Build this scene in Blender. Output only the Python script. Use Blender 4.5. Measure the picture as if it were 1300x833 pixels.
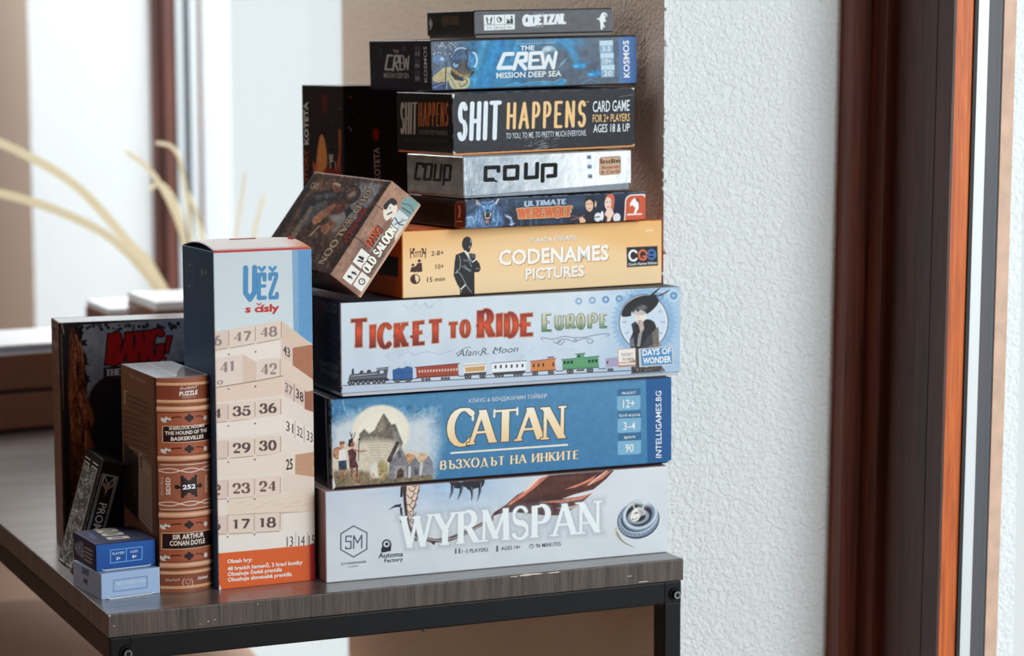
import bpy, bmesh, math, random
import numpy as np
from mathutils import Matrix, Vector, Euler

for o in list(bpy.data.objects):
    bpy.data.objects.remove(o)
SC = bpy.context.scene
COL = SC.collection
R = math.radians

# ------------------------------------------------------------------ camera
cam_data = bpy.data.cameras.new('camera')
cam = bpy.data.objects.new('camera', cam_data)
COL.objects.link(cam)
cam_data.sensor_width = 36.0
cam_data.lens = 85.49
cam_data.clip_start = 0.05
cam.matrix_world = (Matrix.Translation((0, 0, 1.16456)) @ Matrix.Rotation(R(90 - 6.579), 4, 'X')
                    @ Matrix.Rotation(R(-0.165), 4, 'Z'))
cam_data.dof.use_dof = True
cam_data.dof.focus_distance = 1.88
cam_data.dof.aperture_fstop = 6.7
SC.camera = cam

# ------------------------------------------------------------------ floor plan: s runs out through the window wall, t runs along it
YAW = R(23.624)
P0 = Vector((-0.2987, 1.7567, 0.0))
AX = Vector((math.cos(YAW), math.sin(YAW), 0))
DX = Vector((-AX.y, AX.x, 0))
def ST(s, t, z=0.0):
    return P0 + AX * s + DX * t + Vector((0, 0, z))

# ------------------------------------------------------------------ light
world = bpy.data.worlds.new('overcast_sky')
SC.world = world
world.use_nodes = True
wn = world.node_tree.nodes
wl = world.node_tree.links
wn['Background'].inputs['Color'].default_value = (0.88, 0.93, 0.955, 1)
wn['Background'].inputs['Strength'].default_value = 0.96

def area(name, loc, target, sx, sy, power, col=(1, 1, 1)):
    d = bpy.data.lights.new(name, 'AREA')
    d.shape = 'RECTANGLE'
    d.size, d.size_y = sx, sy
    d.energy = power
    d.color = col
    o = bpy.data.objects.new(name, d)
    o.location = loc
    o.rotation_euler = (Vector(target) - Vector(loc)).to_track_quat('-Z', 'Y').to_euler()
    COL.objects.link(o)
    return o
area('daylight_near_window', ST(1.5, -2.7, 1.8), ST(0.40, 0.0, 1.0), 1.7, 1.8, 90, (0.925, 0.975, 1.0))
area('daylight_far_window', ST(2.0, 1.25, 2.3), ST(0.3, 1.35, 0.9), 1.5, 1.3, 66, (0.90, 0.96, 1.0))
area('room_side_fill', ST(-3.1, -1.6, 1.7), ST(0.3, 0.8, 0.9), 2.0, 1.6, 15, (1.0, 0.965, 0.92))  # added fill from the room side; no window is built there
area('overhead_fill', ST(-0.05, 1.95, 2.6), ST(0.12, 0.95, 0.8), 1.0, 1.3, 66, (0.97, 0.985, 1.0))  # added overhead fill to brighten box tops and table; no lamp fitting

vs = SC.view_settings
SC.display_settings.display_device = 'sRGB'
vs.view_transform = 'Standard'
vs.look = 'None'
vs.gamma = 1.0
vs.use_curve_mapping = False
vs.exposure = 0.0
SC.cycles.use_denoising = True
SC.cycles.max_bounces = 8
SC.cycles.diffuse_bounces = 5
SC.cycles.sample_clamp_indirect = 6

# ------------------------------------------------------------------ helpers: colours and materials
def lin(c):
    c = np.clip(np.asarray(c, float), 0, 1)
    return np.where(c <= 0.04045, c / 12.92, ((c + 0.055) / 1.055) ** 2.4)

def rgb(*c):
    """0-255 colour -> 0-1 tuple"""
    if len(c) == 1:
        c = (c[0],) * 3
    return tuple(v / 255.0 for v in c)

def L4(c):
    return tuple(lin(c)) + (1.0,)

_mats = {}
def new_mat(name):
    m = bpy.data.materials.new(name)
    m.use_nodes = True
    return m, m.node_tree.nodes, m.node_tree.links, m.node_tree.nodes['Principled BSDF']

def print_mat(name='printed_card', rough=0.42, metal=0.0, bump=0.03, scale=900, spec=0.3):
    """card print: the artwork colour comes from the Col attribute of the mesh"""
    if name in _mats:
        return _mats[name]
    m, n, l, b = new_mat(name)
    at = n.new('ShaderNodeAttribute'); at.attribute_name = 'Col'
    l.new(at.outputs['Color'], b.inputs['Base Color'])
    b.inputs['Roughness'].default_value = rough
    b.inputs['Metallic'].default_value = metal
    b.inputs['Specular IOR Level'].default_value = spec
    if bump:
        tc = n.new('ShaderNodeTexCoord'); no = n.new('ShaderNodeTexNoise'); bp = n.new('ShaderNodeBump')
        no.inputs['Scale'].default_value = scale
        no.inputs['Detail'].default_value = 3
        bp.inputs['Strength'].default_value = bump
        bp.inputs['Distance'].default_value = 0.002
        l.new(tc.outputs['Object'], no.inputs['Vector'])
        l.new(no.outputs['Fac'], bp.inputs['Height'])
        l.new(bp.outputs['Normal'], b.inputs['Normal'])
    _mats[name] = m
    return m

def plain_mat(name, col, rough=0.5, metal=0.0, spec=0.5, noise=0.0, nscale=40, bump=0.0, bscale=200, bdist=0.002):
    if name in _mats:
        return _mats[name]
    m, n, l, b = new_mat(name)
    b.inputs['Base Color'].default_value = L4(col)
    b.inputs['Roughness'].default_value = rough
    b.inputs['Metallic'].default_value = metal
    b.inputs['Specular IOR Level'].default_value = spec
    tc = n.new('ShaderNodeTexCoord')
    if noise:
        no = n.new('ShaderNodeTexNoise'); no.inputs['Scale'].default_value = nscale; no.inputs['Detail'].default_value = 5
        cr = n.new('ShaderNodeValToRGB')
        cr.color_ramp.elements[0].color = L4(tuple(c * (1 - noise) for c in col))
        cr.color_ramp.elements[1].color = L4(tuple(min(1, c * (1 + noise)) for c in col))
        cr.color_ramp.elements[0].position = 0.3; cr.color_ramp.elements[1].position = 0.7
        l.new(tc.outputs['Object'], no.inputs['Vector']); l.new(no.outputs['Fac'], cr.inputs['Fac'])
        l.new(cr.outputs['Color'], b.inputs['Base Color'])
    if bump:
        nb = n.new('ShaderNodeTexNoise'); nb.inputs['Scale'].default_value = bscale; nb.inputs['Detail'].default_value = 4
        bp = n.new('ShaderNodeBump'); bp.inputs['Strength'].default_value = bump; bp.inputs['Distance'].default_value = bdist
        l.new(tc.outputs['Object'], nb.inputs['Vector']); l.new(nb.outputs['Fac'], bp.inputs['Height'])
        l.new(bp.outputs['Normal'], b.inputs['Normal'])
    _mats[name] = m
    return m

def wood_mat(name, dark, light, scale=(60, 60, 4), rough=0.45, spec=0.4, bump=0.15, knots=0.0):
    """wood with streaks along the axis that has the small scale"""
    m, n, l, b = new_mat(name)
    tc = n.new('ShaderNodeTexCoord'); mp = n.new('ShaderNodeMapping')
    mp.inputs['Scale'].default_value = scale
    no = n.new('ShaderNodeTexNoise'); no.inputs['Scale'].default_value = 1.0; no.inputs['Detail'].default_value = 6
    no.inputs['Roughness'].default_value = 0.65; no.inputs['Distortion'].default_value = 0.6
    no2 = n.new('ShaderNodeTexNoise'); no2.inputs['Scale'].default_value = 0.18; no2.inputs['Detail'].default_value = 3
    mx = n.new('ShaderNodeMix'); mx.data_type = 'FLOAT'; mx.inputs[0].default_value = 0.35
    cr = n.new('ShaderNodeValToRGB')
    cr.color_ramp.elements[0].color = L4(dark); cr.color_ramp.elements[1].color = L4(light)
    cr.color_ramp.elements[0].position = 0.36; cr.color_ramp.elements[1].position = 0.64
    bp = n.new('ShaderNodeBump'); bp.inputs['Strength'].default_value = bump; bp.inputs['Distance'].default_value = 0.001
    l.new(tc.outputs['Object'], mp.inputs['Vector'])
    l.new(mp.outputs['Vector'], no.inputs['Vector']); l.new(mp.outputs['Vector'], no2.inputs['Vector'])
    l.new(no.outputs['Fac'], mx.inputs[2]); l.new(no2.outputs['Fac'], mx.inputs[3])
    l.new(mx.outputs[0], cr.inputs['Fac']); l.new(cr.outputs['Color'], b.inputs['Base Color'])
    l.new(no.outputs['Fac'], bp.inputs['Height']); l.new(bp.outputs['Normal'], b.inputs['Normal'])
    b.inputs['Roughness'].default_value = rough
    b.inputs['Specular IOR Level'].default_value = spec
    _mats[name] = m
    return m

# ------------------------------------------------------------------ helpers: meshes
class MB:
    """mesh buffer: verts, faces, material index, colour per vertex, smooth flag"""
    def __init__(s):
        s.v = []; s.f = []; s.m = []; s.c = []; s.sm = []; s.n = 0
    def add(s, verts, faces, col=(0.5, 0.5, 0.5), mat=0, smooth=False):
        verts = np.asarray(verts, float).reshape(-1, 3)
        k = len(verts)
        s.v.append(verts)
        c = np.asarray(col, float)
        lc = np.clip(lin(c) * 1.02 - 0.016, 0.004, 1)      # every colour slightly deeper, offsetting the haze that gloss adds
        s.c.append(np.tile(lc, (k, 1)) if c.ndim == 1 else lc)
        for f in faces:
            s.f.append([i + s.n for i in f])
        s.m += [mat] * len(faces); s.sm += [smooth] * len(faces)
        s.n += k
        return s
    def bm(s, bm, col=(0.5, 0.5, 0.5), mat=0, smooth=False, M=None):
        if M is not None:
            bm.transform(M)
        bm.verts.ensure_lookup_table()
        for i, v in enumerate(bm.verts):
            v.index = i
        s.add([v.co[:] for v in bm.verts], [[v.index for v in f.verts] for f in bm.faces], col, mat, smooth)
        bm.free()
        return s
    def box(s, lo, hi, col=(0.5, 0.5, 0.5), mat=0, bev=0.0, seg=2, M=None, edit=None):
        bm = bmesh.new()
        bmesh.ops.create_cube(bm, size=1)
        for v in bm.verts:
            v.co = Vector([lo[i] + (v.co[i] + 0.5) * (hi[i] - lo[i]) for i in range(3)])
        if edit:
            edit(bm)
        if bev:
            bmesh.ops.bevel(bm, geom=list(bm.edges), offset=bev, segments=seg, profile=0.5, affect='EDGES')
        return s.bm(bm, col, mat, False, M)
    def cyl(s, p0, p1, r0, r1=None, n=20, col=(0.5, 0.5, 0.5), mat=0, cap=True, smooth=True):
        r1 = r0 if r1 is None else r1
        p0, p1 = Vector(p0), Vector(p1)
        q = (p1 - p0).to_track_quat('Z', 'Y')
        vs_, fs = [], []
        for p, r in ((p0, r0), (p1, r1)):
            for i in range(n):
                a = 2 * math.pi * i / n
                vs_.append(p + q @ Vector((r * math.cos(a), r * math.sin(a), 0)))
        for i in range(n):
            j = (i + 1) % n
            fs.append([i, j, n + j, n + i])
        s.add([v[:] for v in vs_], fs, col, mat, smooth)
        if cap:
            s.add([v[:] for v in vs_], [list(range(n))[::-1], list(range(n, 2 * n))], col, mat, False)
        return s
    def lathe(s, prof, n=32, col=(0.5, 0.5, 0.5), mat=0, o=(0, 0, 0), smooth=True):
        vs_, fs = [], []
        for r, z in prof:
            for i in range(n):
                a = 2 * math.pi * i / n
                vs_.append((o[0] + r * math.cos(a), o[1] + r * math.sin(a), o[2] + z))
        for k in range(len(prof) - 1):
            for i in range(n):
                j = (i + 1) % n
                fs.append([k * n + i, k * n + j, (k + 1) * n + j, (k + 1) * n + i])
        return s.add(vs_, fs, col, mat, smooth)
    def prism(s, pts, z0, z1, col=(0.5, 0.5, 0.5), mat=0, smooth=False):
        n = len(pts)
        v = [(p[0], p[1], z0) for p in pts] + [(p[0], p[1], z1) for p in pts]
        f = [[i, (i + 1) % n, n + (i + 1) % n, n + i] for i in range(n)]
        s.add(v, f, col, mat, smooth)
        s.add(v, [list(range(n))[::-1], list(range(n, 2 * n))], col, mat)
        return s
    def build(s, name, mats, parent=None):
        me = bpy.data.meshes.new(name)
        V = np.concatenate(s.v); C = np.concatenate(s.c)
        me.from_pydata(V.tolist(), [], s.f)
        for m in (mats if isinstance(mats, (list, tuple)) else [mats]):
            me.materials.append(m)
        me.polygons.foreach_set('material_index', np.array(s.m, np.int32))
        me.polygons.foreach_set('use_smooth', np.array(s.sm, bool))
        at = me.color_attributes.new('Col', 'FLOAT_COLOR', 'POINT')
        at.data.foreach_set('color', np.concatenate([C, np.ones((len(C), 1))], 1).astype(np.float32).ravel())
        me.update()
        o = bpy.data.objects.new(name, me)
        COL.objects.link(o)
        if parent:
            o.parent = parent
        return o

def tag(o, label=None, cat=None, group=None, kind=None):
    if label: o['label'] = label
    if cat: o['category'] = cat
    if group: o['group'] = group
    if kind: o['kind'] = kind
    return o

def empty(name, loc, rot=(0, 0, 0), label=None, cat=None, group=None, kind=None):
    o = bpy.data.objects.new(name, None)
    COL.objects.link(o)
    o.empty_display_size = 0.05
    o.location = loc
    o.rotation_mode = 'XYZ'
    o.rotation_euler = rot
    return tag(o, label, cat, group, kind)

def box_rot(yaw, roll, pitch):
    """Rz(yaw) @ Ry(roll) @ Rx(pitch), degrees"""
    return (Matrix.Rotation(R(yaw), 3, 'Z') @ Matrix.Rotation(R(roll), 3, 'Y') @ Matrix.Rotation(R(pitch), 3, 'X')).to_euler('XYZ')
# ------------------------------------------------------------------ setting
def struct(name, mb, mats, label, cat):
    o = mb.build(name, mats)
    return tag(o, label, cat, kind='structure')

S_W = 0.498                      # room face of the window wall
TH = 0.36                        # wall thickness
T_R0, T_R1 = -2.60, 0.0768       # near window opening
T_L0, T_L1 = 0.8683, 2.4677      # far window opening
Z_H = 2.35
def stucco(name, col, strength, scale, dist):
    m, n, l, b = new_mat(name)
    b.inputs['Base Color'].default_value = L4(col)
    b.inputs['Roughness'].default_value = 0.9
    b.inputs['Specular IOR Level'].default_value = 0.15
    tc = n.new('ShaderNodeTexCoord')
    v = n.new('ShaderNodeTexVoronoi'); v.inputs['Scale'].default_value = scale; v.feature = 'SMOOTH_F1'
    v.inputs['Smoothness'].default_value = 0.6
    no = n.new('ShaderNodeTexNoise'); no.inputs['Scale'].default_value = scale * 0.9; no.inputs['Detail'].default_value = 5
    di = n.new('ShaderNodeVectorMath'); di.operation = 'ADD'
    sc = n.new('ShaderNodeVectorMath'); sc.operation = 'SCALE'; sc.inputs['Scale'].default_value = 0.012
    l.new(tc.outputs['Object'], no.inputs['Vector'])
    l.new(no.outputs['Color'], sc.inputs[0]); l.new(tc.outputs['Object'], di.inputs[0]); l.new(sc.outputs[0], di.inputs[1])
    l.new(di.outputs[0], v.inputs['Vector'])
    ad = n.new('ShaderNodeMath'); ad.operation = 'SUBTRACT'
    l.new(no.outputs['Fac'], ad.inputs[0]); l.new(v.outputs['Distance'], ad.inputs[1])
    bp = n.new('ShaderNodeBump'); bp.inputs['Strength'].default_value = strength; bp.inputs['Distance'].default_value = dist
    l.new(ad.outputs[0], bp.inputs['Height']); l.new(bp.outputs['Normal'], b.inputs['Normal'])
    _mats[name] = m
    return m
M_REVEAL = stucco('white_stucco', rgb(236, 240, 241), 0.55, 250, 0.004)
M_ROOM = stucco('taupe_stucco', rgb(232, 216, 200), 0.35, 260, 0.004)

wall = MB()
def wseg(t0, t1, z0, z1):
    """piece of the wall: room face taupe, reveals and outside white, edge slightly rounded"""
    pts = [(S_W, t0), (S_W, t1), (S_W + TH, t1), (S_W + TH, t0)]
    V = [ST(s, t, z)[:] for z in (z0, z1) for s, t in pts]
    wall.add(V, [[0, 1, 5, 4]], mat=0)
    wall.add(V, [[1, 2, 6, 5], [2, 3, 7, 6], [3, 0, 4, 7], [0, 3, 2, 1], [4, 5, 6, 7]], mat=1)
wseg(-4.2, T_R0, 0, 2.7)
wseg(T_R1, T_L0, 0, 2.7)
wseg(T_L1, 4.6, 0, 2.7)
wseg(T_R0, T_R1, Z_H, 2.7)
wseg(T_L0, T_L1, Z_H, 2.7)
# crumbs of plaster along the two outer corners
rnd = random.Random(4)
for tc_ in (T_R1, T_L1):
    for k in range(150):
        z = rnd.uniform(0.3, 1.9); r = rnd.uniform(0.0008, 0.0022)
        bm = bmesh.new(); bmesh.ops.create_icosphere(bm, subdivisions=1, radius=r)
        wall.bm(bm, mat=1, smooth=True, M=Matrix.Translation(ST(S_W + rnd.uniform(-0.001, 0.002), tc_ + rnd.uniform(-0.001, 0.0005), z)))
struct('wall_right', wall, [M_ROOM, M_REVEAL], 'stuccoed wall with two tall window openings, taupe room face and white reveals', 'wall')

M_FAR = plain_mat('warm_plaster', rgb(150, 132, 118), 0.9, noise=0.08, nscale=6)
S_L, T_F, T_B = -3.6, 4.6, -4.2
def slab(name, lo, hi, m, label, cat):
    b = MB(); c = [ST(s, t)[:2] for s, t in ((lo[0], lo[1]), (hi[0], lo[1]), (hi[0], hi[1]), (lo[0], hi[1]))]
    b.prism(c, lo[2], hi[2])
    return struct(name, b, m, label, cat)
M_FLOOR = wood_mat('floorboards', rgb(128, 92, 70), rgb(170, 128, 100), (14, 2, 14), 0.45)
slab('floor', (S_L, T_B, -0.05), (S_W + TH, T_F, 0), M_FLOOR, 'tan wooden floor under the console table', 'floor')
slab('ceiling', (S_L, T_B, 2.7), (S_W + TH, T_F, 2.75), M_FAR, 'plain ceiling above the room', 'ceiling')
slab('wall_left', (S_L - 0.1, T_B, 0), (S_L, T_F, 2.7), M_FAR, 'plain room wall opposite the windows', 'wall')
slab('wall_back', (S_L, T_F, 0), (S_W + TH, T_F + 0.1, 2.7), M_FAR, 'far end wall of the room', 'wall')
slab('wall_front', (S_L, T_B - 0.1, 0), (S_W + TH, T_B, 2.7), M_FAR, 'room wall behind the camera', 'wall')

# windows -----------------------------------------------------------
M_FRAME = wood_mat('mahogany_frame', rgb(70, 32, 22), rgb(124, 62, 42), (160, 160, 6), 0.38)
M_SASH = wood_mat('dark_walnut_sash', rgb(54, 33, 28), rgb(94, 58, 48), (150, 150, 9), 0.4)
M_BEAD = wood_mat('orange_cherry_bead', rgb(150, 58, 18), rgb(232, 122, 48), (240, 240, 9), 0.4)
M_RUBBER = plain_mat('black_rubber', rgb(18, 18, 20), 0.6)
M_SPACER = plain_mat('aluminium_spacer', rgb(214, 218, 220), 0.45, 0.2)
M_DSPACER = plain_mat('dark_glazing_seal', rgb(70, 74, 82), 0.5)
M_OUTER = plain_mat('tan_outer_stop', rgb(205, 168, 145), 0.7, noise=0.06, nscale=60)
m, n, l, b = new_mat('window_glass')
out = n['Material Output']; n.remove(b)
tr = n.new('ShaderNodeBsdfTransparent'); gl = n.new('ShaderNodeBsdfGlossy'); mx = n.new('ShaderNodeMixShader')
tr.inputs['Color'].default_value = (0.97, 0.985, 0.985, 1)
gl.inputs['Roughness'].default_value = 0.02
mx.inputs[0].default_value = 0.04
l.new(tr.outputs[0], mx.inputs[1]); l.new(gl.outputs[0], mx.inputs[2])
l.new(mx.outputs[0], out.inputs['Surface'])
M_GLASS = m

def ring(mb, t0, t1, z0, z1, s0, s1, depth, mat=0):
    """rectangular frame between t0..t1, z0..z1 of member width `depth`, from s0 to s1"""
    for a, b_, c, d in ((t0, t0 + depth, z0, z1), (t1 - depth, t1, z0, z1), (t0 + depth, t1 - depth, z0, z0 + depth), (t0 + depth, t1 - depth, z1 - depth, z1)):
        if b_ - a < 1e-6: continue
        pts = [ST(s, t)[:2] for s, t in ((s0, a), (s1, a), (s1, b_), (s0, b_))]
        mb.prism(pts, c, d, mat=mat)
    return mb

def window(name, t0, t1, label, rev, frame_n, sash_n, sash_m, bead_n, m_bead, m_stop):
    """casement in the wall: all members are full rectangles round the opening"""
    s0 = S_W + rev
    w = empty(name, ST(s0, (t0 + t1) / 2, 0), (0, 0, YAW), label, 'window', kind='structure')
    inv = w.matrix_basis.inverted()
    def part(nm, mb, m):
        o = mb.build(nm, m); o.data.transform(Matrix.Translation(-Vector(w.location)))
        o.data.transform(Matrix.Rotation(-YAW, 4, 'Z')); o.parent = w
        return o
    f1, f2 = frame_n
    part('window_frame', ring(ring(MB(), t0, t1, 0, Z_H, s0, s0 + 0.09, f1), t0 + f1, t1 - f1, f1, Z_H - f1, s0 + 0.02, s0 + 0.09, f2), M_FRAME)
    e = f1 + f2 - 0.018
    ss = s0 + sash_m
    e2 = e + sash_n
    part('sash', ring(MB(), t0 + e, t1 - e, e, Z_H - e, ss, ss + 0.055, sash_n), M_SASH)
    part('groove', ring(MB(), t0 + e2, t1 - e2, e2, Z_H - e2, ss + 0.0005, ss + 0.02, 0.0012), M_RUBBER)
    k = e2 + 0.0012
    part('bead_cover', ring(MB(), t0 + k, t1 - k, k, Z_H - k, ss, ss + 0.0025, bead_n), M_SASH)
    part('glazing_bead', ring(MB(), t0 + k, t1 - k, k, Z_H - k, ss + 0.0025, ss + 0.019, bead_n), m_bead)
    e3 = e2 + 0.0012 + bead_n
    part('gasket', ring(MB(), t0 + e3 - 0.002, t1 - e3 + 0.002, e3 - 0.002, Z_H - e3 + 0.002, ss + 0.019, ss + 0.022, 0.004), M_RUBBER)
    g = ss + 0.0225
    part('spacer', ring(MB(), t0 + e3 - 0.01, t1 - e3 + 0.01, e3 - 0.01, Z_H - e3 + 0.01, g + 0.001, g + 0.011, 0.0105), M_SPACER)
    part('seal', ring(MB(), t0 + e3 - 0.01, t1 - e3 + 0.01, e3 - 0.01, Z_H - e3 + 0.01, g + 0.011, g + 0.025, 0.0105), M_DSPACER)
    part('outer_stop', ring(MB(), t0 + e3 - 0.01, t1 - e3 + 0.01, e3 - 0.01, Z_H - e3 + 0.01, g + 0.025, g + 0.037, 0.012), m_stop)
    pb = MB()
    for sg in (g, g + 0.0255):
        pb.add([ST(sg, t, z)[:] for t, z in ((t0 + e3 - 0.005, e3 - 0.005), (t1 - e3 + 0.005, e3 - 0.005), (t1 - e3 + 0.005, Z_H - e3 + 0.005), (t0 + e3 - 0.005, Z_H - e3 + 0.005))], [[0, 1, 2, 3]])
    part('pane', pb, M_GLASS)
    return w
w1 = window('window_1', T_R0, T_R1, 'near window with dark brown frame and orange wooden glazing bead', 0.167, (0.019, 0.023), 0.078, 0.030, 0.0225, M_BEAD, M_OUTER)
# the near casement hangs a touch out of true: its head leans outwards
w1.rotation_euler = (Matrix.Rotation(YAW, 3, 'Z') @ Matrix.Rotation(R(0.75), 3, 'Y')).to_euler('XYZ')
w1.location = Vector(w1.location) - AX * 0.0131
window('window_2', T_L0, T_L1, 'far window behind the game boxes, bright glass in a brown frame', 0.214, (0.006, 0.008), 0.022, 0.018, 0.006, M_FRAME, M_SPACER)
# ------------------------------------------------------------------ console table
M_TOP = wood_mat('dark_oak_laminate', rgb(42, 34, 30), rgb(102, 87, 78), (900, 500, 26), 0.42, 0.5, 0.25)
M_TOPFACE = wood_mat('dark_oak_surface', rgb(72, 65, 62), rgb(112, 104, 100), (10, 90, 90), 0.27, 0.8, 0.06)
for nd in M_TOPFACE.node_tree.nodes:
    if nd.type == 'BSDF_PRINCIPLED':
        nd.inputs['Coat Weight'].default_value = 0.6; nd.inputs['Coat Roughness'].default_value = 0.3; nd.inputs['Coat IOR'].default_value = 1.7
M_STEEL = plain_mat('black_powder_coat', rgb(11, 11, 14), 0.45, 0.0, 0.22, bump=0.05, bscale=800)
M_BOLT = plain_mat('dark_steel_bolt', rgb(150, 150, 154), 0.3, 0.9)
M_CHIP = plain_mat('bare_chipboard', rgb(214, 200, 186), 0.8)
TW, TD, TT, ZT = 0.4782, 1.32, 0.0178, 0.75
table = empty('console_table', P0, (0, 0, YAW), 'long narrow console table with dark wood-grain top on a black steel frame', 'table')
tb = MB()
tb.box((0, 0, ZT - TT), (TW, TD, ZT), mat=0, bev=0.0009)
tb.add([(0.0012, 0.0012, ZT + 0.0001), (TW - 0.0012, 0.0012, ZT + 0.0001), (TW - 0.0012, TD - 0.001, ZT + 0.0001), (0.0012, TD - 0.001, ZT + 0.0001)], [[0, 1, 2, 3]], mat=1)
# worn flecks on the front arris
rnd = random.Random(2)
def chip(x, w, z0, h):
    pts = []
    for k in range(7):
        pts.append((x + w * k / 6, z0 + h * (0.5 + 0.5 * rnd.random()) * (0.3 if k in (0, 6) else 1)))
    low = [(x + w * k / 6, z0 - h * rnd.random() * 0.7) for k in range(6, -1, -1)]
    v = [(px_, -0.0002, pz) for px_, pz in pts + low]
    tb.add(v, [list(range(len(v)))], mat=2)
for x, w, dz, h in ((0.324, 0.006, 0.0012, 0.0006), (0.332, 0.020, 0.0009, 0.0011), (0.357, 0.010, 0.0009, 0.0007), (0.427, 0.004, 0.0100, 0.0004),
                    (0.437, 0.009, 0.0158, 0.0005), (0.0005, 0.0018, 0.0011, 0.0008), (0.076, 0.0012, 0.0125, 0.0006), (0.081, 0.0012, 0.0118, 0.0006),
                    (0.0695, 0.001, 0.014, 0.0005), (0.004, 0.0012, 0.009, 0.0005), (0.115, 0.0015, 0.003, 0.0004)):
    chip(x, w, ZT - dz, h)
tb.build('tabletop', [M_TOP, M_TOPFACE, M_CHIP], table)
RH = 0.0185
zr = ZT - TT - 0.0004
MB().box((0.016, 0.0012, zr - RH), (TW - 0.016, 0.0170, zr), bev=0.0012).build('front_rail', M_STEEL, table)
MB().box((0.016, TD - 0.017, zr - RH), (TW - 0.016, TD - 0.0012, zr), bev=0.0012).build('back_rail', M_STEEL, table)
for x in (0.0012, TW - 0.0172):
    MB().box((x, 0.0012, zr - RH), (x + 0.016, TD - 0.0012, zr), bev=0.0012).build('side_rail', M_STEEL, table)
for x in (0.0014, TW - 0.0166):
    for y in (0.0014, TD - 0.0214):
        lg = MB().box((x, y, 0.0), (x + 0.0152, y + 0.02, zr - RH + 0.001), bev=0.0012)
        # little welded gusset at the inner corner
        sx = 1 if x < 0.1 else -1
        cx = x + 0.0152 if sx > 0 else x
        pts = [(cx, zr - RH), (cx + sx * 0.003, zr - RH), (cx, zr - RH - 0.003)]
        v = [(p, yy, z) for yy in (y + 0.002, y + 0.014) for p, z in pts]
        lg.add(v, [[0, 1, 2], [5, 4, 3], [0, 3, 4, 1], [1, 4, 5, 2], [2, 5, 3, 0]])
        lg.build('leg', M_STEEL, table)
class BoltBuf(MB):
    def lathe_y(s, x, z, y0, y1, r0, r1, n=28):
        v = [(x + r * math.cos(2 * math.pi * i / n), y, z + r * math.sin(2 * math.pi * i / n)) for r, y in ((r0, y0), (r0 - 0.0003, y1), (r1, y1), (r1, y0)) for i in range(n)]
        f = [[k * n + i, k * n + (i + 1) % n, (k + 1) * n + (i + 1) % n, (k + 1) * n + i] for k in range(3) for i in range(n)]
        s.add(v, f, mat=1, smooth=False)
def bolt(x, z):
    b = MB()
    b.cyl((x, 0.0012, z), (x, -0.0004, z), 0.0056, 0.0053, 28, mat=0)
    b.cyl((x, -0.0004, z), (x, -0.0034, z), 0.0042, 0.0034, 28, mat=0)
    o = b.build('bolt', [M_STEEL, M_BOLT], table)
    k = BoltBuf()
    k.lathe_y(x, z, -0.0034, -0.0042, 0.0032, 0.0019)
    k.cyl((x, -0.0034, z), (x, -0.0036, z), 0.0019, 0.0018, 6, mat=0)
    k.build('hex_socket', [M_STEEL, M_BOLT], o)
    return o
bolt(0.0140, ZT - TT - 0.0125); bolt(TW - 0.0074, ZT - TT - 0.0110)
MB().lathe([(0.0, -0.0035), (0.0016, -0.0034), (0.003, -0.002), (0.0034, 0.0005)], 20, o=(0.2535, 0.009, zr - RH)).build('screw', M_BOLT, table)

# ------------------------------------------------------------------ printed sheets
def homography(quad):
    """unit square (u right, v down) -> quad TL TR BR BL"""
    src = [(0, 0), (1, 0), (1, 1), (0, 1)]
    A = []; b = []
    for (u, v), (x, y) in zip(src, quad):
        A += [[u, v, 1, 0, 0, 0, -u * x, -v * x], [0, 0, 0, u, v, 1, -u * y, -v * y]]
        b += [x, y]
    h = np.linalg.solve(np.array(A, float), np.array(b, float))
    return np.append(h, 1).reshape(3, 3)
def happly(H, x, y):
    x = np.asarray(x, float); y = np.asarray(y, float)
    w = H[2, 0] * x + H[2, 1] * y + H[2, 2]
    return (H[0, 0] * x + H[0, 1] * y + H[0, 2]) / w, (H[1, 0] * x + H[1, 1] * y + H[1, 2]) / w

def catmull(pts, closed=True, k=6):
    P = [np.array(p, float) for p in pts]; n = len(P); out = []
    for i in range(n if closed else n - 1):
        p0, p1, p2, p3 = (P[(i - 1) % n], P[i], P[(i + 1) % n], P[(i + 2) % n]) if closed else (P[max(i - 1, 0)], P[i], P[i + 1], P[min(i + 2, n - 1)])
        for j in range(k):
            t = j / k
            out.append(0.5 * ((2 * p1) + (p2 - p0) * t + (2 * p0 - 5 * p1 + 4 * p2 - p3) * t * t + (3 * p1 - p0 - 3 * p2 + p3) * t ** 3))
    if not closed: out.append(P[-1])
    return [tuple(p) for p in out]

def arc(cx, cy, rx, ry, a0, a1, n=14):
    return [(cx + rx * math.cos(R(a0 + (a1 - a0) * i / n)), cy + ry * math.sin(R(a0 + (a1 - a0) * i / n))) for i in range(n + 1)]

def vnoise(X, Y, scale, seed=0, octaves=3):
    out = np.zeros_like(X); amp = 1.0; tot = 0
    rg = np.random.RandomState(seed)
    for o in range(octaves):
        g = rg.rand(97, 97)
        x = X / scale * 2 ** o; y = Y / scale * 2 ** o
        xi = np.floor(x).astype(int); yi = np.floor(y).astype(int); fx = x - xi; fy = y - yi
        fx = fx * fx * (3 - 2 * fx); fy = fy * fy * (3 - 2 * fy)
        a = g[yi % 97, xi % 97]; b = g[yi % 97, (xi + 1) % 97]; c = g[(yi + 1) % 97, xi % 97]; d = g[(yi + 1) % 97, (xi + 1) % 97]
        out += amp * (a * (1 - fx) * (1 - fy) + b * fx * (1 - fy) + c * (1 - fx) * fy + d * fx * fy)
        tot += amp; amp *= 0.5
    return out / tot

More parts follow.
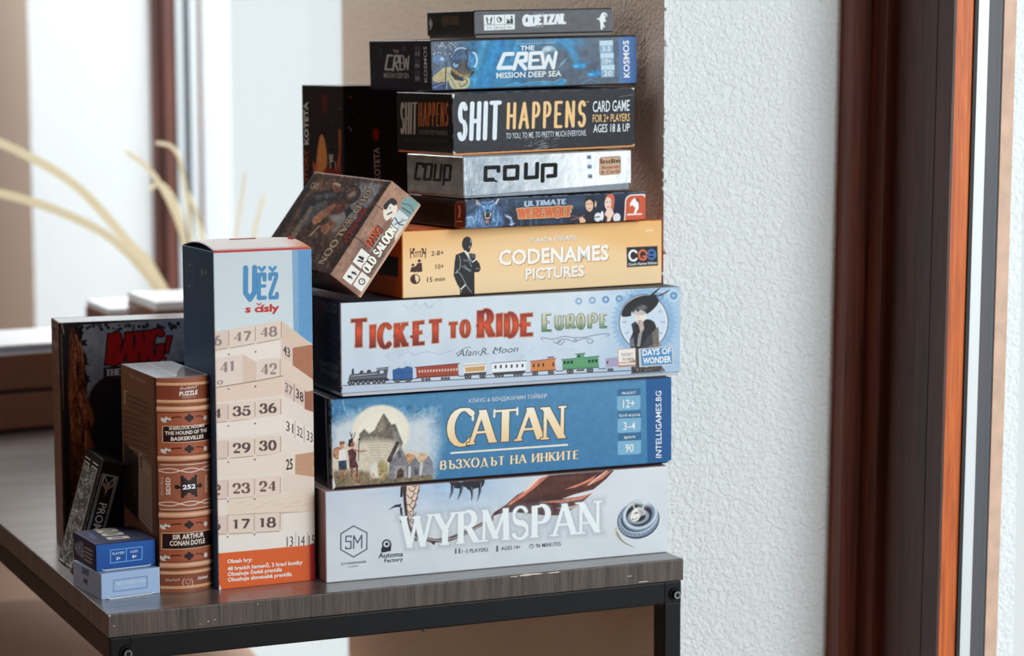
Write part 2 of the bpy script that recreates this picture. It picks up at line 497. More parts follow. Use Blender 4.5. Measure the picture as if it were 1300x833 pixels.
# stroke lettering: (weight 1 thick / 0 thin, points); arcs swell where they run upright
def _ar(*a): return ('a', arc(*a))
GL = {
 'A': (.76, [(.3, [(.05, 0), (.38, 1)]), (1, [(.38, 1), (.71, 0)]), (0, [(.18, .34), (.58, .34)])], [(.05, 0), (.71, 0)]),
 'B': (.66, [(1, [(.1, 0), (.1, 1)]), (0, [(.1, 1), (.32, 1)]), _ar(.32, .765, .2, .235, 90, -90), (0, [(.1, .53), (.32, .53)]), _ar(.34, .265, .24, .265, 90, -90), (0, [(.1, 0), (.34, 0)])], []),
 'C': (.74, [_ar(.42, .5, .36, .5, 48, 312)], []),
 'D': (.74, [(1, [(.1, 0), (.1, 1)]), (0, [(.1, 1), (.26, 1)]), _ar(.26, .5, .4, .5, 90, -90), (0, [(.1, 0), (.26, 0)])], []),
 'E': (.62, [(1, [(.1, 0), (.1, 1)]), (0, [(.1, 1), (.55, 1)]), (0, [(.1, .52), (.44, .52)]), (0, [(.1, 0), (.57, 0)])], []),
 'F': (.58, [(1, [(.1, 0), (.1, 1)]), (0, [(.1, 1), (.55, 1)]), (0, [(.1, .52), (.44, .52)])], [(.1, 0)]),
 'G': (.8, [_ar(.42, .5, .36, .5, 48, 330), (1, [(.72, .12), (.72, .44)]), (0, [(.5, .44), (.76, .44)])], []),
 'H': (.74, [(1, [(.1, 0), (.1, 1)]), (1, [(.64, 0), (.64, 1)]), (0, [(.1, .5), (.64, .5)])], [(.1, 0), (.1, 1), (.64, 0), (.64, 1)]),
 'I': (.2, [(1, [(.1, 0), (.1, 1)])], [(.1, 0), (.1, 1)]),
 'K': (.7, [(1, [(.1, 0), (.1, 1)]), (.3, [(.12, .42), (.58, 1)]), (1, [(.27, .56), (.62, 0)])], [(.1, 0), (.1, 1), (.62, 0), (.58, 1)]),
 'L': (.58, [(1, [(.1, 0), (.1, 1)]), (0, [(.1, 0), (.55, 0)])], [(.1, 1)]),
 'M': (.9, [(.2, [(.08, 0), (.1, 1)]), (1, [(.1, 1), (.45, .12)]), (.2, [(.45, .12), (.79, 1)]), (1, [(.79, 1), (.82, 0)])], [(.08, 0), (.82, 0)]),
 'N': (.76, [(.2, [(.1, 0), (.1, 1)]), (1, [(.1, 1), (.66, 0)]), (.2, [(.66, 0), (.66, 1)])], [(.1, 0), (.66, 1), (.06, 1)]),
 'O': (.8, [_ar(.4, .5, .34, .5, 0, 360, 28)], []),
 'P': (.62, [(1, [(.1, 0), (.1, 1)]), (0, [(.1, 1), (.3, 1)]), _ar(.3, .73, .24, .27, 90, -90), (0, [(.1, .46), (.3, .46)])], [(.1, 0)]),
 'Q': (.8, [_ar(.4, .5, .34, .5, 0, 360, 28), (1, [(.4, .2), (.74, -.12)])], []),
 'R': (.7, [(1, [(.1, 0), (.1, 1)]), (0, [(.1, 1), (.3, 1)]), _ar(.3, .75, .24, .25, 90, -90), (0, [(.1, .5), (.3, .5)]), (1, [(.34, .5), (.62, 0)])], [(.1, 0), (.64, 0)]),
 'S': (.6, [('s', arc(.3, .75, .21, .25, 25, 270, 14) + arc(.3, .25, .23, .25, 90, -155, 14))], []),
 'T': (.68, [(1, [(.34, 0), (.34, 1)]), (0, [(.04, 1), (.64, 1)])], [(.34, 0)]),
 'U': (.72, [(1, [(.1, 1), (.1, .28)]), _ar(.36, .28, .26, .28, 180, 360), (.3, [(.62, .28), (.62, 1)])], [(.1, 1), (.62, 1)]),
 'V': (.74, [(1, [(.04, 1), (.36, 0)]), (.2, [(.36, 0), (.68, 1)])], [(.04, 1), (.68, 1)]),
 'W': (1.0, [(1, [(.04, 1), (.27, 0)]), (.3, [(.27, 0), (.48, .92)]), (1, [(.48, .92), (.7, 0)]), (.3, [(.7, 0), (.94, 1)])], [(.04, 1), (.48, .95), (.94, 1)]),
 'Y': (.68, [(1, [(.04, 1), (.34, .45)]), (.3, [(.34, .45), (.64, 1)]), (1, [(.34, .45), (.34, 0)])], [(.34, 0), (.04, 1), (.64, 1)]),
 'Z': (.62, [(0, [(.06, 1), (.55, 1)]), (1, [(.55, 1), (.06, 0)]), (0, [(.06, 0), (.58, 0)])], []),
 '!': (.3, [(1, [(.16, 1), (.12, .34)]), (1, [(.1, .06), (.1, .02)])], []),
 ' ': (.34, [], []),
 'Ъ': (.74, [(1, [(.26, 0), (.26, 1)]), (0, [(.03, 1), (.26, 1)]), (0, [(.26, .54), (.44, .54)]), _ar(.44, .27, .24, .27, 90, -90), (0, [(.26, 0), (.44, 0)])], []),
 'З': (.58, [_ar(.26, .76, .2, .24, 160, -90), _ar(.26, .27, .24, .27, 90, -160)], []),
 'X': (.72, [(1, [(.06, 1), (.66, 0)]), (.1, [(.66, 1), (.06, 0)])], [(.06, 0), (.66, 0), (.06, 1), (.66, 1)]),
 'Д': (.82, [(.2, [(.16, 0), (.38, 1)]), (1, [(.4, 1), (.66, 0)]), (0, [(.04, 0), (.78, 0)]), (.2, [(.05, 0), (.05, -.18)]), (.2, [(.77, 0), (.77, -.18)])], []),
 'И': (.76, [(1, [(.1, 0), (.1, 1)]), (.1, [(.1, .04), (.66, .96)]), (1, [(.66, 0), (.66, 1)])], [(.1, 0), (.1, 1), (.66, 0), (.66, 1)]),
 '0': (.56, [_ar(.28, .5, .22, .5, 0, 360, 24)], []),
 '1': (.42, [(1, [(.22, 0), (.22, 1)]), (0, [(.06, .84), (.2, 1)])], [(.22, 0)]),
 '2': (.56, [_ar(.28, .72, .21, .28, 175, -35), (0, [(.44, .55), (.07, .07)]), (.7, [(.06, .05), (.51, .05)])], []),
 '3': (.56, [_ar(.26, .76, .19, .24, 165, -90), _ar(.26, .27, .23, .27, 90, -165)], []),
 '4': (.6, [(1, [(.42, 0), (.42, 1)]), (0, [(.42, 1), (.05, .3)]), (0, [(.04, .3), (.58, .3)])], [(.42, 0)]),
 '5': (.56, [(.5, [(.12, .97), (.5, .97)]), (0, [(.12, 1), (.1, .52)]), _ar(.26, .31, .24, .31, 130, -160)], []),
 '6': (.58, [_ar(.29, .3, .22, .3, 0, 360, 22), _ar(.5, .4, .43, .6, 108, 185)], []),
 '7': (.54, [(.6, [(.05, .96), (.5, .96)]), (.8, [(.5, .98), (.2, 0)])], []),
 '8': (.58, [_ar(.29, .74, .19, .26, 0, 360, 22), _ar(.29, .26, .23, .27, 0, 360, 22)], []),
 '9': (.58, [_ar(.29, .7, .22, .3, 0, 360, 22), _ar(.08, .6, .43, .6, -72, 5)], []),
}

_tc = {}
def text_mesh(body, bold=0.0, res=2):
    k = (body, bold)
    if k in _tc: return _tc[k]
    cu = bpy.data.curves.new('lettering', 'FONT')
    cu.body = body; cu.size = 1.0; cu.offset = bold; cu.resolution_u = res
    ob = bpy.data.objects.new('lettering', cu)
    COL.objects.link(ob)
    dg = bpy.context.evaluated_depsgraph_get()
    me = ob.evaluated_get(dg).to_mesh()
    V = np.array([v.co[:2] for v in me.vertices]).reshape(-1, 2)
    F = [list(p.vertices) for p in me.polygons]
    ob.evaluated_get(dg).to_mesh_clear()
    bpy.data.objects.remove(ob); bpy.data.curves.remove(cu)
    _tc[k] = (V, F)
    return _tc[k]
CAP = 0.729

class Sheet:
    """a printed face: colours on a fine grid, lettering as flat meshes just above; drawn on an art board whose corners are `quad`"""
    def __init__(s, quad, w, h, place, base=(0.5, 0.5, 0.5), K=1.4, bev=0.0008):
        s.w, s.h, s.place, s.bev = w, h, place, bev
        s.H = homography(quad); s.Hi = np.linalg.inv(s.H)
        q = np.array(quad, float)
        wp = 0.5 * (np.hypot(*(q[1] - q[0])) + np.hypot(*(q[2] - q[3])))
        hp = 0.5 * (np.hypot(*(q[3] - q[0])) + np.hypot(*(q[2] - q[1])))
        s.nx, s.ny = max(6, int(wp * K)), max(6, int(hp * K))
        s.u, s.v = np.meshgrid(np.linspace(0, 1, s.nx + 1), np.linspace(0, 1, s.ny + 1))
        s.X, s.Y = happly(s.H, s.u, s.v)
        s.C = np.empty(s.X.shape + (3,)); s.C[:] = base
        s.T = []
        s.aa = 0.5 / K
    # -- painting
    def mix(s, mask, col, sl=None):
        sl = sl or (slice(None), slice(None))
        c = col(s.X[sl], s.Y[sl]) if callable(col) else np.asarray(col, float)
        m = np.clip(mask, 0, 1)[..., None]
        s.C[sl] = s.C[sl] * (1 - m) + c * m
        return s
    def win(s, pts, pad):
        p = np.array(pts, float)
        ok = (s.X > p[:, 0].min() - pad) & (s.X < p[:, 0].max() + pad) & (s.Y > p[:, 1].min() - pad) & (s.Y < p[:, 1].max() + pad)
        r = np.where(ok.any(1))[0]; c = np.where(ok.any(0))[0]
        if len(r) == 0 or len(c) == 0: return None
        return (slice(r[0], r[-1] + 1), slice(c[0], c[-1] + 1))
    def poly(s, pts, col, a=1.0, soft=0.0, smooth=False):
        if smooth: pts = catmull(pts)
        sl = s.win(pts, soft + 2)
        if sl is None: return s
        X, Y = s.X[sl], s.Y[sl]
        d = np.full(X.shape, 1e9); inside = np.zeros(X.shape, bool)
        n = len(pts)
        for i in range(n):
            x0, y0 = pts[i]; x1, y1 = pts[(i + 1) % n]
            dx, dy = x1 - x0, y1 - y0
            t = np.clip(((X - x0) * dx + (Y - y0) * dy) / (dx * dx + dy * dy + 1e-9), 0, 1)
            d = np.minimum(d, np.hypot(X - x0 - t * dx, Y - y0 - t * dy))
            if y0 != y1:
                c = ((y0 <= Y) != (y1 <= Y)) & (X < (Y - y0) / (y1 - y0) * dx + x0)
                inside ^= c
        sd = np.where(inside, -d, d); k = max(soft, s.aa)
        return s.mix(a * np.clip(0.5 - sd / (2 * k), 0, 1), col, sl)
    def segs_d(s, segs, sl):
        X, Y = s.X[sl], s.Y[sl]; D = np.full(X.shape, 1e9)
        for g in segs:
            (x0, y0), (x1, y1), w0, w1 = g[:4]
            dx, dy = x1 - x0, y1 - y0
            if len(g) > 4:      # flat ended: perpendicular distance, cut by a band in letter space
                fn, c0, c1, sc = g[4]
                ln = math.hypot(dx, dy) + 1e-9
                pd = np.abs((X - x0) * dy - (Y - y0) * dx) / ln - w0 / 2
                b_ = fn(X, Y)
                D = np.minimum(D, np.maximum(pd, np.maximum(c0 - b_, b_ - c1) * sc))
                continue
            t = np.clip(((X - x0) * dx + (Y - y0) * dy) / (dx * dx + dy * dy + 1e-9), 0, 1)
            D = np.minimum(D, np.hypot(X - x0 - t * dx, Y - y0 - t * dy) - (w0 + (w1 - w0) * t) / 2)
        return D
    def line(s, pts, w, col, a=1.0, soft=0.0, smooth=False, closed=False, w1=None):
        if smooth: pts = catmull(pts, closed)
        if closed: pts = list(pts) + [pts[0]]
        n = len(pts) - 1; w1 = w if w1 is None else w1
        segs = [(pts[i], pts[i + 1], w + (w1 - w) * i / n, w + (w1 - w) * (i + 1) / n) for i in range(n)]
        sl = s.win(pts, max(w, w1) + soft + 2)
        if sl is None: return s
        k = max(soft, s.aa)
        return s.mix(a * np.clip(0.5 - s.segs_d(segs, sl) / (2 * k), 0, 1), col, sl)
    def disc(s, cx, cy, rx, col, ry=None, rot=0, soft=0.0, a=1.0, hole=0.0):
        ry = rx if ry is None else ry
        mr = max(rx, ry)
        sl = s.win([(cx - mr, cy - mr), (cx + mr, cy + mr)], soft + 2)
        if sl is None: return s
        c, sn = math.cos(R(rot)), math.sin(R(rot))
        x = (s.X[sl] - cx) * c + (s.Y[sl] - cy) * sn; y = -(s.X[sl] - cx) * sn + (s.Y[sl] - cy) * c
        r = np.hypot(x / rx, y / ry); m_ = min(rx, ry); k = max(soft, s.aa)
        m = np.clip(0.5 - (r - 1) * m_ / (2 * k), 0, 1)
        if hole: m = m * np.clip(0.5 + (r - hole) * m_ / (2 * k), 0, 1)
        return s.mix(a * m, col, sl)
    def noise(s, scale, amt, seed=0, sx=1.0, sy=1.0, octaves=3):
        nz = vnoise(s.X * sx, s.Y * sy, scale, seed, octaves) - 0.5
        s.C = np.clip(s.C + (nz * 2 * amt)[..., None], 0, 1)
        return s
    def paint(s, x0, y0, x1, y1, scale, amt, seed=0, sx=1.0, sy=1.0):
        """brushy mottling of a painted picture, stronger where the paint is dark or saturated"""
        m = np.clip(np.minimum(np.minimum(s.X - x0, x1 - s.X), np.minimum(s.Y - y0, y1 - s.Y)) / 6, 0, 1)
        lum = s.C.mean(-1); sat = s.C.max(-1) - s.C.min(-1)
        k = 0.5 * m * np.clip(0.85 - lum + 0.6 * sat, 0, 1)
        a = vnoise(s.X * sx + 900, s.Y * sy + 900, scale, seed, 3) - 0.5
        b = vnoise(s.X * sy + 300, s.Y * sx + 300, scale * 0.45, seed + 1, 2) - 0.5
        s.C = np.clip(s.C * (1 + (k * (a * 2.2 + b * 1.4) * amt)[..., None] * 2) + (k * a * amt * 0.5)[..., None] * np.array((1.0, 0.9, 0.75)), 0, 1)
        return s
    def speck(s, n, col, seed=0, r=(0.4, 0.9), box=None):
        rg = random.Random(seed)
        for k in range(n):
            if box: x, y = rg.uniform(box[0], box[2]), rg.uniform(box[1], box[3])
            else:
                x, y = happly(s.H, rg.random(), rg.random())
            s.disc(float(x), float(y), rg.uniform(*r), col, a=rg.uniform(0.4, 1))
        return s
    def edge(s, sides, w, col, a=1.0, seed=0, gaps=0.4):
        """worn rim along sides 'tlbr', broken up by noise"""
        nz = vnoise(s.X, s.Y, 5, seed, 2)
        for sd in sides:
            d = {'t': s.v * s.ny, 'b': (1 - s.v) * s.ny, 'l': s.u * s.nx, 'r': (1 - s.u) * s.nx}[sd] * (s.aa * 2)
            s.mix(a * np.clip(1 - d / w, 0, 1) * np.clip((nz - gaps) * 6, 0, 1), col)
        return s
    # -- lettering
    def text(s, body, p0, p1, h, col, bold=0.0, up=None, shear=0.0, lift=0.00022):
        V, F = text_mesh(body, bold)
        if len(V) == 0: return s
        x0, x1 = V[:, 0].min(), V[:, 0].max()
        p0 = np.array(p0, float); p1 = np.array(p1, float)
        e = p1 - p0
        if up is None:
            up = np.array((0.0, -1.0)) if abs(e[1]) < abs(e[0]) * 0.6 else np.array((e[1], -e[0])) / np.hypot(*e)
        up = np.array(up, float)
        tx = (V[:, 0] - x0) / max(1e-6, x1 - x0); ty = V[:, 1] / CAP
        P = p0 + tx[:, None] * e + ty[:, None] * (h * (up + shear * e / np.hypot(*e)))
        u, v = happly(s.Hi, P[:, 0], P[:, 1])
        s.T.append((u, v, F, col, lift))
        return s
    def tris(s, pts, faces, col, lift=0.0002):
        p = np.array(pts, float); u, v = happly(s.Hi, p[:, 0], p[:, 1])
        s.T.append((u, v, faces, col, lift)); return s
    def letters(s, body, p0, p1, h, col, thick=4.0, thin=1.5, serif=0.0, sth=None, outline=None, ow=0.8, halo=None, hw=3.0, ha=0.5, up=(0, -1), gap=0.1, heights=None, shadow=None, so=(0.8, 0.8), narrow=1.0):
        """stroke lettering painted on the sheet from p0 to p1 (base line), cap height h"""
        p0 = np.array(p0, float); p1 = np.array(p1, float); e = p1 - p0; up = np.array(up, float)
        hs = heights or [1.0] * len(body)
        adv = [GL[c][0] * k + gap for c, k in zip(body, hs)]
        tot = sum(adv) - gap; x = 0.0; segs = []
        sth = thin if sth is None else sth
        Mi = np.linalg.inv(np.array([[e[0], up[0] * h], [e[1], up[1] * h]]))
        fx = lambda X, Y: Mi[0, 0] * (X - p0[0]) + Mi[0, 1] * (Y - p0[1])
        fy = lambda X, Y: Mi[1, 0] * (X - p0[0]) + Mi[1, 1] * (Y - p0[1])
        el = float(np.hypot(*e))
        for c, k, ad in zip(body, hs, adv):
            _, st, sf = GL[c]
            M = lambda p: tuple(p0 + e * ((x + p[0] * k) / tot) + up * (h * p[1] * k))
            for wt, pts in st:
                if wt in ('a', 's'):
                    q = []
                    n = len(pts)
                    for i in range(n):
                        a_, b_ = pts[max(i - 1, 0)], pts[min(i + 1, n - 1)]
                        d = (b_[0] - a_[0], b_[1] - a_[1]); m_ = math.hypot(*d) + 1e-9
                        q.append(abs(d[1]) / m_ if wt == 'a' else abs(d[0]) / m_ if 0.25 < i / n < 0.75 else abs(d[1]) / m_ * 0.5)
                    for i in range(n - 1):
                        segs.append((M(pts[i]), M(pts[i + 1]), thin + (thick - thin) * q[i], thin + (thick - thin) * q[i + 1]))
                else:
                    w = thin + (thick - thin) * wt
                    for i in range(len(pts) - 1):
                        a_, b_ = pts[i], pts[i + 1]
                        if serif and abs(b_[1] - a_[1]) > 0.3 * abs(b_[0] - a_[0]):
                            lo, hi = sorted((a_[1] * k, b_[1] * k))
                            segs.append((M(a_), M(b_), w, w, (fy, lo - 0.3 * (0.02 < lo < 0.9) * w / h, hi + 0.3 * (0.1 < hi < 0.98) * w / h, h)))
                        elif serif:
                            yo = sth / 2 / h * k * (1 if a_[1] < 0.02 else -1 if a_[1] > 0.98 else 0)
                            a_, b_ = (a_[0], a_[1] + yo), (b_[0], b_[1] + yo)
                            lo, hi = sorted((x + a_[0] * k, x + b_[0] * k))
                            segs.append((M(a_), M(b_), w, w, (fx, lo / tot, hi / tot, el)))
                        else:
                            segs.append((M(a_), M(b_), w, w))
            if serif:
                for sx, sy in sf:
                    c0 = np.array(M((sx, sy))); ee = e / np.hypot(*e)
                    dy = up * (sth / 2 if sy < 0.5 else -sth / 2)
                    segs.append((tuple(c0 - ee * serif + dy), tuple(c0 + ee * serif + dy), sth, sth, (fx, (x + sx * k) / tot - serif / el, (x + sx * k) / tot + serif / el, el)))
            x += ad
        allp = [q for g in segs for q in g[:2]]
        sl = s.win(allp, thick + hw + 3)
        if sl is None: return s
        D = s.segs_d(segs, sl); k = 2 * s.aa
        if halo is not None: s.mix(ha * np.clip(1 - D / hw, 0, 1) ** 1.5, halo, sl)
        if shadow is not None:
            sg = [((g[0][0] + so[0], g[0][1] + so[1]), (g[1][0] + so[0], g[1][1] + so[1]), g[2], g[3]) for g in segs]
            s.mix(0.85 * np.clip(0.5 - s.segs_d(sg, sl) / (k * 1.6), 0, 1), shadow, sl)
        if outline is not None: s.mix(np.clip(0.5 - (D - ow) / k, 0, 1), outline, sl)
        return s.mix(np.clip(0.5 - D / k, 0, 1), col, sl)
    # -- to mesh
    def emit(s, mb, mat=0):
        e = 0.00012
        P = s.place(s.u, s.v, np.full(s.u.shape, e), s)
        nx, ny = s.nx + 1, s.ny + 1
        i = np.arange(nx * ny).reshape(ny, nx)
        q = np.stack([i[1:, :-1], i[1:, 1:], i[:-1, 1:], i[:-1, :-1]], -1).reshape(-1, 4)
        mb.add(P.reshape(-1, 3), q.tolist(), s.C.reshape(-1, 3), mat, True)
        for u, v, F, col, lift in s.T:
            mb.add(s.place(u, v, np.full(u.shape, e + lift), s), F, col, mat, False)

def flat(o, U, V, N):
    """sheet lying on a box face: origin at its top left corner, U right, V down, N out; its rim follows the rounded edge"""
    o, U, V, N = (np.array(q, float) for q in (o, U, V, N))
    def f(u, v, e, s):
        b = s.bev
        def drop(d):
            k = np.clip(b - d, 0, b)
            return b - np.sqrt(np.maximum(b * b - k * k, 0))
        dr = np.zeros_like(u)
        if b:
            dr = np.maximum(drop(np.minimum(u, 1 - u) * s.w), drop(np.minimum(v, 1 - v) * s.h))
        return o + u[..., None] * s.w * U + v[..., None] * s.h * V + (e - dr)[..., None] * N
    return f

def side(dim, which, z0=0.0, z1=None):
    """(width, height, placement) for a face of a box whose front left bottom corner is the origin"""
    w, d, h = dim; z1 = h if z1 is None else z1
    if which == 'front': return w, z1 - z0, flat((0, 0, z1), (1, 0, 0), (0, 0, -1), (0, -1, 0))
    if which == 'left': return d, z1 - z0, flat((0, d, z1), (0, -1, 0), (0, 0, -1), (-1, 0, 0))
    if which == 'top': return w, d, flat((0, d, z1), (1, 0, 0), (0, -1, 0), (0, 0, 1))

M_CARD = print_mat('printed_card', 0.45, spec=0.3, bump=0.02)
M_LINEN = print_mat('linen_finish_card', 0.42, spec=0.3, bump=0.12, scale=1500)
M_MATT = print_mat('matt_card', 0.62)
M_GLOSS = print_mat('glossy_card', 0.25, spec=0.4)
M_DULL = print_mat('dull_card', 0.7, spec=0.06, bump=0.02)
M_LAM = print_mat('laminated_card', 0.18, spec=0.6, bump=0.01)

def game_box(name, label, cat, P, rot, dim, body, art, lip=0.0, tray_col=None, mat=None, group=None, inset=0.0012, bev=0.0008, edit=None, lam=True):
    """lid over tray; art = {face: (quad, painter)}"""
    mat = mat or M_CARD
    t = empty(name, P, box_rot(*rot), label, cat, group)
    w, d, h = dim
    mb = MB()
    mb.box((0, 0, lip), (w, d, h), col=body, bev=bev, edit=edit)
    for which, (quad, base, K, paint) in art.items():
        ww, hh, pl = side(dim, which, lip)
        sh = Sheet(quad, ww, hh, pl, base, K, bev)
        paint(sh)
        sh.emit(mb, (1 if lam else 2) if which == 'top' else 0)
    mb.build('lid', [mat, M_LAM, M_DULL], t)
    if lip:
        MB().box((inset, inset, 0), (w - inset, d - inset, lip + 0.004), col=tray_col or body, bev=0.0005).build('tray', M_MATT, t)
    return t

def rr(x0, y0, x1, y1, r, skew=0.0):
    """rounded rectangle; skew tilts its horizontals (dy per px)"""
    p = arc(x1 - r, y0 + r, r, r, -90, 0, 4) + arc(x1 - r, y1 - r, r, r, 0, 90, 4) + arc(x0 + r, y1 - r, r, r, 90, 180, 4) + arc(x0 + r, y0 + r, r, r, 180, 270, 4)
    return [(x, y + (x - x0) * skew) for x, y in p]
def vgrad(y0, c0, y1, c1, slope=0.0, x0=0.0, mid=None):
    c0, c1 = np.array(c0), np.array(c1)
    def f(X, Y):
        t = np.clip((Y - (y0 + (X - x0) * slope)) / (y1 - y0), 0, 1)[..., None]
        if mid is not None:
            cm = np.array(mid)
            return np.where(t < 0.5, c0 + (cm - c0) * t * 2, cm + (c1 - cm) * (t * 2 - 1))
        return c0 + (c1 - c0) * t
    return f
WHITE = rgb(246); INK = rgb(24, 24, 28)
# ------------------------------------------------------------------ the big stack
STACK = 'board game boxes stacked on the console table'

# --- white box with a dragon
def art_dragon(s):
    s.mix(np.clip(1 - np.hypot((s.X - 570) / 130, (s.Y - 612) / 52), 0, 1) * 1.0, rgb(164, 194, 226))
    s.mix(np.clip((520 - s.X) / 110, 0, 1) * np.clip((690 - s.Y) / 60, 0, 1) * 0.6, rgb(186, 200, 220))
    s.mix(np.clip(1 - np.hypot((s.X - 700) / 80, (s.Y - 665) / 30), 0, 1) * 0.5, rgb(196, 204, 216))
    s.noise(30, 0.018, 3)
    BR, DB, CO, PK = rgb(88, 54, 48), rgb(58, 40, 40), rgb(214, 130, 108), rgb(240, 214, 204)
    # neck with scales
    s.poly([(509, 612), (532, 612), (529, 628), (524, 646), (524, 662), (528, 674), (538, 681), (552, 684), (570, 681), (590, 673), (606, 665), (625, 655), (625, 660), (604, 671), (588, 680), (570, 687), (548, 689), (531, 685), (521, 677), (514, 662), (511, 640)], rgb(96, 74, 72), smooth=False)
    s.poly([(515, 612), (531, 612), (528, 628), (523, 646), (523, 662), (527, 673), (520, 668), (516, 650), (514, 630)], rgb(232, 208, 190))
    for k, (x, y) in enumerate(((524, 618), (521, 624), (526, 627), (519, 632), (524, 636), (517, 641), (522, 645), (518, 650), (522, 655), (519, 660), (523, 664))):
        s.line([(x - 4, y - 4), (x - 1, y), (x + 3, y - 1), (x + 5, y - 5)], 0.8, rgb(70, 44, 44))
    s.line([(512, 612), (513, 640), (516, 660), (522, 675), (534, 684)], 1.6, rgb(60, 48, 54), smooth=True)
    s.line([(531, 679), (550, 685.5), (570, 684), (590, 677), (624, 658)], 1.1, rgb(196, 176, 170), smooth=True)
    for p in ([(507, 618), (510, 617), (509.5, 631), (506.5, 631)], [(492, 647), (500, 641), (508, 639.5), (507.5, 643.5), (500, 644)], [(506, 644), (509, 644), (510, 656), (507, 653)], [(506, 662), (510, 659), (509, 664)], [(545, 688), (552, 687), (550, 692)], [(524, 682), (529, 684), (527, 688)]):
        s.poly(p, rgb(52, 50, 60))
    # claws
    s.poly([(569, 612), (576, 611), (584, 612), (592, 609), (612, 607), (611, 617), (601, 620), (594, 622), (588, 618), (580, 620), (573, 618)], rgb(44, 44, 50), smooth=True)
    for a, b in (((573, 616), (569, 633)), ((584.5, 616), (579.5, 634)), ((596, 618), (597, 635)), ((608, 612), (604.5, 636))):
        s.line([a, ((a[0] + b[0]) / 2 + 1, (a[1] + b[1]) / 2), b], 5.2, rgb(44, 48, 58), w1=0.6)
        s.line([(a[0] + 1, a[1] + 1), ((a[0] + b[0]) / 2 + 1.6, (a[1] + b[1]) / 2), b], 1.3, rgb(134, 142, 158), w1=0.4)
    # wing
    s.poly([(622, 656), (626, 650), (640, 641), (655, 628), (668, 621), (684, 607), (695, 603), (777, 596), (778, 597), (768, 608), (752, 621), (728, 627), (712, 633), (735, 630), (751, 625.5), (738, 637), (728, 645), (708, 654), (690, 654), (666, 651), (648, 650), (632, 652)], BR)
    s.poly([(640, 648), (668, 632), (690, 628), (712, 633), (700, 640), (660, 645), (690, 652), (650, 649)], DB, a=0.5, soft=2)
    s.poly([(641, 642), (652, 632), (668, 621), (684, 607), (696, 603), (676, 620), (660, 632), (646, 641)], CO)
    s.poly([(662, 626), (676, 608), (684, 606.5), (672, 619)], PK, a=0.9)
    s.poly([(714, 621.5), (740, 611), (756, 602), (752, 609), (730, 618)], CO)
    s.poly([(742, 617), (760, 603), (776, 596.5), (764, 607), (752, 613)], CO)
    s.line([(770, 597), (757, 606), (746, 615)], 1.4, PK)
    s.poly([(680, 637.5), (712, 634), (735, 630), (751, 625.5), (737, 634), (712, 638)], CO)
    s.poly([(704, 645), (726, 642), (738, 638), (728, 646)], PK, a=0.8)
    s.paint(440, 590, 800, 700, 7, 0.22, 9, 0.5, 1.4); s.paint(776, 628, 842, 698, 3, 0.2, 19)
    s.letters('WYRMSPAN', (509, 696), (762, 675.5), 40.5, rgb(240, 246, 249), thick=7.6, thin=2.8, serif=5.6, sth=2.2, halo=rgb(150, 158, 172), hw=8, ha=0.45, gap=0.07)
    s.line([(736, 664), (748, 663)], 2.4, rgb(232, 239, 243))
    G = rgb(84, 88, 98)
    s.text('1–5 PLAYERS', (585, 702.2), (618.5, 699.6), 5.2, G, 0.004)
    s.text('AGES 14+', (635, 698.4), (659.5, 696.4), 5.2, G, 0.004)
    s.text('90 MINUTES', (679, 695.0), (711, 692.4), 5.2, G, 0.004)
    for x, y in ((577.5, 700), (582, 699.6)): s.disc(x, y - 3, 1, G); s.line([(x, y - 1.5), (x, y + 1.8)], 2, G)
    s.disc(630, 693.6, 1.2, G); s.line([(630, 695), (630, 699)], 2.4, G)
    s.disc(673.5, 693.2, 2.9, G, hole=0.72); s.line([(673.5, 693.2), (673.5, 691.6)], 0.7, G)
    N = rgb(62, 74, 96)
    s.line([(448.3, 667.6), (465.2, 676.3), (465.2, 696.8), (448.8, 706.8), (432.4, 697.4), (432.4, 677.4)], 1.4, N, closed=True)
    s.line([(445.2, 682), (445.2, 680.2), (438.8, 680.8), (438.8, 687.4), (445.2, 687), (445.2, 695.8), (438.8, 696.3), (438.8, 694)], 1.5, N)
    s.line([(448.6, 696), (448.6, 680), (453.4, 689), (458.6, 679.2), (458.6, 695.2)], 1.5, N)
    s.text('STONEMAIER', (433, 717), (465, 713.8), 3.0, N, 0.0)
    s.text('GAMES', (442.5, 720), (454.5, 718.8), 2.0, rgb(120, 130, 145))
    s.disc(490, 690.4, 5.8, rgb(42, 46, 56)); s.poly([(485, 692), (496, 691), (495.5, 699), (489, 700.5), (484, 701.5), (483, 698)], rgb(42, 46, 56))
    s.disc(490, 690.4, 4.0, rgb(222, 226, 232)); s.disc(490.2, 690.4, 2.1, rgb(42, 46, 56))
    s.text('Automa', (480, 708.2), (510.8, 705.8), 6.6, rgb(46, 52, 64), 0.012)
    s.text('Factory', (487.6, 713.6), (510.8, 711.6), 5.0, rgb(46, 52, 64), 0.012)
    # coiled hatchling
    B1, B2, B3 = rgb(60, 68, 82), rgb(128, 146, 172), rgb(222, 230, 236)
    s.line([(782, 671), (784, 681), (793, 689), (804, 694.5)], 4.2, rgb(196, 178, 150), w1=0.5, smooth=True)
    s.line([(783, 676), (790, 687), (803, 694)], 1.2, B1, w1=0.3, smooth=True)
    s.disc(810, 662.5, 28.6, rgb(224, 228, 232), 22, -18, soft=2.5)
    s.disc(810, 660, 27.6, B1, 23.2, -20)
    s.disc(810, 659, 26.6, B2, 22, -20); s.disc(811, 656.5, 24.6, B3, 19.5, -20, a=0.8)
    s.disc(810.5, 656, 23.6, B1, 18.6, -20)
    s.disc(812, 653.5, 23.4, B2, 19.8, -24, hole=0.7); s.disc(812.5, 652.4, 22.6, B3, 18.4, -24, hole=0.86, a=0.85)
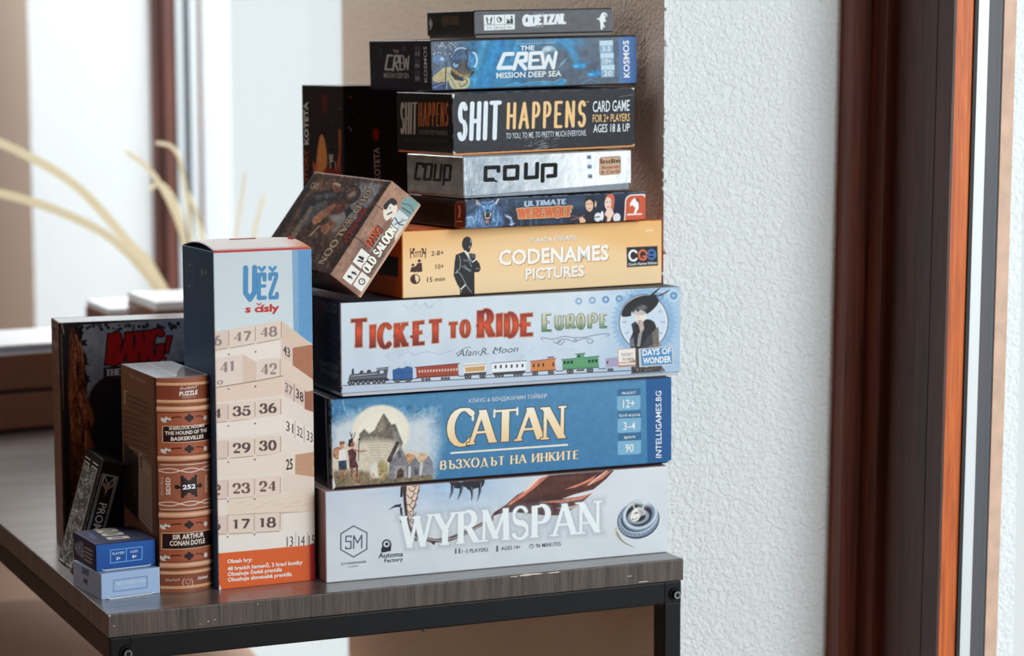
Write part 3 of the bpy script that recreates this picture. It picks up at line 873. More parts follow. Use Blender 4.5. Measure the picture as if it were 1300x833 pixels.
    s.disc(810, 652.5, 15.6, rgb(44, 46, 54), 13, -15)
    s.disc(810, 655.5, 14, rgb(150, 160, 172), 9.5, -10, hole=0.66)
    HW = rgb(238, 234, 226)
    s.line([(806, 647), (803, 639), (806, 634)], 2.6, rgb(206, 198, 186), w1=0.8, smooth=True); s.line([(815, 646), (819, 639), (824, 636)], 2.6, rgb(206, 198, 186), w1=0.8, smooth=True)
    s.poly([(803, 647), (810, 643.5), (817, 646), (819, 652), (813, 655), (809, 660.5), (802.5, 661.5), (799.5, 657), (801, 651)], HW, smooth=True)
    s.poly([(810, 645), (818, 647), (819, 652), (812, 654)], rgb(176, 178, 180), soft=1.4, a=0.8, smooth=True)
    s.line([(805.6, 651.4), (808.6, 650.4)], 1.4, INK); s.disc(802.4, 658.4, 0.6, INK); s.line([(801, 660), (805, 659), (809, 656.6)], 0.7, rgb(110, 100, 96), smooth=True)
    s.line([(812, 648), (815, 651), (813, 655)], 0.8, rgb(130, 130, 134), smooth=True)
    s.disc(818, 637, 8, rgb(214, 226, 230), 5, soft=4)
    for k in range(26):
        a = R(20 + k * 12.5); s.disc(810 + 24.8 * math.cos(a), 658.5 + 20 * math.sin(a) - 8 * math.cos(a) * 0.9, 0.9, rgb(240, 244, 246), a=0.5)
    s.mix(np.clip((3 - (s.u * s.nx / 1.4)) / 3, 0, 1) * 0.6, rgb(236, 236, 238))
Q_DRAGON = [(412, 624.6), (848.5, 590.4), (848, 700.6), (415, 739.6)]
game_box('board_game_box', 'white square game box with a brown dragon wing, bottom of the tall stack', 'game box', (-0.1453, 1.8602, 0.7502), (22.604, 0, 0), (0.2963, 0.295, 0.0722),
         rgb(150, 118, 112), {'front': (Q_DRAGON, rgb(218, 223, 229), 1.5, art_dragon)}, mat=M_LINEN, group=STACK)

# --- blue settlement box
def art_blue(s):
    s.C[:] = vgrad(480, rgb(84, 140, 180), 610, rgb(64, 124, 170), -0.07, 640)(s.X, s.Y)
    s.mix(np.clip((470 - s.X) / 60, 0, 1) * 0.4, rgb(52, 104, 148))
    # picture on the left
    s.poly([(418, 540), (440, 528), (470, 520), (500, 524), (520, 530), (545, 524), (552, 560), (548, 606), (420, 622)], rgb(214, 220, 226), soft=9, a=0.95)
    s.disc(482, 548, 36, rgb(238, 228, 208), 34, soft=1.5)
    s.disc(482, 548, 30, rgb(246, 240, 226), 28, soft=8, a=0.8)
    s.poly([(540, 560), (552, 520), (560, 560), (550, 600)], rgb(196, 212, 226), soft=8, a=0.6)
    s.poly([(455, 551), (461, 544.5), (467, 550.5), (474, 546), (478, 537), (485, 524.5), (491, 533), (495, 539), (500, 538), (504, 548), (510, 562), (508, 570), (456, 570)], rgb(112, 104, 96), soft=1)
    s.poly([(484, 527), (488, 540), (480, 556), (474, 560), (479, 540)], rgb(158, 142, 124), soft=2, a=0.8)
    s.poly([(497, 541), (505, 552), (508, 566), (498, 560)], rgb(140, 140, 138), soft=2, a=0.8)
    s.poly([(420, 570), (440, 562), (470, 557), (500, 560), (512, 572), (540, 575), (548, 605), (420, 620)], rgb(214, 202, 184), soft=4)
    for k in range(7):
        s.line([(462 + k * 2, 562 + k * 3.2), (490 - k, 561 + k * 3.4), (502 - k * 2, 565 + k * 2.6)], 0.8, rgb(168, 152, 134), a=0.7, smooth=True)
    s.poly([(420, 598), (450, 596), (480, 602), (548, 596), (550, 612), (420, 621)], rgb(132, 116, 92), soft=3)
    s.disc(484, 597, 8.5, rgb(172, 154, 110), 12, soft=2); s.poly([(470, 592), (478, 585), (481, 606), (470, 608)], rgb(226, 222, 214), soft=1.5)
    s.speck(50, rgb(182, 132, 108), 5, (0.6, 1.4), (448, 602, 480, 616)); s.speck(40, rgb(92, 92, 62), 6, (0.6, 1.3), (424, 600, 545, 614))
    # stone houses
    ST1, ST2 = rgb(128, 126, 132), rgb(92, 90, 98)
    s.poly([(493, 608), (494, 588), (507, 567), (514, 578), (520, 592), (520, 606)], ST1); s.poly([(490, 585), (502, 560), (506, 561), (495, 588)], rgb(74, 66, 64))
    s.poly([(503.5, 576), (506, 570), (508.5, 576), (508, 581), (504, 581)], ST2)
    s.poly([(500, 607), (501, 592), (514, 590), (517, 606)], rgb(158, 156, 158)); s.poly([(503, 607), (504, 597), (508, 594), (512, 597), (512, 606)], rgb(84, 62, 54))
    s.poly([(513, 578), (519, 575), (527, 579), (530, 586), (518, 589)], rgb(202, 152, 116)); s.poly([(518, 606), (519, 588), (526, 580), (534, 590), (534, 604)], ST1)
    s.poly([(525, 604), (525, 597), (528, 595), (530, 597), (530, 603)], ST2)
    s.poly([(529, 580), (534, 575), (541, 577), (545, 584), (534, 588)], rgb(206, 176, 148)); s.poly([(536, 604), (536, 587), (543, 578), (549, 588), (549, 602)], rgb(140, 140, 150)); s.disc(541, 588, 1, ST2)
    s.poly([(518, 607), (518, 592), (521, 592), (521, 606)], rgb(210, 206, 204)); s.poly([(532, 604), (532, 590), (535, 590), (535, 603)], rgb(206, 204, 206))
    # two figures
    s.disc(428.5, 575, 6.2, rgb(196, 142, 106), 7.4); s.disc(428.5, 575, 6.2, rgb(126, 74, 54), 7.4, hole=0.84)
    s.poly([(430, 571), (438, 570), (440, 585), (430, 586)], rgb(232, 230, 226)); s.disc(433.5, 566, 2.6, rgb(188, 136, 108), 3.2); s.poly([(430, 564), (431, 560), (437, 560), (436.5, 564)], rgb(120, 76, 60))
    s.poly([(429.5, 585), (439.5, 584), (440.5, 596), (430.5, 597)], rgb(54, 70, 92))
    for x in (433, 437.5): s.line([(x, 596), (x, 606)], 2.2, rgb(170, 116, 92))
    s.poly([(441, 572), (447, 569), (452, 575), (451.5, 583), (455, 593), (444, 595), (443, 584)], rgb(88, 50, 50)); s.disc(446.4, 564, 3, rgb(164, 96, 74), 3.6)
    s.poly([(441, 566), (442, 558), (447, 556.5), (447, 560), (444, 563), (444, 568)], rgb(38, 30, 32))
    s.line([(449, 571), (457, 573), (466, 572)], 2.0, rgb(182, 116, 86), w1=1.1)
    for a, b in (((446, 557), (443, 549)), ((447, 557), (450, 549)), ((445, 557), (446, 550))): s.line([a, b], 0.9, rgb(70, 62, 62))
    s.line([(455, 557), (454.5, 584)], 1.0, rgb(72, 52, 44)); s.disc(455.2, 557.5, 1.5, rgb(72, 60, 52))
    for x in (446.5, 453): s.line([(x, 594), (x + 0.4, 604)], 2.4, rgb(116, 64, 56))
    s.paint(414, 512, 560, 626, 5, 0.34, 13); s.paint(414, 512, 560, 626, 2.2, 0.22, 14)
    s.noise(6, 0.02, 11); s.noise(2.5, 0.016, 12)
    # title
    CRM = vgrad(513, rgb(250, 244, 232), 566, rgb(240, 204, 152), -0.062, 640, mid=rgb(248, 226, 188))
    for a, b in (((570, 566), (601, 563.5)), ((600, 564), (637, 561)), ((629, 562), (658, 560)), ((655, 559.8), (686, 557.5)), ((688, 558.2), (715, 556.5))): pass
    for ch, x0, x1, yb0, yb1, h in (('C', 567.5, 600, 566.8, 563.8, 47.5), ('A', 594, 626, 564.6, 561.8, 45), ('T', 622.5, 656.5, 562, 559.4, 43), ('A', 654, 687, 560, 557.4, 43.5), ('N', 686.5, 716, 558.4, 556.2, 43.5)):
        s.letters(ch, (x0, yb0), (x1, yb1), h - 2.0, CRM, thick=9.8, thin=3.0, serif=5.2, sth=2.6, outline=rgb(60, 54, 56), ow=1.0)
    s.line([(597.6, 522.5), (598, 533)], 2.8, CRM); s.line([(625.2, 520.5), (625.2, 529)], 2.6, CRM); s.line([(654.4, 518), (654.4, 526)], 2.6, CRM)
    s.line([(571.5, 575.2), (719, 564.8)], 2.2, rgb(246, 238, 218))
    s.letters('BЪЗXOДЪT HA ИHKИTE', (557.8, 596.4), (734.5, 582.8), 11.2, rgb(246, 226, 192), thick=2.5, thin=1.0, serif=1.9, sth=1.0, gap=0.12, outline=rgb(52, 76, 96), ow=0.5)
    s.text('КЛАУС & БЕНДЖАМИН ТОЙБЕР', (592.5, 511.0), (691.5, 504.4), 5.0, rgb(226, 232, 236), 0.0)
    # badges
    HD, LT = rgb(58, 108, 148), rgb(126, 178, 208)
    for (y, t, hh, nn, x) in ((493.6, 'възраст', 9, '12+', 782), (522.4, 'брой играчи', 9, '3–4', 783), (550.6, 'време', 9.6, '90', 783.7)):
        s.poly(rr(x, y + 6, x + 30, y + 27.5, 3, -0.05), LT); s.poly([(x, y), (x + 30, y - 1.6), (x + 30, y + hh - 1.4), (x, y + hh)], HD)
        wd = {'възраст': 18, 'брой играчи': 27, 'време': 14}[t]
        s.text(t, (x + 15 - wd / 2, y + 6.6), (x + 15 + wd / 2, y + 5.5), 4.0, rgb(226, 236, 242), 0.006)
        wd = 15 if nn != '90' else 10.5
        s.text(nn, (x + 15 - wd / 2, y + 23.6), (x + 15 + wd / 2, y + 22.9), 10.6, WHITE, 0.006)
    s.poly([(818.6, 478), (856, 475), (857, 592), (822.4, 592)], rgb(28, 92, 150))
    s.text('INTELLIGAMES.BG', (840, 581.4), (838.6, 495.6), 7.6, rgb(240, 246, 250), 0.004)
    s.line([(418, 621), (856, 588.5)], 4.6, rgb(16, 28, 44))
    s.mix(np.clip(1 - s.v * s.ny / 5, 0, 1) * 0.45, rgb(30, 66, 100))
    s.edge('l', 2.6, rgb(226, 226, 224), 0.9, 3, 0.35); s.edge('r', 1.6, rgb(214, 226, 236), 0.9, 5, 0.45)
    s.poly([(422, 612), (424, 606), (427, 618), (424, 621)], rgb(226, 224, 220)); s.poly([(845, 589), (854, 583), (856, 590)], rgb(206, 220, 232))
    s.line([(416.5, 509), (418, 540), (419, 580), (421, 618)], 1.4, rgb(206, 206, 204), a=0.8)
    s.line([(433, 508), (436, 522)], 0.8, rgb(200, 220, 236), a=0.8); s.line([(525, 524), (531, 520)], 1.0, rgb(60, 74, 90))
Q_BLUE = [(418, 507), (852.2, 478), (853.6, 588), (423, 621.5)]
def art_blue_left(s):
    s.noise(8, 0.03, 2); s.edge('r', 4, rgb(190, 186, 180), 0.9, 8, 0.3); s.line([(413, 500), (417.5, 622)], 1.3, rgb(200, 198, 194), a=0.8)
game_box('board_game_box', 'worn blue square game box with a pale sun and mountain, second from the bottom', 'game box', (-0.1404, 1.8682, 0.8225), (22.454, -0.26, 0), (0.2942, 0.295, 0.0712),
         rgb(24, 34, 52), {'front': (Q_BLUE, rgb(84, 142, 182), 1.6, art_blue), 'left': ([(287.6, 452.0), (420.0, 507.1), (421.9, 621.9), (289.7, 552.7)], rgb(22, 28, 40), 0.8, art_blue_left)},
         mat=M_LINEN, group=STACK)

# --- pale railway box
def art_train(s):
    s.C[:] = vgrad(380, rgb(214, 225, 234), 500, rgb(198, 211, 228), -0.05, 640)(s.X, s.Y)
    s.mix(np.clip((s.X - 740) / 90, 0, 1) * 0.75, rgb(158, 192, 222))
    s.noise(22, 0.022, 21)
    for seed in range(9):
        rg = random.Random(seed); x, y = rg.uniform(440, 760), rg.uniform(385, 470); p = []
        for k in range(12):
            x += rg.uniform(-4, 9); y += rg.uniform(-7, 7); p.append((x, y))
        s.line(p, 0.7, rgb(168, 186, 208), a=0.6, smooth=True)
    s.line([(506, 455), (520, 447), (527, 451), (545, 447), (560, 450), (580, 444)], 0.8, rgb(162, 180, 204), a=0.8, smooth=True)
    # gears along the top right and the round dial
    for x in range(738, 872, 17):
        y = 383 - (x - 738) * 0.055
        s.disc(x, y, 7.6, rgb(206, 224, 240), hole=0.8, a=0.8); s.disc(x, y, 4.6, rgb(98, 142, 188), hole=0.4, a=0.55 + 0.3 * (x > 770))
    s.disc(820, 410, 38, rgb(126, 168, 208), 42, soft=2, a=0.6)
    for k in range(44):
        a = 2 * math.pi * k / 44; s.line([(820 + 37 * math.cos(a), 410 + 41 * math.sin(a)), (820 + 41 * math.cos(a), 410 + 45 * math.sin(a))], 1.8, rgb(140, 180, 216), a=0.7)
    s.disc(819.5, 409.5, 31.5, rgb(206, 220, 234), 35.5); s.disc(819.5, 409.5, 31.5, rgb(128, 140, 158), 35.5, hole=0.94); s.disc(819.5, 409.5, 29, rgb(232, 238, 244), 32.5, hole=0.965)
    for k in range(12):
        a = 2 * math.pi * k / 12; s.line([(819.5 + 22 * math.cos(a), 409.5 + 25 * math.sin(a)), (819.5 + 26 * math.cos(a), 409.5 + 29 * math.sin(a))], 1.6, rgb(126, 164, 204), a=0.8)
    # lady in a broad black hat
    BK = rgb(22, 23, 29)
    s.poly([(803, 443), (802, 432), (806, 422), (804, 412), (810, 408), (826, 406), (834, 412), (838, 424), (838, 440), (842, 472), (804, 474)], rgb(66, 66, 74))
    s.poly([(829, 418), (838, 416), (839, 440), (832, 442)], rgb(116, 108, 96)); s.poly([(803, 440), (803, 432), (808, 428), (809, 440)], rgb(116, 120, 132))
    s.disc(815.5, 404, 6.2, rgb(238, 226, 216), 9.2, 8); s.poly([(811, 410), (820, 408), (821, 420), (813, 424)], rgb(196, 180, 172))
    s.line([(809.5, 401.2), (812.6, 400.6)], 0.9, BK); s.line([(816.6, 400.8), (820, 400)], 0.9, BK); s.line([(813.2, 408.3), (816.5, 408)], 1.0, rgb(150, 60, 60)); s.line([(813.3, 402), (812.6, 405.4)], 0.5, rgb(170, 140, 130))
    s.poly([(806, 418), (809, 412), (814, 416), (816, 442), (809, 441), (807, 430)], BK, smooth=True)
    s.poly([(819, 410), (824, 406), (832, 409), (834, 418), (824, 428), (817, 440), (813, 442), (815, 428), (820, 418)], BK, smooth=True)
    s.speck(60, rgb(84, 88, 98), 4, (0.4, 0.8), (806, 408, 834, 440))
    s.poly([(813, 424), (818, 420), (815, 440), (811, 440)], rgb(150, 150, 154))
    s.disc(816.5, 393.5, 11.5, rgb(40, 40, 46), 7, -15); s.disc(818, 391.5, 8, rgb(140, 138, 142), 3.4, -18, soft=2, a=0.7)
    s.poly([(806.5, 398), (809, 394), (812, 397), (816, 394), (822, 397), (822, 402), (808, 402)], rgb(238, 226, 216), soft=0.6, a=0.8)
    s.poly([(792, 402), (795, 391), (804, 382), (816, 377), (830, 376.5), (838, 380.5), (837, 387), (830, 395), (823, 399), (824, 391), (817, 387), (808, 391), (804, 398), (803, 402)], BK, smooth=True)
    s.line([(828, 377.5), (835, 371), (840, 367)], 3.2, BK, w1=0.8, smooth=True); s.line([(832, 377), (843, 374.5), (852, 369.5)], 3.4, BK, w1=0.7, smooth=True); s.line([(836, 376), (846, 372)], 1.0, rgb(190, 196, 206))
    s.paint(776, 368, 862, 474, 3, 0.14, 23)
    # title
    RED = vgrad(396, rgb(126, 36, 26), 438, rgb(120, 38, 28), -0.045, 560, mid=rgb(226, 84, 48))
    kw = dict(outline=rgb(214, 150, 118), ow=1.7)
    def T(ch, x0, x1, yt0, yb0, yb1, th, col=RED, **k2):
        h = yb0 - yt0
        a = dict(thick=th, thin=2.6, serif=th * 0.66, sth=2.4); a.update(k2)
        s.letters(ch, (x0 + 1, yb0 - 1), (x1 - 1, yb1 - 1), h - 3.4, rgb(88, 40, 32), outline=rgb(206, 150, 122), ow=1.3, **{**a, 'thick': th + 1.4, 'thin': a['thin'] + 1.2, 'sth': a['sth'] + 1.2})
        s.letters(ch, (x0 + 1, yb0 - 1), (x1 - 1, yb1 - 1), h - 3.4, col, **a)
    T('T', 443, 467.5, 403.6, 443, 441.5, 6.8); T('I', 469.5, 477.5, 411, 443.2, 442.6, 6.0); T('C', 480.5, 497.5, 410.5, 443, 442, 5.4)
    T('K', 502, 518.5, 409, 442.4, 441, 5.8); T('E', 526, 542.5, 406.5, 440.2, 438.8, 5.8); T('T', 545, 564.5, 404.5, 437.4, 436, 6.0)
    T('T', 571, 584.5, 407.5, 430.5, 429.8, 4.0, thin=1.8, sth=1.8); T('O', 587, 599.2, 406, 429, 428.4, 3.6, thin=1.8)
    T('R', 609, 631, 392.8, 430, 428.8, 7.0); T('I', 633.8, 640, 396.8, 428.6, 428, 5.8); T('D', 643.8, 660.4, 396.5, 428.8, 428, 5.8); T('E', 664, 681.8, 396.8, 428.6, 427.6, 5.8)
    for x, y in ((524, 428), (609, 414), (664, 413.5), (502, 427)): s.disc(x, y, 2.0, rgb(96, 40, 32)); s.disc(x, y, 1.2, rgb(190, 70, 44))
    GRN = vgrad(397, rgb(216, 212, 190), 422, rgb(66, 120, 74), -0.04, 730, mid=rgb(190, 194, 164))
    def E_(ch, x0, x1, yt, yb, th):
        s.letters(ch, (x0 + 1, yb - 1), (x1 - 1, yb - 1.4), yb - yt - 3, rgb(70, 80, 66), thick=th + 1.5, thin=3.0, serif=2.6, sth=2.6)
        s.letters(ch, (x0 + 1, yb - 1), (x1 - 1, yb - 1.4), yb - yt - 3, GRN, thick=th, thin=1.8, serif=1.8, sth=1.6)
    E_('E', 691, 705.5, 396.5, 422.8, 5.0); E_('U', 707.6, 719, 399, 419.6, 4.2); E_('R', 721.4, 734, 398.8, 419, 4.2); E_('O', 735.6, 745.6, 398.2, 418.8, 3.8); E_('P', 749, 762, 397.8, 418.6, 4.2); E_('E', 764.6, 775.4, 397, 418.4, 4.4)
    s.text('Alan R. Moon', (583, 453.4), (660, 447.2), 9.0, rgb(104, 106, 116), -0.004, shear=0.32)
    for p in ([(584, 452), (582, 449), (586, 447), (590, 444), (596, 441), (600, 442)], [(612, 446), (610, 449), (614, 452)], [(631, 444), (629, 448), (633, 450)]): s.line(p, 0.7, rgb(104, 106, 116), smooth=True)
    SW = rgb(116, 124, 142)
    for p in ([(692, 432), (690.5, 430), (693, 429), (705, 431), (720, 427.5), (731, 429), (745, 428.5), (760, 425.5), (775, 424), (775.5, 426.5), (773, 427)],
              [(731, 434), (722, 431), (714, 432), (711, 436), (716, 437.5), (720, 433)], [(736, 433), (745, 430), (753, 431), (756, 434.5), (751, 436), (748, 432)], [(706, 434), (709, 436), (716, 433)]):
        s.line(p, 0.9, SW, smooth=True)
    s.disc(733.6, 432.6, 2.2, SW, hole=0.5)
    # train
    dn = lambda x: 490.6 - (x - 434) * 0.0557
    s.line([(434, dn(434)), (803, dn(803))], 0.8, rgb(96, 98, 108))
    for k in range(122): x = 435 + k * 3.02; s.disc(x, dn(x) + 0.2, 0.75, rgb(60, 62, 72))
    s.poly([(434, dn(434) + 1.6), (803, dn(803) + 1.6), (866, 468), (866, 472), (433, 502)], rgb(184, 199, 222), a=0.55)
    def wheels(xs, r=2.2):
        for x in xs: s.disc(x, dn(x) - r - 0.3, r, rgb(58, 58, 66)); s.disc(x, dn(x) - r - 0.3, r * 0.4, rgb(150, 150, 156))
    GR = rgb(62, 64, 74)
    b = lambda x, o: (x, dn(x) - o)
    s.poly([b(442, 8), b(444, 13), b(446, 14), b(478, 15.5), b(480, 18), b(494, 19), b(492, 5), b(444, 4)], rgb(82, 84, 96)); s.poly([b(440, 3), b(444, 6), b(494, 6.5), b(495, 3)], rgb(44, 46, 54))
    s.poly([b(446, 14), b(447, 21), b(449, 21), b(449.5, 14)], GR); s.poly([b(456, 14), b(458, 18), b(461, 18), b(462, 15)], GR); s.poly([b(466, 15), b(467, 18.5), b(471, 18.5), b(472, 15)], GR)
    s.line([b(446, 11.5), b(480, 13)], 1.1, rgb(176, 178, 186)); s.line([b(444, 8.6), b(490, 9.4)], 0.8, rgb(140, 142, 152)); s.line([b(479, 19.4), b(494, 20.2)], 1.2, GR)
    s.poly([b(483, 16.5), b(488, 17), b(488, 13), b(483, 12.5)], rgb(196, 204, 214)); wheels((444, 448, 455, 461.5, 468, 476, 482, 488), 2.9)
    s.poly([b(499.6, 16.6), b(508, 19), b(513, 18), b(518, 20.5), b(525.6, 18.5), b(526, 3.6), b(500, 3.6)], rgb(52, 98, 158)); s.poly([b(500, 3.8), b(526, 3.8), b(525, 2.2), b(501, 2.2)], rgb(40, 42, 52)); s.line([b(500, 12), b(526, 13)], 0.7, rgb(34, 66, 116)); s.line([b(512, 17), b(512, 4)], 0.6, rgb(34, 66, 116)); wheels((504.5, 507.5, 518.5, 521.5))
    s.poly([b(530, 17.6), b(584, 19.6), b(585, 5), b(531, 4)], rgb(162, 72, 58)); s.line([b(529, 18.2), b(585.6, 20.2)], 1.3, rgb(120, 54, 44)); s.line([b(531, 5), b(585, 5.6)], 1.4, rgb(108, 52, 44))
    for k in range(14): x = 533.5 + k * 3.7; s.poly([b(x, 14.4), b(x + 2.1, 14.5), b(x + 2.1, 11.4), b(x, 11.3)], rgb(222, 196, 184))
    wheels((539, 543.5, 547, 564, 568, 572), 1.9)
    s.poly([b(591, 17), b(592, 19.6), b(606, 20.4), b(619, 20), b(620.6, 16), b(620, 6), b(592, 5)], rgb(234, 230, 222)); s.poly([b(593, 14.6), b(619, 15.6), b(618, 9.5), b(594, 9)], rgb(206, 160, 104)); s.poly([b(592, 7.4), b(620.6, 8), b(620, 4.6), b(592, 4)], rgb(84, 80, 80)); wheels((595, 599, 614, 617.5), 2.5); s.line([b(591, 17), b(620, 18)], 0.7, rgb(128, 122, 118))
    s.poly([b(627.5, 18), b(671, 19), b(671, 5.5), b(628, 5)], rgb(236, 240, 244)); s.line([b(627, 18.4), b(671.6, 19.2)], 1.1, rgb(128, 134, 146)); s.poly([b(628, 6.4), b(671, 7), b(669, 3.4), b(630, 3)], rgb(66, 68, 76))
    for k in range(6): x = 631 + k * 6.9; s.poly([b(x, 15.4), b(x + 2.3, 15.5), b(x + 2.3, 11.4), b(x, 11.3)], rgb(52, 58, 70))
    wheels((633, 637, 641, 657, 661, 665), 1.9)
    s.poly([b(676.8, 17.4), b(708, 19.6), b(708.6, 6), b(677.4, 5)], rgb(210, 132, 78)); s.line([b(676, 18), b(709, 20)], 1.1, rgb(146, 86, 54)); s.line([b(699, 21.6), b(706, 22)], 1.6, rgb(120, 62, 44)); s.line([b(677, 5), b(709, 5.6)], 1.2, rgb(110, 70, 52))
    for x in (680, 686, 692, 704.6): s.poly([b(x, 15), b(x + 2, 15.1), b(x + 2, 10.6), b(x, 10.5)], rgb(60, 42, 38))
    wheels((681, 684.5, 701, 704.5), 2.3)
    s.poly([b(717, 17.4), b(762.6, 19.6), b(763.4, 6), b(717.6, 5.2)], rgb(96, 160, 116)); s.line([b(716, 18), b(763.4, 20)], 1.1, rgb(64, 110, 82)); s.poly([b(735, 18.6), b(745, 19), b(745, 24), b(735, 23.6)], rgb(96, 160, 116)); s.line([b(734, 24), b(746, 24.6)], 1.1, rgb(64, 110, 82)); s.line([b(717.6, 5.4), b(763, 6)], 1.2, rgb(56, 84, 68))
    for x in (718.6, 723, 727.4, 749.6, 754, 758.4): s.poly([b(x, 16), b(x + 3.2, 16.2), b(x + 3.2, 12.6), b(x, 12.4)], rgb(36, 58, 50))
    s.poly([b(736.4, 22.6), b(739.6, 22.8), b(739.6, 20), b(736.4, 19.8)], rgb(36, 58, 50))
    for k in range(12): s.line([b(718 + k * 4, 11), b(718 + k * 4, 6)], 0.5, rgb(70, 126, 90))
    wheels((725, 729, 750, 754), 2.5); s.line([b(736, 3.4), b(744, 3.6)], 2.2, rgb(70, 78, 76))
    s.poly([b(771.4, 16.6), b(790, 17.6), b(790, 6), b(772, 5.4)], rgb(168, 160, 190)); s.poly([b(773, 13), b(775, 13), b(775, 10), b(773, 10)], rgb(60, 58, 72)); wheels((776, 779.5), 2.0)
    for x0, x1 in ((495, 500), (526, 531), (585, 592), (621, 628), (671, 677), (709, 717), (763, 772)): s.line([b(x0, 4), b(x1, 4)], 1.0, rgb(70, 70, 78))
    # small ticket card and the maker's sign
    s.poly([(787, 443.8), (809, 442), (809.4, 464.4), (788, 466)], rgb(238, 232, 226)); s.line([(787, 443.8), (809, 442), (809.4, 464.4), (788, 466)], 0.9, rgb(186, 156, 140), closed=True)
    s.poly([(788, 460), (800, 459.6), (809, 456), (809.4, 464), (788, 465.8)], rgb(150, 92, 66), a=0.65); s.line([(789, 462.4), (808, 461.4)], 2.0, rgb(240, 234, 228))
    s.text('TICKET', (791, 452.4), (806, 451.4), 4.0, rgb(172, 156, 150), 0.0); s.text('TO RIDE', (792.6, 458.2), (807, 457.2), 3.8, rgb(150, 120, 112), 0.0)
    s.poly([(806, 468), (812, 464), (840, 463), (846, 470.6), (804, 474)], rgb(62, 58, 58), soft=1)
    s.speck(40, rgb(168, 158, 146), 8, (0.4, 0.9), (808, 465, 844, 471))
    s.poly([(813, 442.8), (855.4, 439.2), (857, 463), (814, 466)], rgb(214, 208, 200)); s.poly([(815.6, 443.6), (854, 440.6), (855.4, 461.6), (816.6, 464.4)], rgb(80, 146, 200))
    s.line([(826, 441), (833, 438.4), (842, 439)], 1.2, rgb(150, 130, 112), smooth=True)
    s.text('DAYS OF', (817.6, 451.6), (853.2, 448.8), 7.8, WHITE, 0.03); s.text('WONDER', (818.4, 461.8), (853.6, 459.2), 7.8, WHITE, 0.03)
    s.edge('l', 2.4, rgb(228, 230, 232), 0.8, 4, 0.2)
    s.line([(430, 493), (434, 494)], 1.6, INK)
Q_TRAIN = [(431, 385), (866, 365.3), (865, 471.6), (433.4, 501)]
def art_train_left(s):
    s.noise(6, 0.05, 5)
    for k, (x, y) in enumerate(((425, 392), (418, 390), (411, 389))):
        s.disc(x, y, 2.6, rgb(150, 160, 180), 6, hole=0.7, a=0.8)
    s.poly([(407, 400), (414, 402), (415, 440), (408, 436)], rgb(60, 40, 36), soft=1); s.disc(409.6, 391, 2.6, rgb(120, 62, 58), 4)
    for k in range(26): s.line([(418 + (k % 3) * 4, 405 + k * 3), (422 + (k % 3) * 3, 407 + k * 3)], 0.9, rgb(104, 112, 130), a=0.6)
    s.text('DAYS OF', (407, 463), (430, 472), 7, rgb(120, 124, 132), 0.02, up=(0, -1)); s.text('WONDER', (407, 472), (430, 482), 7, rgb(120, 124, 132), 0.02, up=(0, -1))
    s.edge('r', 2.2, rgb(196, 192, 190), 0.8, 4, 0.3)
game_box('board_game_box', 'pale blue square game box with a row of small railway carriages on its side', 'game box', (-0.1325, 1.8696, 0.8953), (24.349, 0, 0.0), (0.298, 0.298, 0.0733),
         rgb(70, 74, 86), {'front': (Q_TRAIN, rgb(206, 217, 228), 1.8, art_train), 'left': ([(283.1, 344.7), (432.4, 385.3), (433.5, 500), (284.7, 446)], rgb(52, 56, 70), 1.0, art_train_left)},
         lip=0.0026, tray_col=rgb(196, 198, 206), mat=M_LINEN, group=STACK)
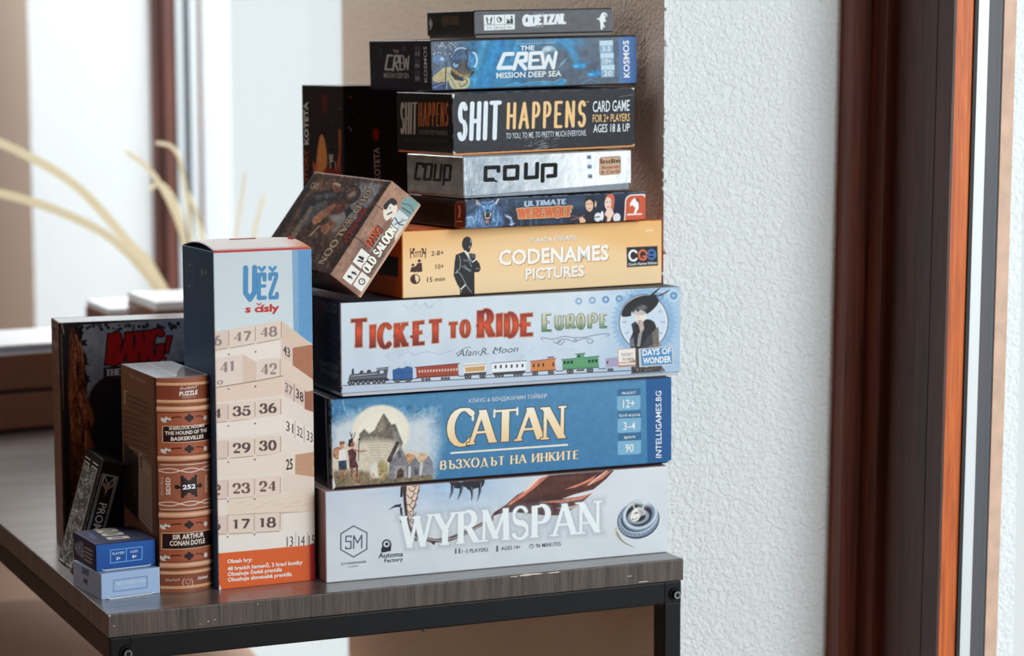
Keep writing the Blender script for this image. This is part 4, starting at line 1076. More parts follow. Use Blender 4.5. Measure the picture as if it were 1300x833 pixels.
# --- orange box
OR1, OR2 = rgb(243, 190, 126), rgb(247, 217, 172)
def art_orange(s):
    s.C[:] = vgrad(285, rgb(240, 184, 116), 372, rgb(248, 216, 172), -0.05, 680)(s.X, s.Y)
    s.poly([(509, 330), (560, 310), (640, 296), (760, 300), (850, 330), (850, 365), (509, 385)], OR2, a=0.55, soft=14)
    s.poly([(700, 283), (780, 280), (842, 300), (842, 330), (780, 312)], rgb(242, 190, 124), a=0.6, soft=8)
    D = rgb(70, 40, 28)
    for x, d in ((520.5, 1), (540, -1)):
        s.line([(x, 316), (x + d * 0.6, 328)], 1.1, D); s.line([(x + d * 1.2, 322), (x + d * 4, 321.6)], 1.2, D); s.disc(x + d * 4.2, 317, 1.5, D)
        s.line([(x + d * 1.6, 322), (x + d * 3.6, 318.5)], 1.8, D); s.line([(x + d * 4, 321.8), (x + d * 5, 327)], 1.0, D)
    s.line([(526, 320.6), (535, 320)], 1.0, D)
    for x in (527.5, 530.4, 533): s.line([(x, 320.5), (x + 0.2, 326.6)], 0.8, D)
    s.disc(532, 331.6, 1.9, D); s.poly([(529, 334.6), (535, 334), (536, 345), (529, 346)], D); s.disc(524, 336.8, 1.7, D); s.poly([(520.5, 345.6), (522, 339.5), (526, 339), (530, 336), (530.6, 341), (528, 346)], D)
    s.disc(527, 354.6, 6.2, D, 6.2); s.poly([(527, 354.6), (526.6, 349), (530, 349.4), (532, 353), (531.4, 357), (529, 359)], OR2); s.disc(527, 354.6, 6.2, D, 6.2, hole=0.88)
    s.text('2-8+', (547, 325.4), (562.6, 324.2), 6.4, D); s.text('10+', (552.4, 342.0), (563, 341.2), 6.4, D); s.text('15 min', (542, 358.4), (564.2, 356.8), 6.4, D)
    # man in a black suit
    B, Wt, G = rgb(34, 32, 38), rgb(238, 236, 232), rgb(150, 150, 158)
    s.poly([(588, 320), (578, 324), (576.6, 333), (575.4, 350), (580, 361), (583.4, 366), (583.4, 374.4), (602, 373.2), (601.6, 346), (607.4, 345.4), (609.6, 341.4), (608, 335), (603.2, 329), (600.6, 323), (596.4, 321.6), (593, 322.8)], B)
    s.disc(592, 309.8, 6.3, B, 9.0, 4); s.poly([(588, 314), (597, 312), (595.6, 320), (591, 321.8), (588.4, 319)], B)
    s.poly([(596.4, 304), (598, 305), (597.4, 309), (595.4, 308)], G); s.poly([(594.4, 313), (597, 311.6), (596, 315), (594, 316)], G)
    s.poly([(587.6, 318.6), (590, 318.2), (594, 322), (596, 321.4), (597, 328), (598, 333), (593.6, 327)], Wt); s.poly([(593.8, 322.4), (595.6, 322.2), (597.6, 331), (596, 329)], B)
    s.line([(599, 333), (604, 329.4)], 1.6, Wt); s.line([(585, 367), (590, 362)], 1.7, Wt); s.disc(600.6, 325.4, 2.6, rgb(88, 86, 92), 3.2)
    for p in ([(578, 347), (583, 341), (583.6, 330), (582, 325)], [(577.6, 346.5), (583, 347), (589, 357), (591, 362)], [(586, 338), (592, 342), (597, 342.6)], [(589, 337), (595, 344), (597, 344.6)], [(590, 360), (594, 366), (598, 371)], [(580, 343), (578.6, 347)], [(588, 330.4), (592.6, 332)], [(593, 328), (598, 339)], [(584, 372), (585.4, 368)], [(604, 341), (607.6, 341.4)]):
        s.line(p, 0.9, rgb(186, 186, 190), smooth=True, a=0.85)
    SH = rgb(196, 140, 92)
    for dx, dy, c, lf in ((0.9, 1.0, SH, 0.0002), (0, 0, rgb(252, 248, 240), 0.0003)):
        s.text('CODENAMES', (632 + dx, 336.8 + dy), (772 + dx, 329.4 + dy), 19.2, c, 0.03, lift=lf)
        s.text('PICTURES', (666 + dx, 354.6 + dy), (740.6 + dx, 350.4 + dy), 13.8, c, 0.028, lift=lf)
        s.text('VLAADA CHVATIL', (670.5 + dx * .4, 307.8 + dy * .4), (732 + dx * .4, 304.2 + dy * .4), 5.8, c, 0.02, lift=lf)
    K_ = rgb(44, 40, 42)
    s.poly([(795.2, 314), (834.8, 312.2), (835.2, 336.8), (795.6, 339.4)], K_)
    s.line(arc(803.8, 324.4, 5.2, 6.4, 40, 320), 2.7, WHITE); s.line(arc(816, 323.6, 5.0, 6.0, 40, 345) , 2.7, rgb(222, 112, 76)); s.line([(821, 325.2), (816.4, 325.4)], 2.4, rgb(222, 112, 76))
    s.line(arc(827.2, 323.0, 4.8, 5.8, 140, -165), 2.6, rgb(66, 120, 190)); s.line([(823.4, 323.4), (831.6, 323)], 2.2, rgb(66, 120, 190))
    s.text('Czech Games Edition', (797.2, 337.2), (833.8, 334.8), 3.4, WHITE, 0.012)
    s.edge('tl', 1.4, rgb(214, 110, 52), 0.8, 3, 0.15)
    s.line([(820, 292.4), (829, 292)], 1.6, rgb(250, 224, 190), soft=0.6)
Q_ORANGE = [(509.5, 294.5), (841, 278.8), (839.8, 359.4), (511.3, 379)]
def art_orange_left(s):
    s.poly([(455, 318), (505.5, 327), (505.5, 352), (455, 344)], rgb(34, 28, 28))
    s.line([(470, 334), (482, 336)], 1.2, rgb(120, 140, 150), a=0.6); s.line([(468, 340), (500, 345)], 1.0, rgb(110, 110, 110), a=0.5)
    s.noise(8, 0.02, 4)
game_box('board_game_box', 'orange game box with a man in a black suit on its side', 'game box', (-0.0859, 1.8977, 0.9692), (28.939, -0.05, 0), (0.2406, 0.16, 0.0528),
         rgb(214, 104, 40), {'front': (Q_ORANGE, OR1, 1.7, art_orange), 'left': ([(402.4, 278.3), (510.1, 293.9), (510.9, 379.3), (403.5, 357.9)], rgb(206, 92, 34), 0.8, art_orange_left)}, group=STACK)

# --- thin dark box with a snarling wolf
def art_wolf(s):
    s.C[:] = vgrad(250, rgb(40, 52, 74), 285, rgb(30, 40, 60), -0.04, 700)(s.X, s.Y)
    s.noise(14, 0.05, 31, 0.7, 1.0)
    for x, y, rx, ry in ((600, 263, 8, 6), (642, 262, 6, 8), (660, 256, 20, 4), (735, 258, 14, 5), (700, 284, 20, 4)): s.disc(x, y, rx, rgb(84, 108, 142), ry, soft=5, a=0.5)
    for x in (664, 676, 683, 715): s.line([(x, 277), (x + 0.5, 289)], 2.4, rgb(92, 116, 140), a=0.5, soft=1)
    # wolf
    BL, HB, DK = rgb(70, 104, 146), rgb(142, 176, 208), rgb(20, 26, 40)
    s.poly([(592, 291), (593, 276), (600, 272), (607, 262), (611, 256), (620, 258), (630, 258), (636, 263), (640, 272), (641, 288), (634, 290)], BL, soft=2)
    s.poly([(604, 260), (603.5, 253.6), (608, 256), (609.6, 261)], rgb(170, 160, 170)); s.poly([(628, 259), (632, 252.5), (634.5, 252.6), (631, 260)], rgb(196, 188, 192))
    s.poly([(609, 259), (614, 255), (620, 256), (627, 255), (629, 261), (625, 267), (624, 272), (616, 272), (614, 266)], rgb(92, 132, 176), smooth=True)
    s.disc(614.6, 262.2, 1.6, HB); s.disc(623.4, 260.6, 1.6, HB); s.line([(612, 259.5), (617, 261.4)], 1.2, DK); s.line([(621, 260.6), (626, 258)], 1.2, DK)
    s.disc(619.6, 268, 2.4, DK, 1.6)
    s.poly([(615, 271), (619.6, 270.4), (625, 271), (624.6, 279), (622, 285), (618, 285), (615.6, 279)], rgb(44, 24, 34), smooth=True)
    for x0, x1 in ((616.4, 617.2), (624, 622.8)): s.poly([(x0 - 0.9, 270.8), (x0 + 0.9, 270.8), (x1, 277.4)], rgb(240, 232, 226))
    s.line([(617.4, 276.8), (620, 277.6), (622.6, 276.6)], 1.2, rgb(232, 218, 214)); s.poly([(617, 279), (622.8, 279), (622, 284), (618, 284)], rgb(172, 124, 140), soft=0.8)
    for p in ([(609, 266), (610, 274), (608, 284)], [(632, 268), (634, 276), (632, 286)], [(606, 270), (604, 280)], [(629, 264), (627, 272), (628, 280)], [(612, 274), (612, 284)]): s.line(p, 1.8, HB, a=0.65, smooth=True, soft=0.6)
    s.disc(597, 281, 6, rgb(112, 152, 190), 6, soft=3, a=0.9); s.line([(593, 277), (600, 276), (602, 284)], 1.4, rgb(180, 206, 226), a=0.7, smooth=True)
    s.line([(643, 273), (650, 278), (652, 286)], 3.0, rgb(120, 146, 182), soft=0.8, smooth=True); s.line([(645, 275), (651, 277)], 1.4, rgb(216, 226, 236), a=0.8); s.line([(649, 285), (655, 284)], 1.4, rgb(206, 216, 230), a=0.8)
    s.paint(588, 248, 662, 296, 4, 0.4, 33); s.paint(588, 248, 662, 296, 1.8, 0.25, 34)
    s.letters('ULTIMATE', (667, 262.4), (720.5, 259.4), 6.6, rgb(172, 190, 212), thick=2.8, thin=1.4, serif=1.6, sth=1.2, gap=0.08)
    s.letters('WEREWOLF', (659.5, 277.6), (728, 274.4), 12.2, vgrad(263, rgb(196, 100, 62), 278, rgb(224, 112, 66)), thick=3.8, thin=1.8, serif=2.2, sth=1.6, outline=rgb(212, 170, 126), ow=1.1, gap=0.06)
    # the two villagers
    SK = rgb(232, 188, 158)
    s.poly([(741, 286), (744, 272), (750, 268.6), (757, 270), (760, 284)], rgb(30, 36, 46)); s.disc(749.6, 260.6, 4.8, SK, 8.2, -6); s.poly([(744.6, 256), (745, 251.4), (751, 250.2), (755, 252), (755.6, 260), (753.6, 257), (750, 254)], rgb(34, 28, 32), smooth=True)
    s.line([(746.6, 259.4), (748.4, 259.2)], 0.7, INK); s.line([(751, 259), (752.8, 258.8)], 0.7, INK); s.line([(748.4, 265), (751, 264.8)], 0.8, rgb(170, 96, 84)); s.disc(757.4, 259.6, 1.1, SK, 4)
    s.poly([(737, 276), (741, 274.6), (746, 279.6), (744, 284), (739, 283)], SK); s.line([(728, 274), (738, 276), (744, 273)], 1.4, rgb(120, 82, 74)); s.line([(727, 279), (738, 276)], 1.2, rgb(140, 96, 84))
    s.disc(773, 258.4, 4.4, rgb(240, 208, 192), 8); s.poly([(769, 252), (773, 247.2), (779, 248), (781, 256), (779, 270), (776.6, 266), (777, 255), (773, 251)], rgb(206, 106, 76), smooth=True)
    s.line([(770.4, 257), (772, 257)], 0.7, INK); s.line([(774.6, 256.8), (776, 256.6)], 0.7, INK); s.line([(772, 262.8), (774.4, 262.6)], 0.9, rgb(180, 70, 70))
    s.poly([(772, 265), (777, 264), (781, 271), (780, 281), (771, 282), (769, 272)], rgb(238, 206, 190)); s.poly([(769, 272), (770, 282), (772, 282), (773, 276)], rgb(84, 40, 40)); s.poly([(778, 276), (781, 271), (782, 281), (776, 282)], rgb(84, 40, 40))
    for x, y in ((761, 275.6), (784.6, 276.2)): s.disc(x, y, 4.6, rgb(226, 226, 230), 5.6)
    s.disc(766, 274, 2.2, rgb(232, 232, 236), 6); s.line([(757, 276), (763, 275)], 1.2, rgb(60, 66, 76))
    # red badge with a white horse
    s.poly(rr(793.8, 247.8, 823.6, 290, 8, -0.045), rgb(236, 216, 200)); s.poly(rr(795.4, 249.6, 820.4, 290, 7, -0.045), rgb(208, 92, 62)); s.poly([(792, 281.6), (796, 279.4), (822, 277.4), (822, 292), (792, 292)], rgb(140, 34, 28))
    s.poly([(800, 259), (803, 254), (806, 251.8), (808, 256), (811, 258), (811, 265), (808, 271), (805.6, 271), (807, 264), (803, 260.6), (801, 262.6)], WHITE); s.line([(808.6, 252.6), (811, 256), (811.6, 260)], 1.3, rgb(70, 78, 92), smooth=True); s.line([(798, 272.4), (815, 271.6)], 2.0, rgb(240, 226, 216))
    s.edge('t', 1.2, rgb(176, 196, 214), 0.8, 5, 0.35); s.edge('b', 1.2, rgb(226, 176, 140), 0.7, 6, 0.5); s.edge('l', 2, rgb(200, 200, 204), 0.9, 7, 0.45)
Q_WOLF = [(590, 253.5), (819.2, 244), (820.7, 278.7), (592, 291)]
def art_wolf_left(s):
    s.poly(rr(577.6, 256, 600, 300, 5), rgb(170, 132, 120)); s.poly(rr(578.6, 257.2, 600, 300, 4), rgb(128, 52, 36)); s.line([(583, 262), (584, 268), (583, 276)], 1.8, rgb(226, 200, 190), smooth=True); s.line([(580, 281), (587, 281.6)], 1.0, rgb(220, 190, 176))
    s.poly([(540, 254), (562, 256), (562, 275), (540, 273)], rgb(40, 42, 40), a=0.7, soft=1)
game_box('board_game_box', 'thin dark blue game box with a snarling wolf and a red badge', 'game box', (-0.0362, 1.9046, 1.0232), (32.364, -0.1, 0), (0.1734, 0.12, 0.0233),
         rgb(22, 26, 36), {'front': (Q_WOLF, rgb(36, 48, 70), 2.0, art_wolf), 'left': ([(495.0, 244.2), (590.9, 253.5), (591.1, 290.9), (495.3, 279.7)], rgb(20, 22, 26), 1.2, art_wolf_left)}, mat=M_GLOSS, group=STACK)

# --- silver box
M_FOIL = print_mat('silver_foil', 0.34, metal=0.35, bump=0.25, scale=160)
def art_silver(s):
    s.mix(np.clip((680 - s.X) / 70, 0, 1) * vnoise(s.X * 1.5, s.Y * 0.8, 16, 44), rgb(120, 134, 148)); s.mix(np.clip((s.X - 690) / 50, 0, 1) * 0.8, rgb(252, 253, 254)); s.noise(9, 0.07, 41, 1.6, 0.7)  # white right half paints the bright mirror reflection on the foil
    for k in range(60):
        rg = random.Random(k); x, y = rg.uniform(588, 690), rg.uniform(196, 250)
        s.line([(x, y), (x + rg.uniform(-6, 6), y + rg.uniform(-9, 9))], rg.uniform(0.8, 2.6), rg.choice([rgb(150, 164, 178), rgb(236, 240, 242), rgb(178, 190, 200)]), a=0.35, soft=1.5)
    K_ = rgb(28, 30, 36); w = 5.2
    s.line([(633, 217.5), (633, 212.6), (616.4, 213.4), (616.4, 229.2), (626, 228.6)], w, K_); s.line([(625, 228.6), (632, 231.4)], 4.2, K_, w1=1.5)
    s.line([(641.4, 212.4), (657.6, 211.6), (657.6, 227), (641.4, 227.8)], w, K_, closed=True)
    s.line([(668.4, 208.6), (668.4, 226.4), (682.8, 225.6), (682.8, 207.8)], w, K_)
    s.line([(690, 230.6), (690, 209.8), (706.2, 209), (706.2, 223.6), (697, 224.4)], w, K_)
    for x, y in ((748.6, 198.4), (749.6, 211.8), (750.6, 225)):
        s.poly([(x - 3, y - 3), (x + 2.6, y - 3.2), (x + 2.8, y + 2.8), (x - 2.8, y + 3)], rgb(150, 164, 180)); s.line([(x - 1.5, y), (x + 1.5, y)], 1.6, rgb(70, 78, 92))
    s.poly(rr(761.6, 198.2, 789, 224, 3.4, -0.07), rgb(196, 166, 142)); s.line(rr(762.4, 199, 788.2, 223.2, 3, -0.07), 0.7, rgb(150, 116, 92), closed=True)
    s.text('Indie', (763.4, 207.6), (788, 205.8), 6.6, rgb(96, 66, 50), 0.02); s.text('Boards', (765, 215), (786.6, 213.4), 4.6, rgb(164, 98, 62), 0.012); s.text('& Cards', (764, 221.4), (788, 219.6), 4.6, rgb(164, 98, 62), 0.012)
    s.edge('lb', 2.0, rgb(240, 244, 246), 0.7, 4, 0.3)
Q_SILVER = [(587, 200), (802.2, 188), (802.7, 235.5), (589.3, 250.8)]
def art_silver_left(s):
    s.noise(10, 0.12, 42); K_ = rgb(18, 18, 20); w = 3.2
    s.line([(536, 215), (536, 211.6), (528, 211.4), (528, 230), (534, 230.4)], w, K_)
    s.line([(539, 211.8), (546.6, 212), (546.6, 230.6), (539, 230.4)], w, K_, closed=True); s.line([(551, 212), (551, 230.8), (558.6, 231), (558.6, 212.2)], w, K_); s.line([(563, 236), (563, 212.4), (570.6, 212.6), (570.6, 230.6), (565, 230.6)], w, K_)
def askew(bm):
    for v in bm.verts:
        if v.co.z < 0.004 and v.co.x > 0.1: v.co.z += 0.0040
t = empty('board_game_box', (-0.0373, 1.8956, 1.0476), box_rot(35.972, -0.3, 0), 'silver foil game box under the black box, its lid sitting askew', 'game box', STACK)
mb = MB().box((0, 0, 0.0012), (0.1676, 0.0799, 0.0325), col=rgb(196, 202, 208), bev=0.0012, edit=askew)
w, hh, pl = side((0.1676, 0.0799, 0.0325), 'front', 0.0012)
def wedge(u, v, e, s, pl=pl):
    p = pl(u, v, e, s); p[..., 2] += 0.0040 * u * v
    return p
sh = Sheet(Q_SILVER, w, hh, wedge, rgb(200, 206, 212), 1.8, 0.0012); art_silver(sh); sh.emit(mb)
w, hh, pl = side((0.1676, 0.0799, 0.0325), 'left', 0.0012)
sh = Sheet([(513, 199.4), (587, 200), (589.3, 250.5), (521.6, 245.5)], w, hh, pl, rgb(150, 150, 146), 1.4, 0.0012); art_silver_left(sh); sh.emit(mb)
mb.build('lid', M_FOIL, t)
MB().box((0.0014, 0.0014, 0), (0.1662, 0.0785, 0.024), col=rgb(136, 144, 154), bev=0.0006).build('tray', M_FOIL, t)

# --- black card game box with hand lettering
def art_black(s):
    s.noise(5, 0.025, 51); s.noise(1.6, 0.02, 52)
    Wt, O = rgb(226, 234, 242), rgb(240, 198, 138)
    s.letters('SHIT', (582, 179.0), (634, 176.6), 46, Wt, thick=5.6, thin=5.6, gap=0.3)
    s.letters('HAPPENS', (643.5, 163.6), (743, 159.4), 31.5, O, thick=3.9, thin=3.9, gap=0.34)
    s.text('TO YOU, TO ME, TO PRETTY MUCH EVERYONE.', (642.6, 177.6), (745, 172), 7.8, rgb(206, 214, 222), 0.004)
    s.text('™', (742.4, 130), (746.6, 129.8), 2.5, O)
    s.text('CARD GAME', (752, 141.4), (798.6, 139.0), 15.0, Wt, 0.008); s.text('FOR 2+ PLAYERS', (752.4, 154.6), (799.2, 152.4), 10.4, O, 0.006); s.text('AGES 18 & UP', (753.4, 168), (799.6, 165.8), 11.0, Wt, 0.006)
    for k in range(46):
        rg = random.Random(k + 9); x, y = rg.uniform(664, 706), rg.uniform(176, 192)
        s.line([(x, y), (x + rg.uniform(1, 9), y - rg.uniform(0, 3))], rg.uniform(0.4, 0.9), rgb(176, 180, 186), a=rg.uniform(0.2, 0.7))
    s.edge('tlrb', 1.4, rgb(150, 150, 154), 0.7, 4, 0.42)
    s.poly([(571, 118), (576, 118.6), (575, 126), (572, 124)], rgb(220, 220, 220)); s.poly([(576, 194), (581, 198), (575, 199)], rgb(226, 222, 216)); s.poly([(800, 109), (806, 108), (805, 113)], rgb(226, 226, 226)); s.poly([(803, 184), (808, 181), (808.5, 186)], rgb(226, 226, 226))
    s.line([(796, 166), (795, 181)], 0.9, rgb(30, 30, 34)); s.line([(590, 128), (592, 186)], 0.6, rgb(140, 140, 144), a=0.5); s.line([(786, 121), (803, 118)], 1.0, rgb(150, 150, 154), a=0.6)
Q_BLACK = [(572.6, 119.8), (804.6, 109), (807.3, 183.8), (576.5, 198.2)]
def art_black_left(s):
    Wt, O = rgb(190, 184, 176), rgb(196, 110, 64)
    s.letters('SHIT', (509, 171.6), (528.6, 171.6), 39.5, Wt, thick=2.4, thin=2.4, gap=0.26)
    s.letters('HAPPENS', (531.6, 161.4), (568.6, 161), 29.5, O, thick=1.7, thin=1.7, gap=0.34)
    s.text('TO YOU TO ME TO PRETTY MUCH EVERYONE', (532, 172.4), (569, 173.4), 6.2, rgb(150, 142, 134)); s.text('CARD GAME FOR PLAYERS 18 & UP', (511, 182.6), (569.4, 183.6), 5.4, rgb(84, 78, 72))
game_box('card_game_box', 'black game box with white and orange hand lettering, between diver box and silver box', 'game box', (-0.0459, 1.9207, 1.0800), (31.965, -0.9, 0), (0.1745, 0.0896, 0.0487),
         rgb(26, 26, 28), {'front': (Q_BLACK, rgb(48, 48, 54), 1.8, art_black), 'left': ([(502.9, 118.3), (572.8, 119.6), (576.5, 198), (504.8, 193.6)], rgb(26, 25, 25), 1.5, art_black_left)},
         lip=0.0014, tray_col=rgb(214, 150, 96), mat=M_CARD, group=STACK, inset=0.0004)

# --- blue box with a diver
def art_diver(s):
    def bg(X, Y):
        c = np.empty(X.shape + (3,)); c[:] = rgb(92, 108, 128)
        m = np.clip(1 - np.abs(X - 622 + (Y - 80) * 0.5) / 62, 0, 1)[..., None]; c = c * (1 - m) + np.array(rgb(26, 124, 186)) * m
        m = np.clip(1 - np.abs(X - 655) / 40, 0, 1)[..., None] * 0.7; c = c * (1 - m) + np.array(rgb(34, 118, 176)) * m
        m = np.clip((570 - X) / 30, 0, 1)[..., None]; c = c * (1 - m) + np.array(rgb(92, 104, 124)) * m
        m = np.clip((X - 668) / 40, 0, 1)[..., None] * np.clip((Y - 46) / 20, 0, 1)[..., None]; c = c * (1 - m) + np.array(rgb(88, 102, 120)) * m  # grey towards the right paints the gloss haze over the print
        return c
    s.C[:] = bg(s.X, s.Y)
    for x, w, c in ((612, 8, rgb(86, 178, 220)), (624, 10, rgb(44, 156, 212)), (645, 6, rgb(60, 160, 206)), (656, 4, rgb(96, 176, 214)), (600, 6, rgb(20, 96, 150))):
        s.poly([(x, 48), (x + w, 48), (x + w - 14, 112), (x - 18, 112)], c, a=0.55, soft=3)
    s.noise(9, 0.03, 61)
    s.disc(715, 50, 20, rgb(58, 150, 206), 7, soft=7, a=0.9); s.poly([(712, 52), (726, 52), (737, 72), (732, 82), (722, 66)], rgb(62, 148, 200), a=0.8, soft=3); s.poly([(722, 70), (713, 78), (710, 84), (716, 80)], rgb(140, 196, 222), a=0.7, soft=1)
    for k in range(16): s.line([(658 + k * 3, 54 - k * 0.1), (658 + k * 3, 49)], 0.9, rgb(132, 172, 200), a=0.7)
    s.line([(657, 55), (704, 53)], 1.1, rgb(150, 186, 208), a=0.8); s.line([(655, 50), (660, 47), (700, 45), (706, 49)], 0.9, rgb(120, 150, 176), a=0.8)
    s.disc(698, 66, 10, rgb(152, 186, 202), 9); s.disc(700, 69, 8, rgb(92, 120, 142), 7, soft=3); s.disc(696, 61, 5, rgb(206, 224, 230), 3, soft=2)
    for p in ([(640, 116), (644, 108), (656, 104), (664, 106), (676, 103), (690, 102), (706, 102), (713, 98), (720, 101), (718, 106), (700, 110), (680, 112)],): s.poly(p, rgb(48, 150, 204), a=0.9, soft=1.5); s.line(p[1:9], 1.0, rgb(140, 206, 228), a=0.7, smooth=True)
    for k in range(14): x = 672 + k * 3; s.line([(x, 98), (x, 106)], 0.7, rgb(112, 132, 150), a=0.6)
    s.poly([(640, 116), (648, 110), (690, 108), (780, 105), (812, 102), (812, 118)], rgb(26, 40, 62), a=0.85, soft=2)
    for x, y in ((733, 81), (752, 91)):
        s.poly([(x - 6, y), (x, y - 4), (x + 10, y - 3.6), (x + 12, y + 1), (x + 4, y + 4.6), (x - 4, y + 4)], rgb(36, 146, 204), soft=0.8); s.line([(x + 4, y - 3), (x + 20, y - 3)], 2.2, rgb(50, 110, 172), a=0.7); s.line([(x - 3, y + 1), (x + 2, y + 1)], 1.0, rgb(170, 220, 236))
    s.line([(740, 104), (750, 99), (762, 102)], 1.6, rgb(90, 140, 180), smooth=True)
    # diver
    s.speck(70, rgb(206, 220, 230), 3, (0.3, 0.9), (550, 54, 586, 70)); s.disc(557, 76, 8, rgb(100, 136, 178), 6, soft=1); s.disc(561, 75, 2.4, rgb(186, 208, 226), soft=1)
    s.poly([(549, 100), (554, 94), (566, 85), (571, 88), (572, 96), (566, 104), (555, 105)], rgb(200, 186, 138), smooth=True)
    for k in range(4): s.line([(551 + k, 98 + k * 2), (560 + k * 2, 93 + k * 2.4), (569, 92 + k * 2)], 0.7, rgb(126, 110, 74), smooth=True)
    s.poly([(548, 116), (550, 108), (560, 104), (572, 104), (582, 112), (580, 116)], rgb(52, 70, 116)); s.line([(549, 112), (566, 105)], 1.2, rgb(150, 164, 190), a=0.8)
    s.poly([(568, 86), (575, 88), (586, 100), (594, 96), (597, 105), (592, 112), (576, 113), (570, 104)], rgb(196, 188, 150), smooth=True)
    s.poly([(573, 88), (580, 94), (590, 101), (588, 103), (578, 101), (572, 94)], rgb(40, 40, 46)); s.line([(569, 92), (574, 102), (580, 112)], 0.9, rgb(104, 96, 70), smooth=True); s.line([(590, 100), (594, 104), (586, 110), (584, 106)], 1.0, rgb(40, 44, 44), smooth=True)
    s.disc(587, 77.5, 15.6, rgb(84, 84, 84), 18); s.disc(584, 70, 12.5, rgb(66, 92, 128), 10.5, -20); s.line(arc(586, 77.5, 14, 17, 200, 292), 1.8, rgb(190, 212, 230), a=0.9)
    s.poly([(573, 84), (580, 90), (592, 95), (600, 90), (596, 98), (586, 97), (576, 92)], rgb(162, 130, 76), smooth=True); s.disc(588, 84, 9, rgb(74, 70, 66), 8, soft=3, a=0.8)
    s.disc(578.6, 81.6, 5.4, rgb(40, 62, 92), 6.6); s.disc(578.6, 82.4, 3.6, rgb(130, 178, 212), 3.4); s.disc(579.6, 79.4, 2, rgb(40, 62, 92))
    s.disc(599.4, 76, 7.2, rgb(66, 132, 184), 11.6, -8); s.line(arc(600, 76, 6, 10, -80, 60), 2.4, rgb(206, 230, 242), a=0.9); s.line([(592, 64), (594, 74), (592, 84), (596, 88)], 2.0, rgb(46, 44, 48), smooth=True); s.line(arc(599.4, 76, 7.2, 11.6, 60, 160), 1.2, rgb(50, 54, 60))
    s.poly([(599, 90), (603, 89), (602, 94), (597, 96)], rgb(54, 56, 60)); s.line([(567, 78), (566, 90), (566, 106), (566, 113)], 1.3, rgb(40, 40, 46), smooth=True); s.line([(568, 100), (567, 114)], 0.8, rgb(206, 206, 206), smooth=True); s.line([(570, 72), (574, 69), (576, 64)], 1.2, rgb(40, 48, 60), smooth=True)
    s.paint(546, 48, 610, 118, 4, 0.32, 63); s.paint(606, 44, 815, 116, 7, 0.22, 64, 1.2, 0.7)
    # title
    def P(pts): return s.poly(pts, rgb(236, 242, 246))
    s.line([(651.5, 67.4), (641, 68), (633.6, 85.6), (650, 84.8)], 5.0, rgb(236, 242, 246))
    s.line([(653.6, 86.4), (659, 67.2), (669, 66.6), (668.4, 75.6), (660, 77), (668, 86)], 5.0, rgb(236, 242, 246))
    s.line([(686.6, 65.8), (674.6, 66.6), (673.4, 85), (688, 84.2)], 4.8, rgb(236, 242, 246)); s.line([(674, 75.6), (684, 75)], 3.6, rgb(236, 242, 246))
    W2 = rgb(236, 242, 246); s.line([(688.4, 65.8), (692.2, 84.6), (697.2, 69.5), (703.4, 84.6), (706.6, 65.2)], 4.2, W2); s.line([(687, 84.4), (692, 84.4)], 4.0, W2)
    s.text('THE', (661, 63.0), (678.8, 62.2), 6.0, rgb(236, 242, 246), 0.03); s.text('MISSION DEEP SEA', (630.8, 98.6), (713.6, 94.8), 7.2, rgb(236, 242, 246), 0.024)
    for (x, y, tt) in ((760.8, 50, '3-5'), (762.2, 65.6, '10+'), (763.6, 80.6, '20')):
        s.poly([(x, y), (x + 16.8, y - 0.8), (x + 17.2, y + 14.6), (x + 0.6, y + 15.4)], rgb(142, 176, 204)); s.poly([(x, y), (x + 16.8, y - 0.8), (x + 17, y + 5.4), (x + 0.2, y + 6)], rgb(196, 220, 232))
        s.text(tt, (x + 3.4, y + 13.4), (x + 14, y + 12.8), 6.4, rgb(236, 244, 248), 0.012)
    s.poly([(784.4, 40), (812, 38), (812, 108), (788, 108)], rgb(70, 116, 178)); s.poly([(784, 38), (788, 38), (792, 108), (787, 108)], rgb(96, 130, 176), soft=2, a=0.7)
    s.text('KOSMOS', (799.6, 95.4), (797.2, 49), 7.6, WHITE, 0.022)
    s.line([(545, 51.6), (808, 42.6)], 3.6, rgb(16, 18, 24)); s.line([(546, 117), (811, 104)], 4.6, rgb(16, 24, 40))
    s.edge('l', 1.6, rgb(150, 156, 164), 0.7, 4, 0.4); s.edge('r', 1.6, rgb(150, 176, 214), 0.7, 5, 0.3)
Q_DIVER = [(546.4, 51.3), (806.7, 42.4), (809.4, 104), (548.6, 116.7)]
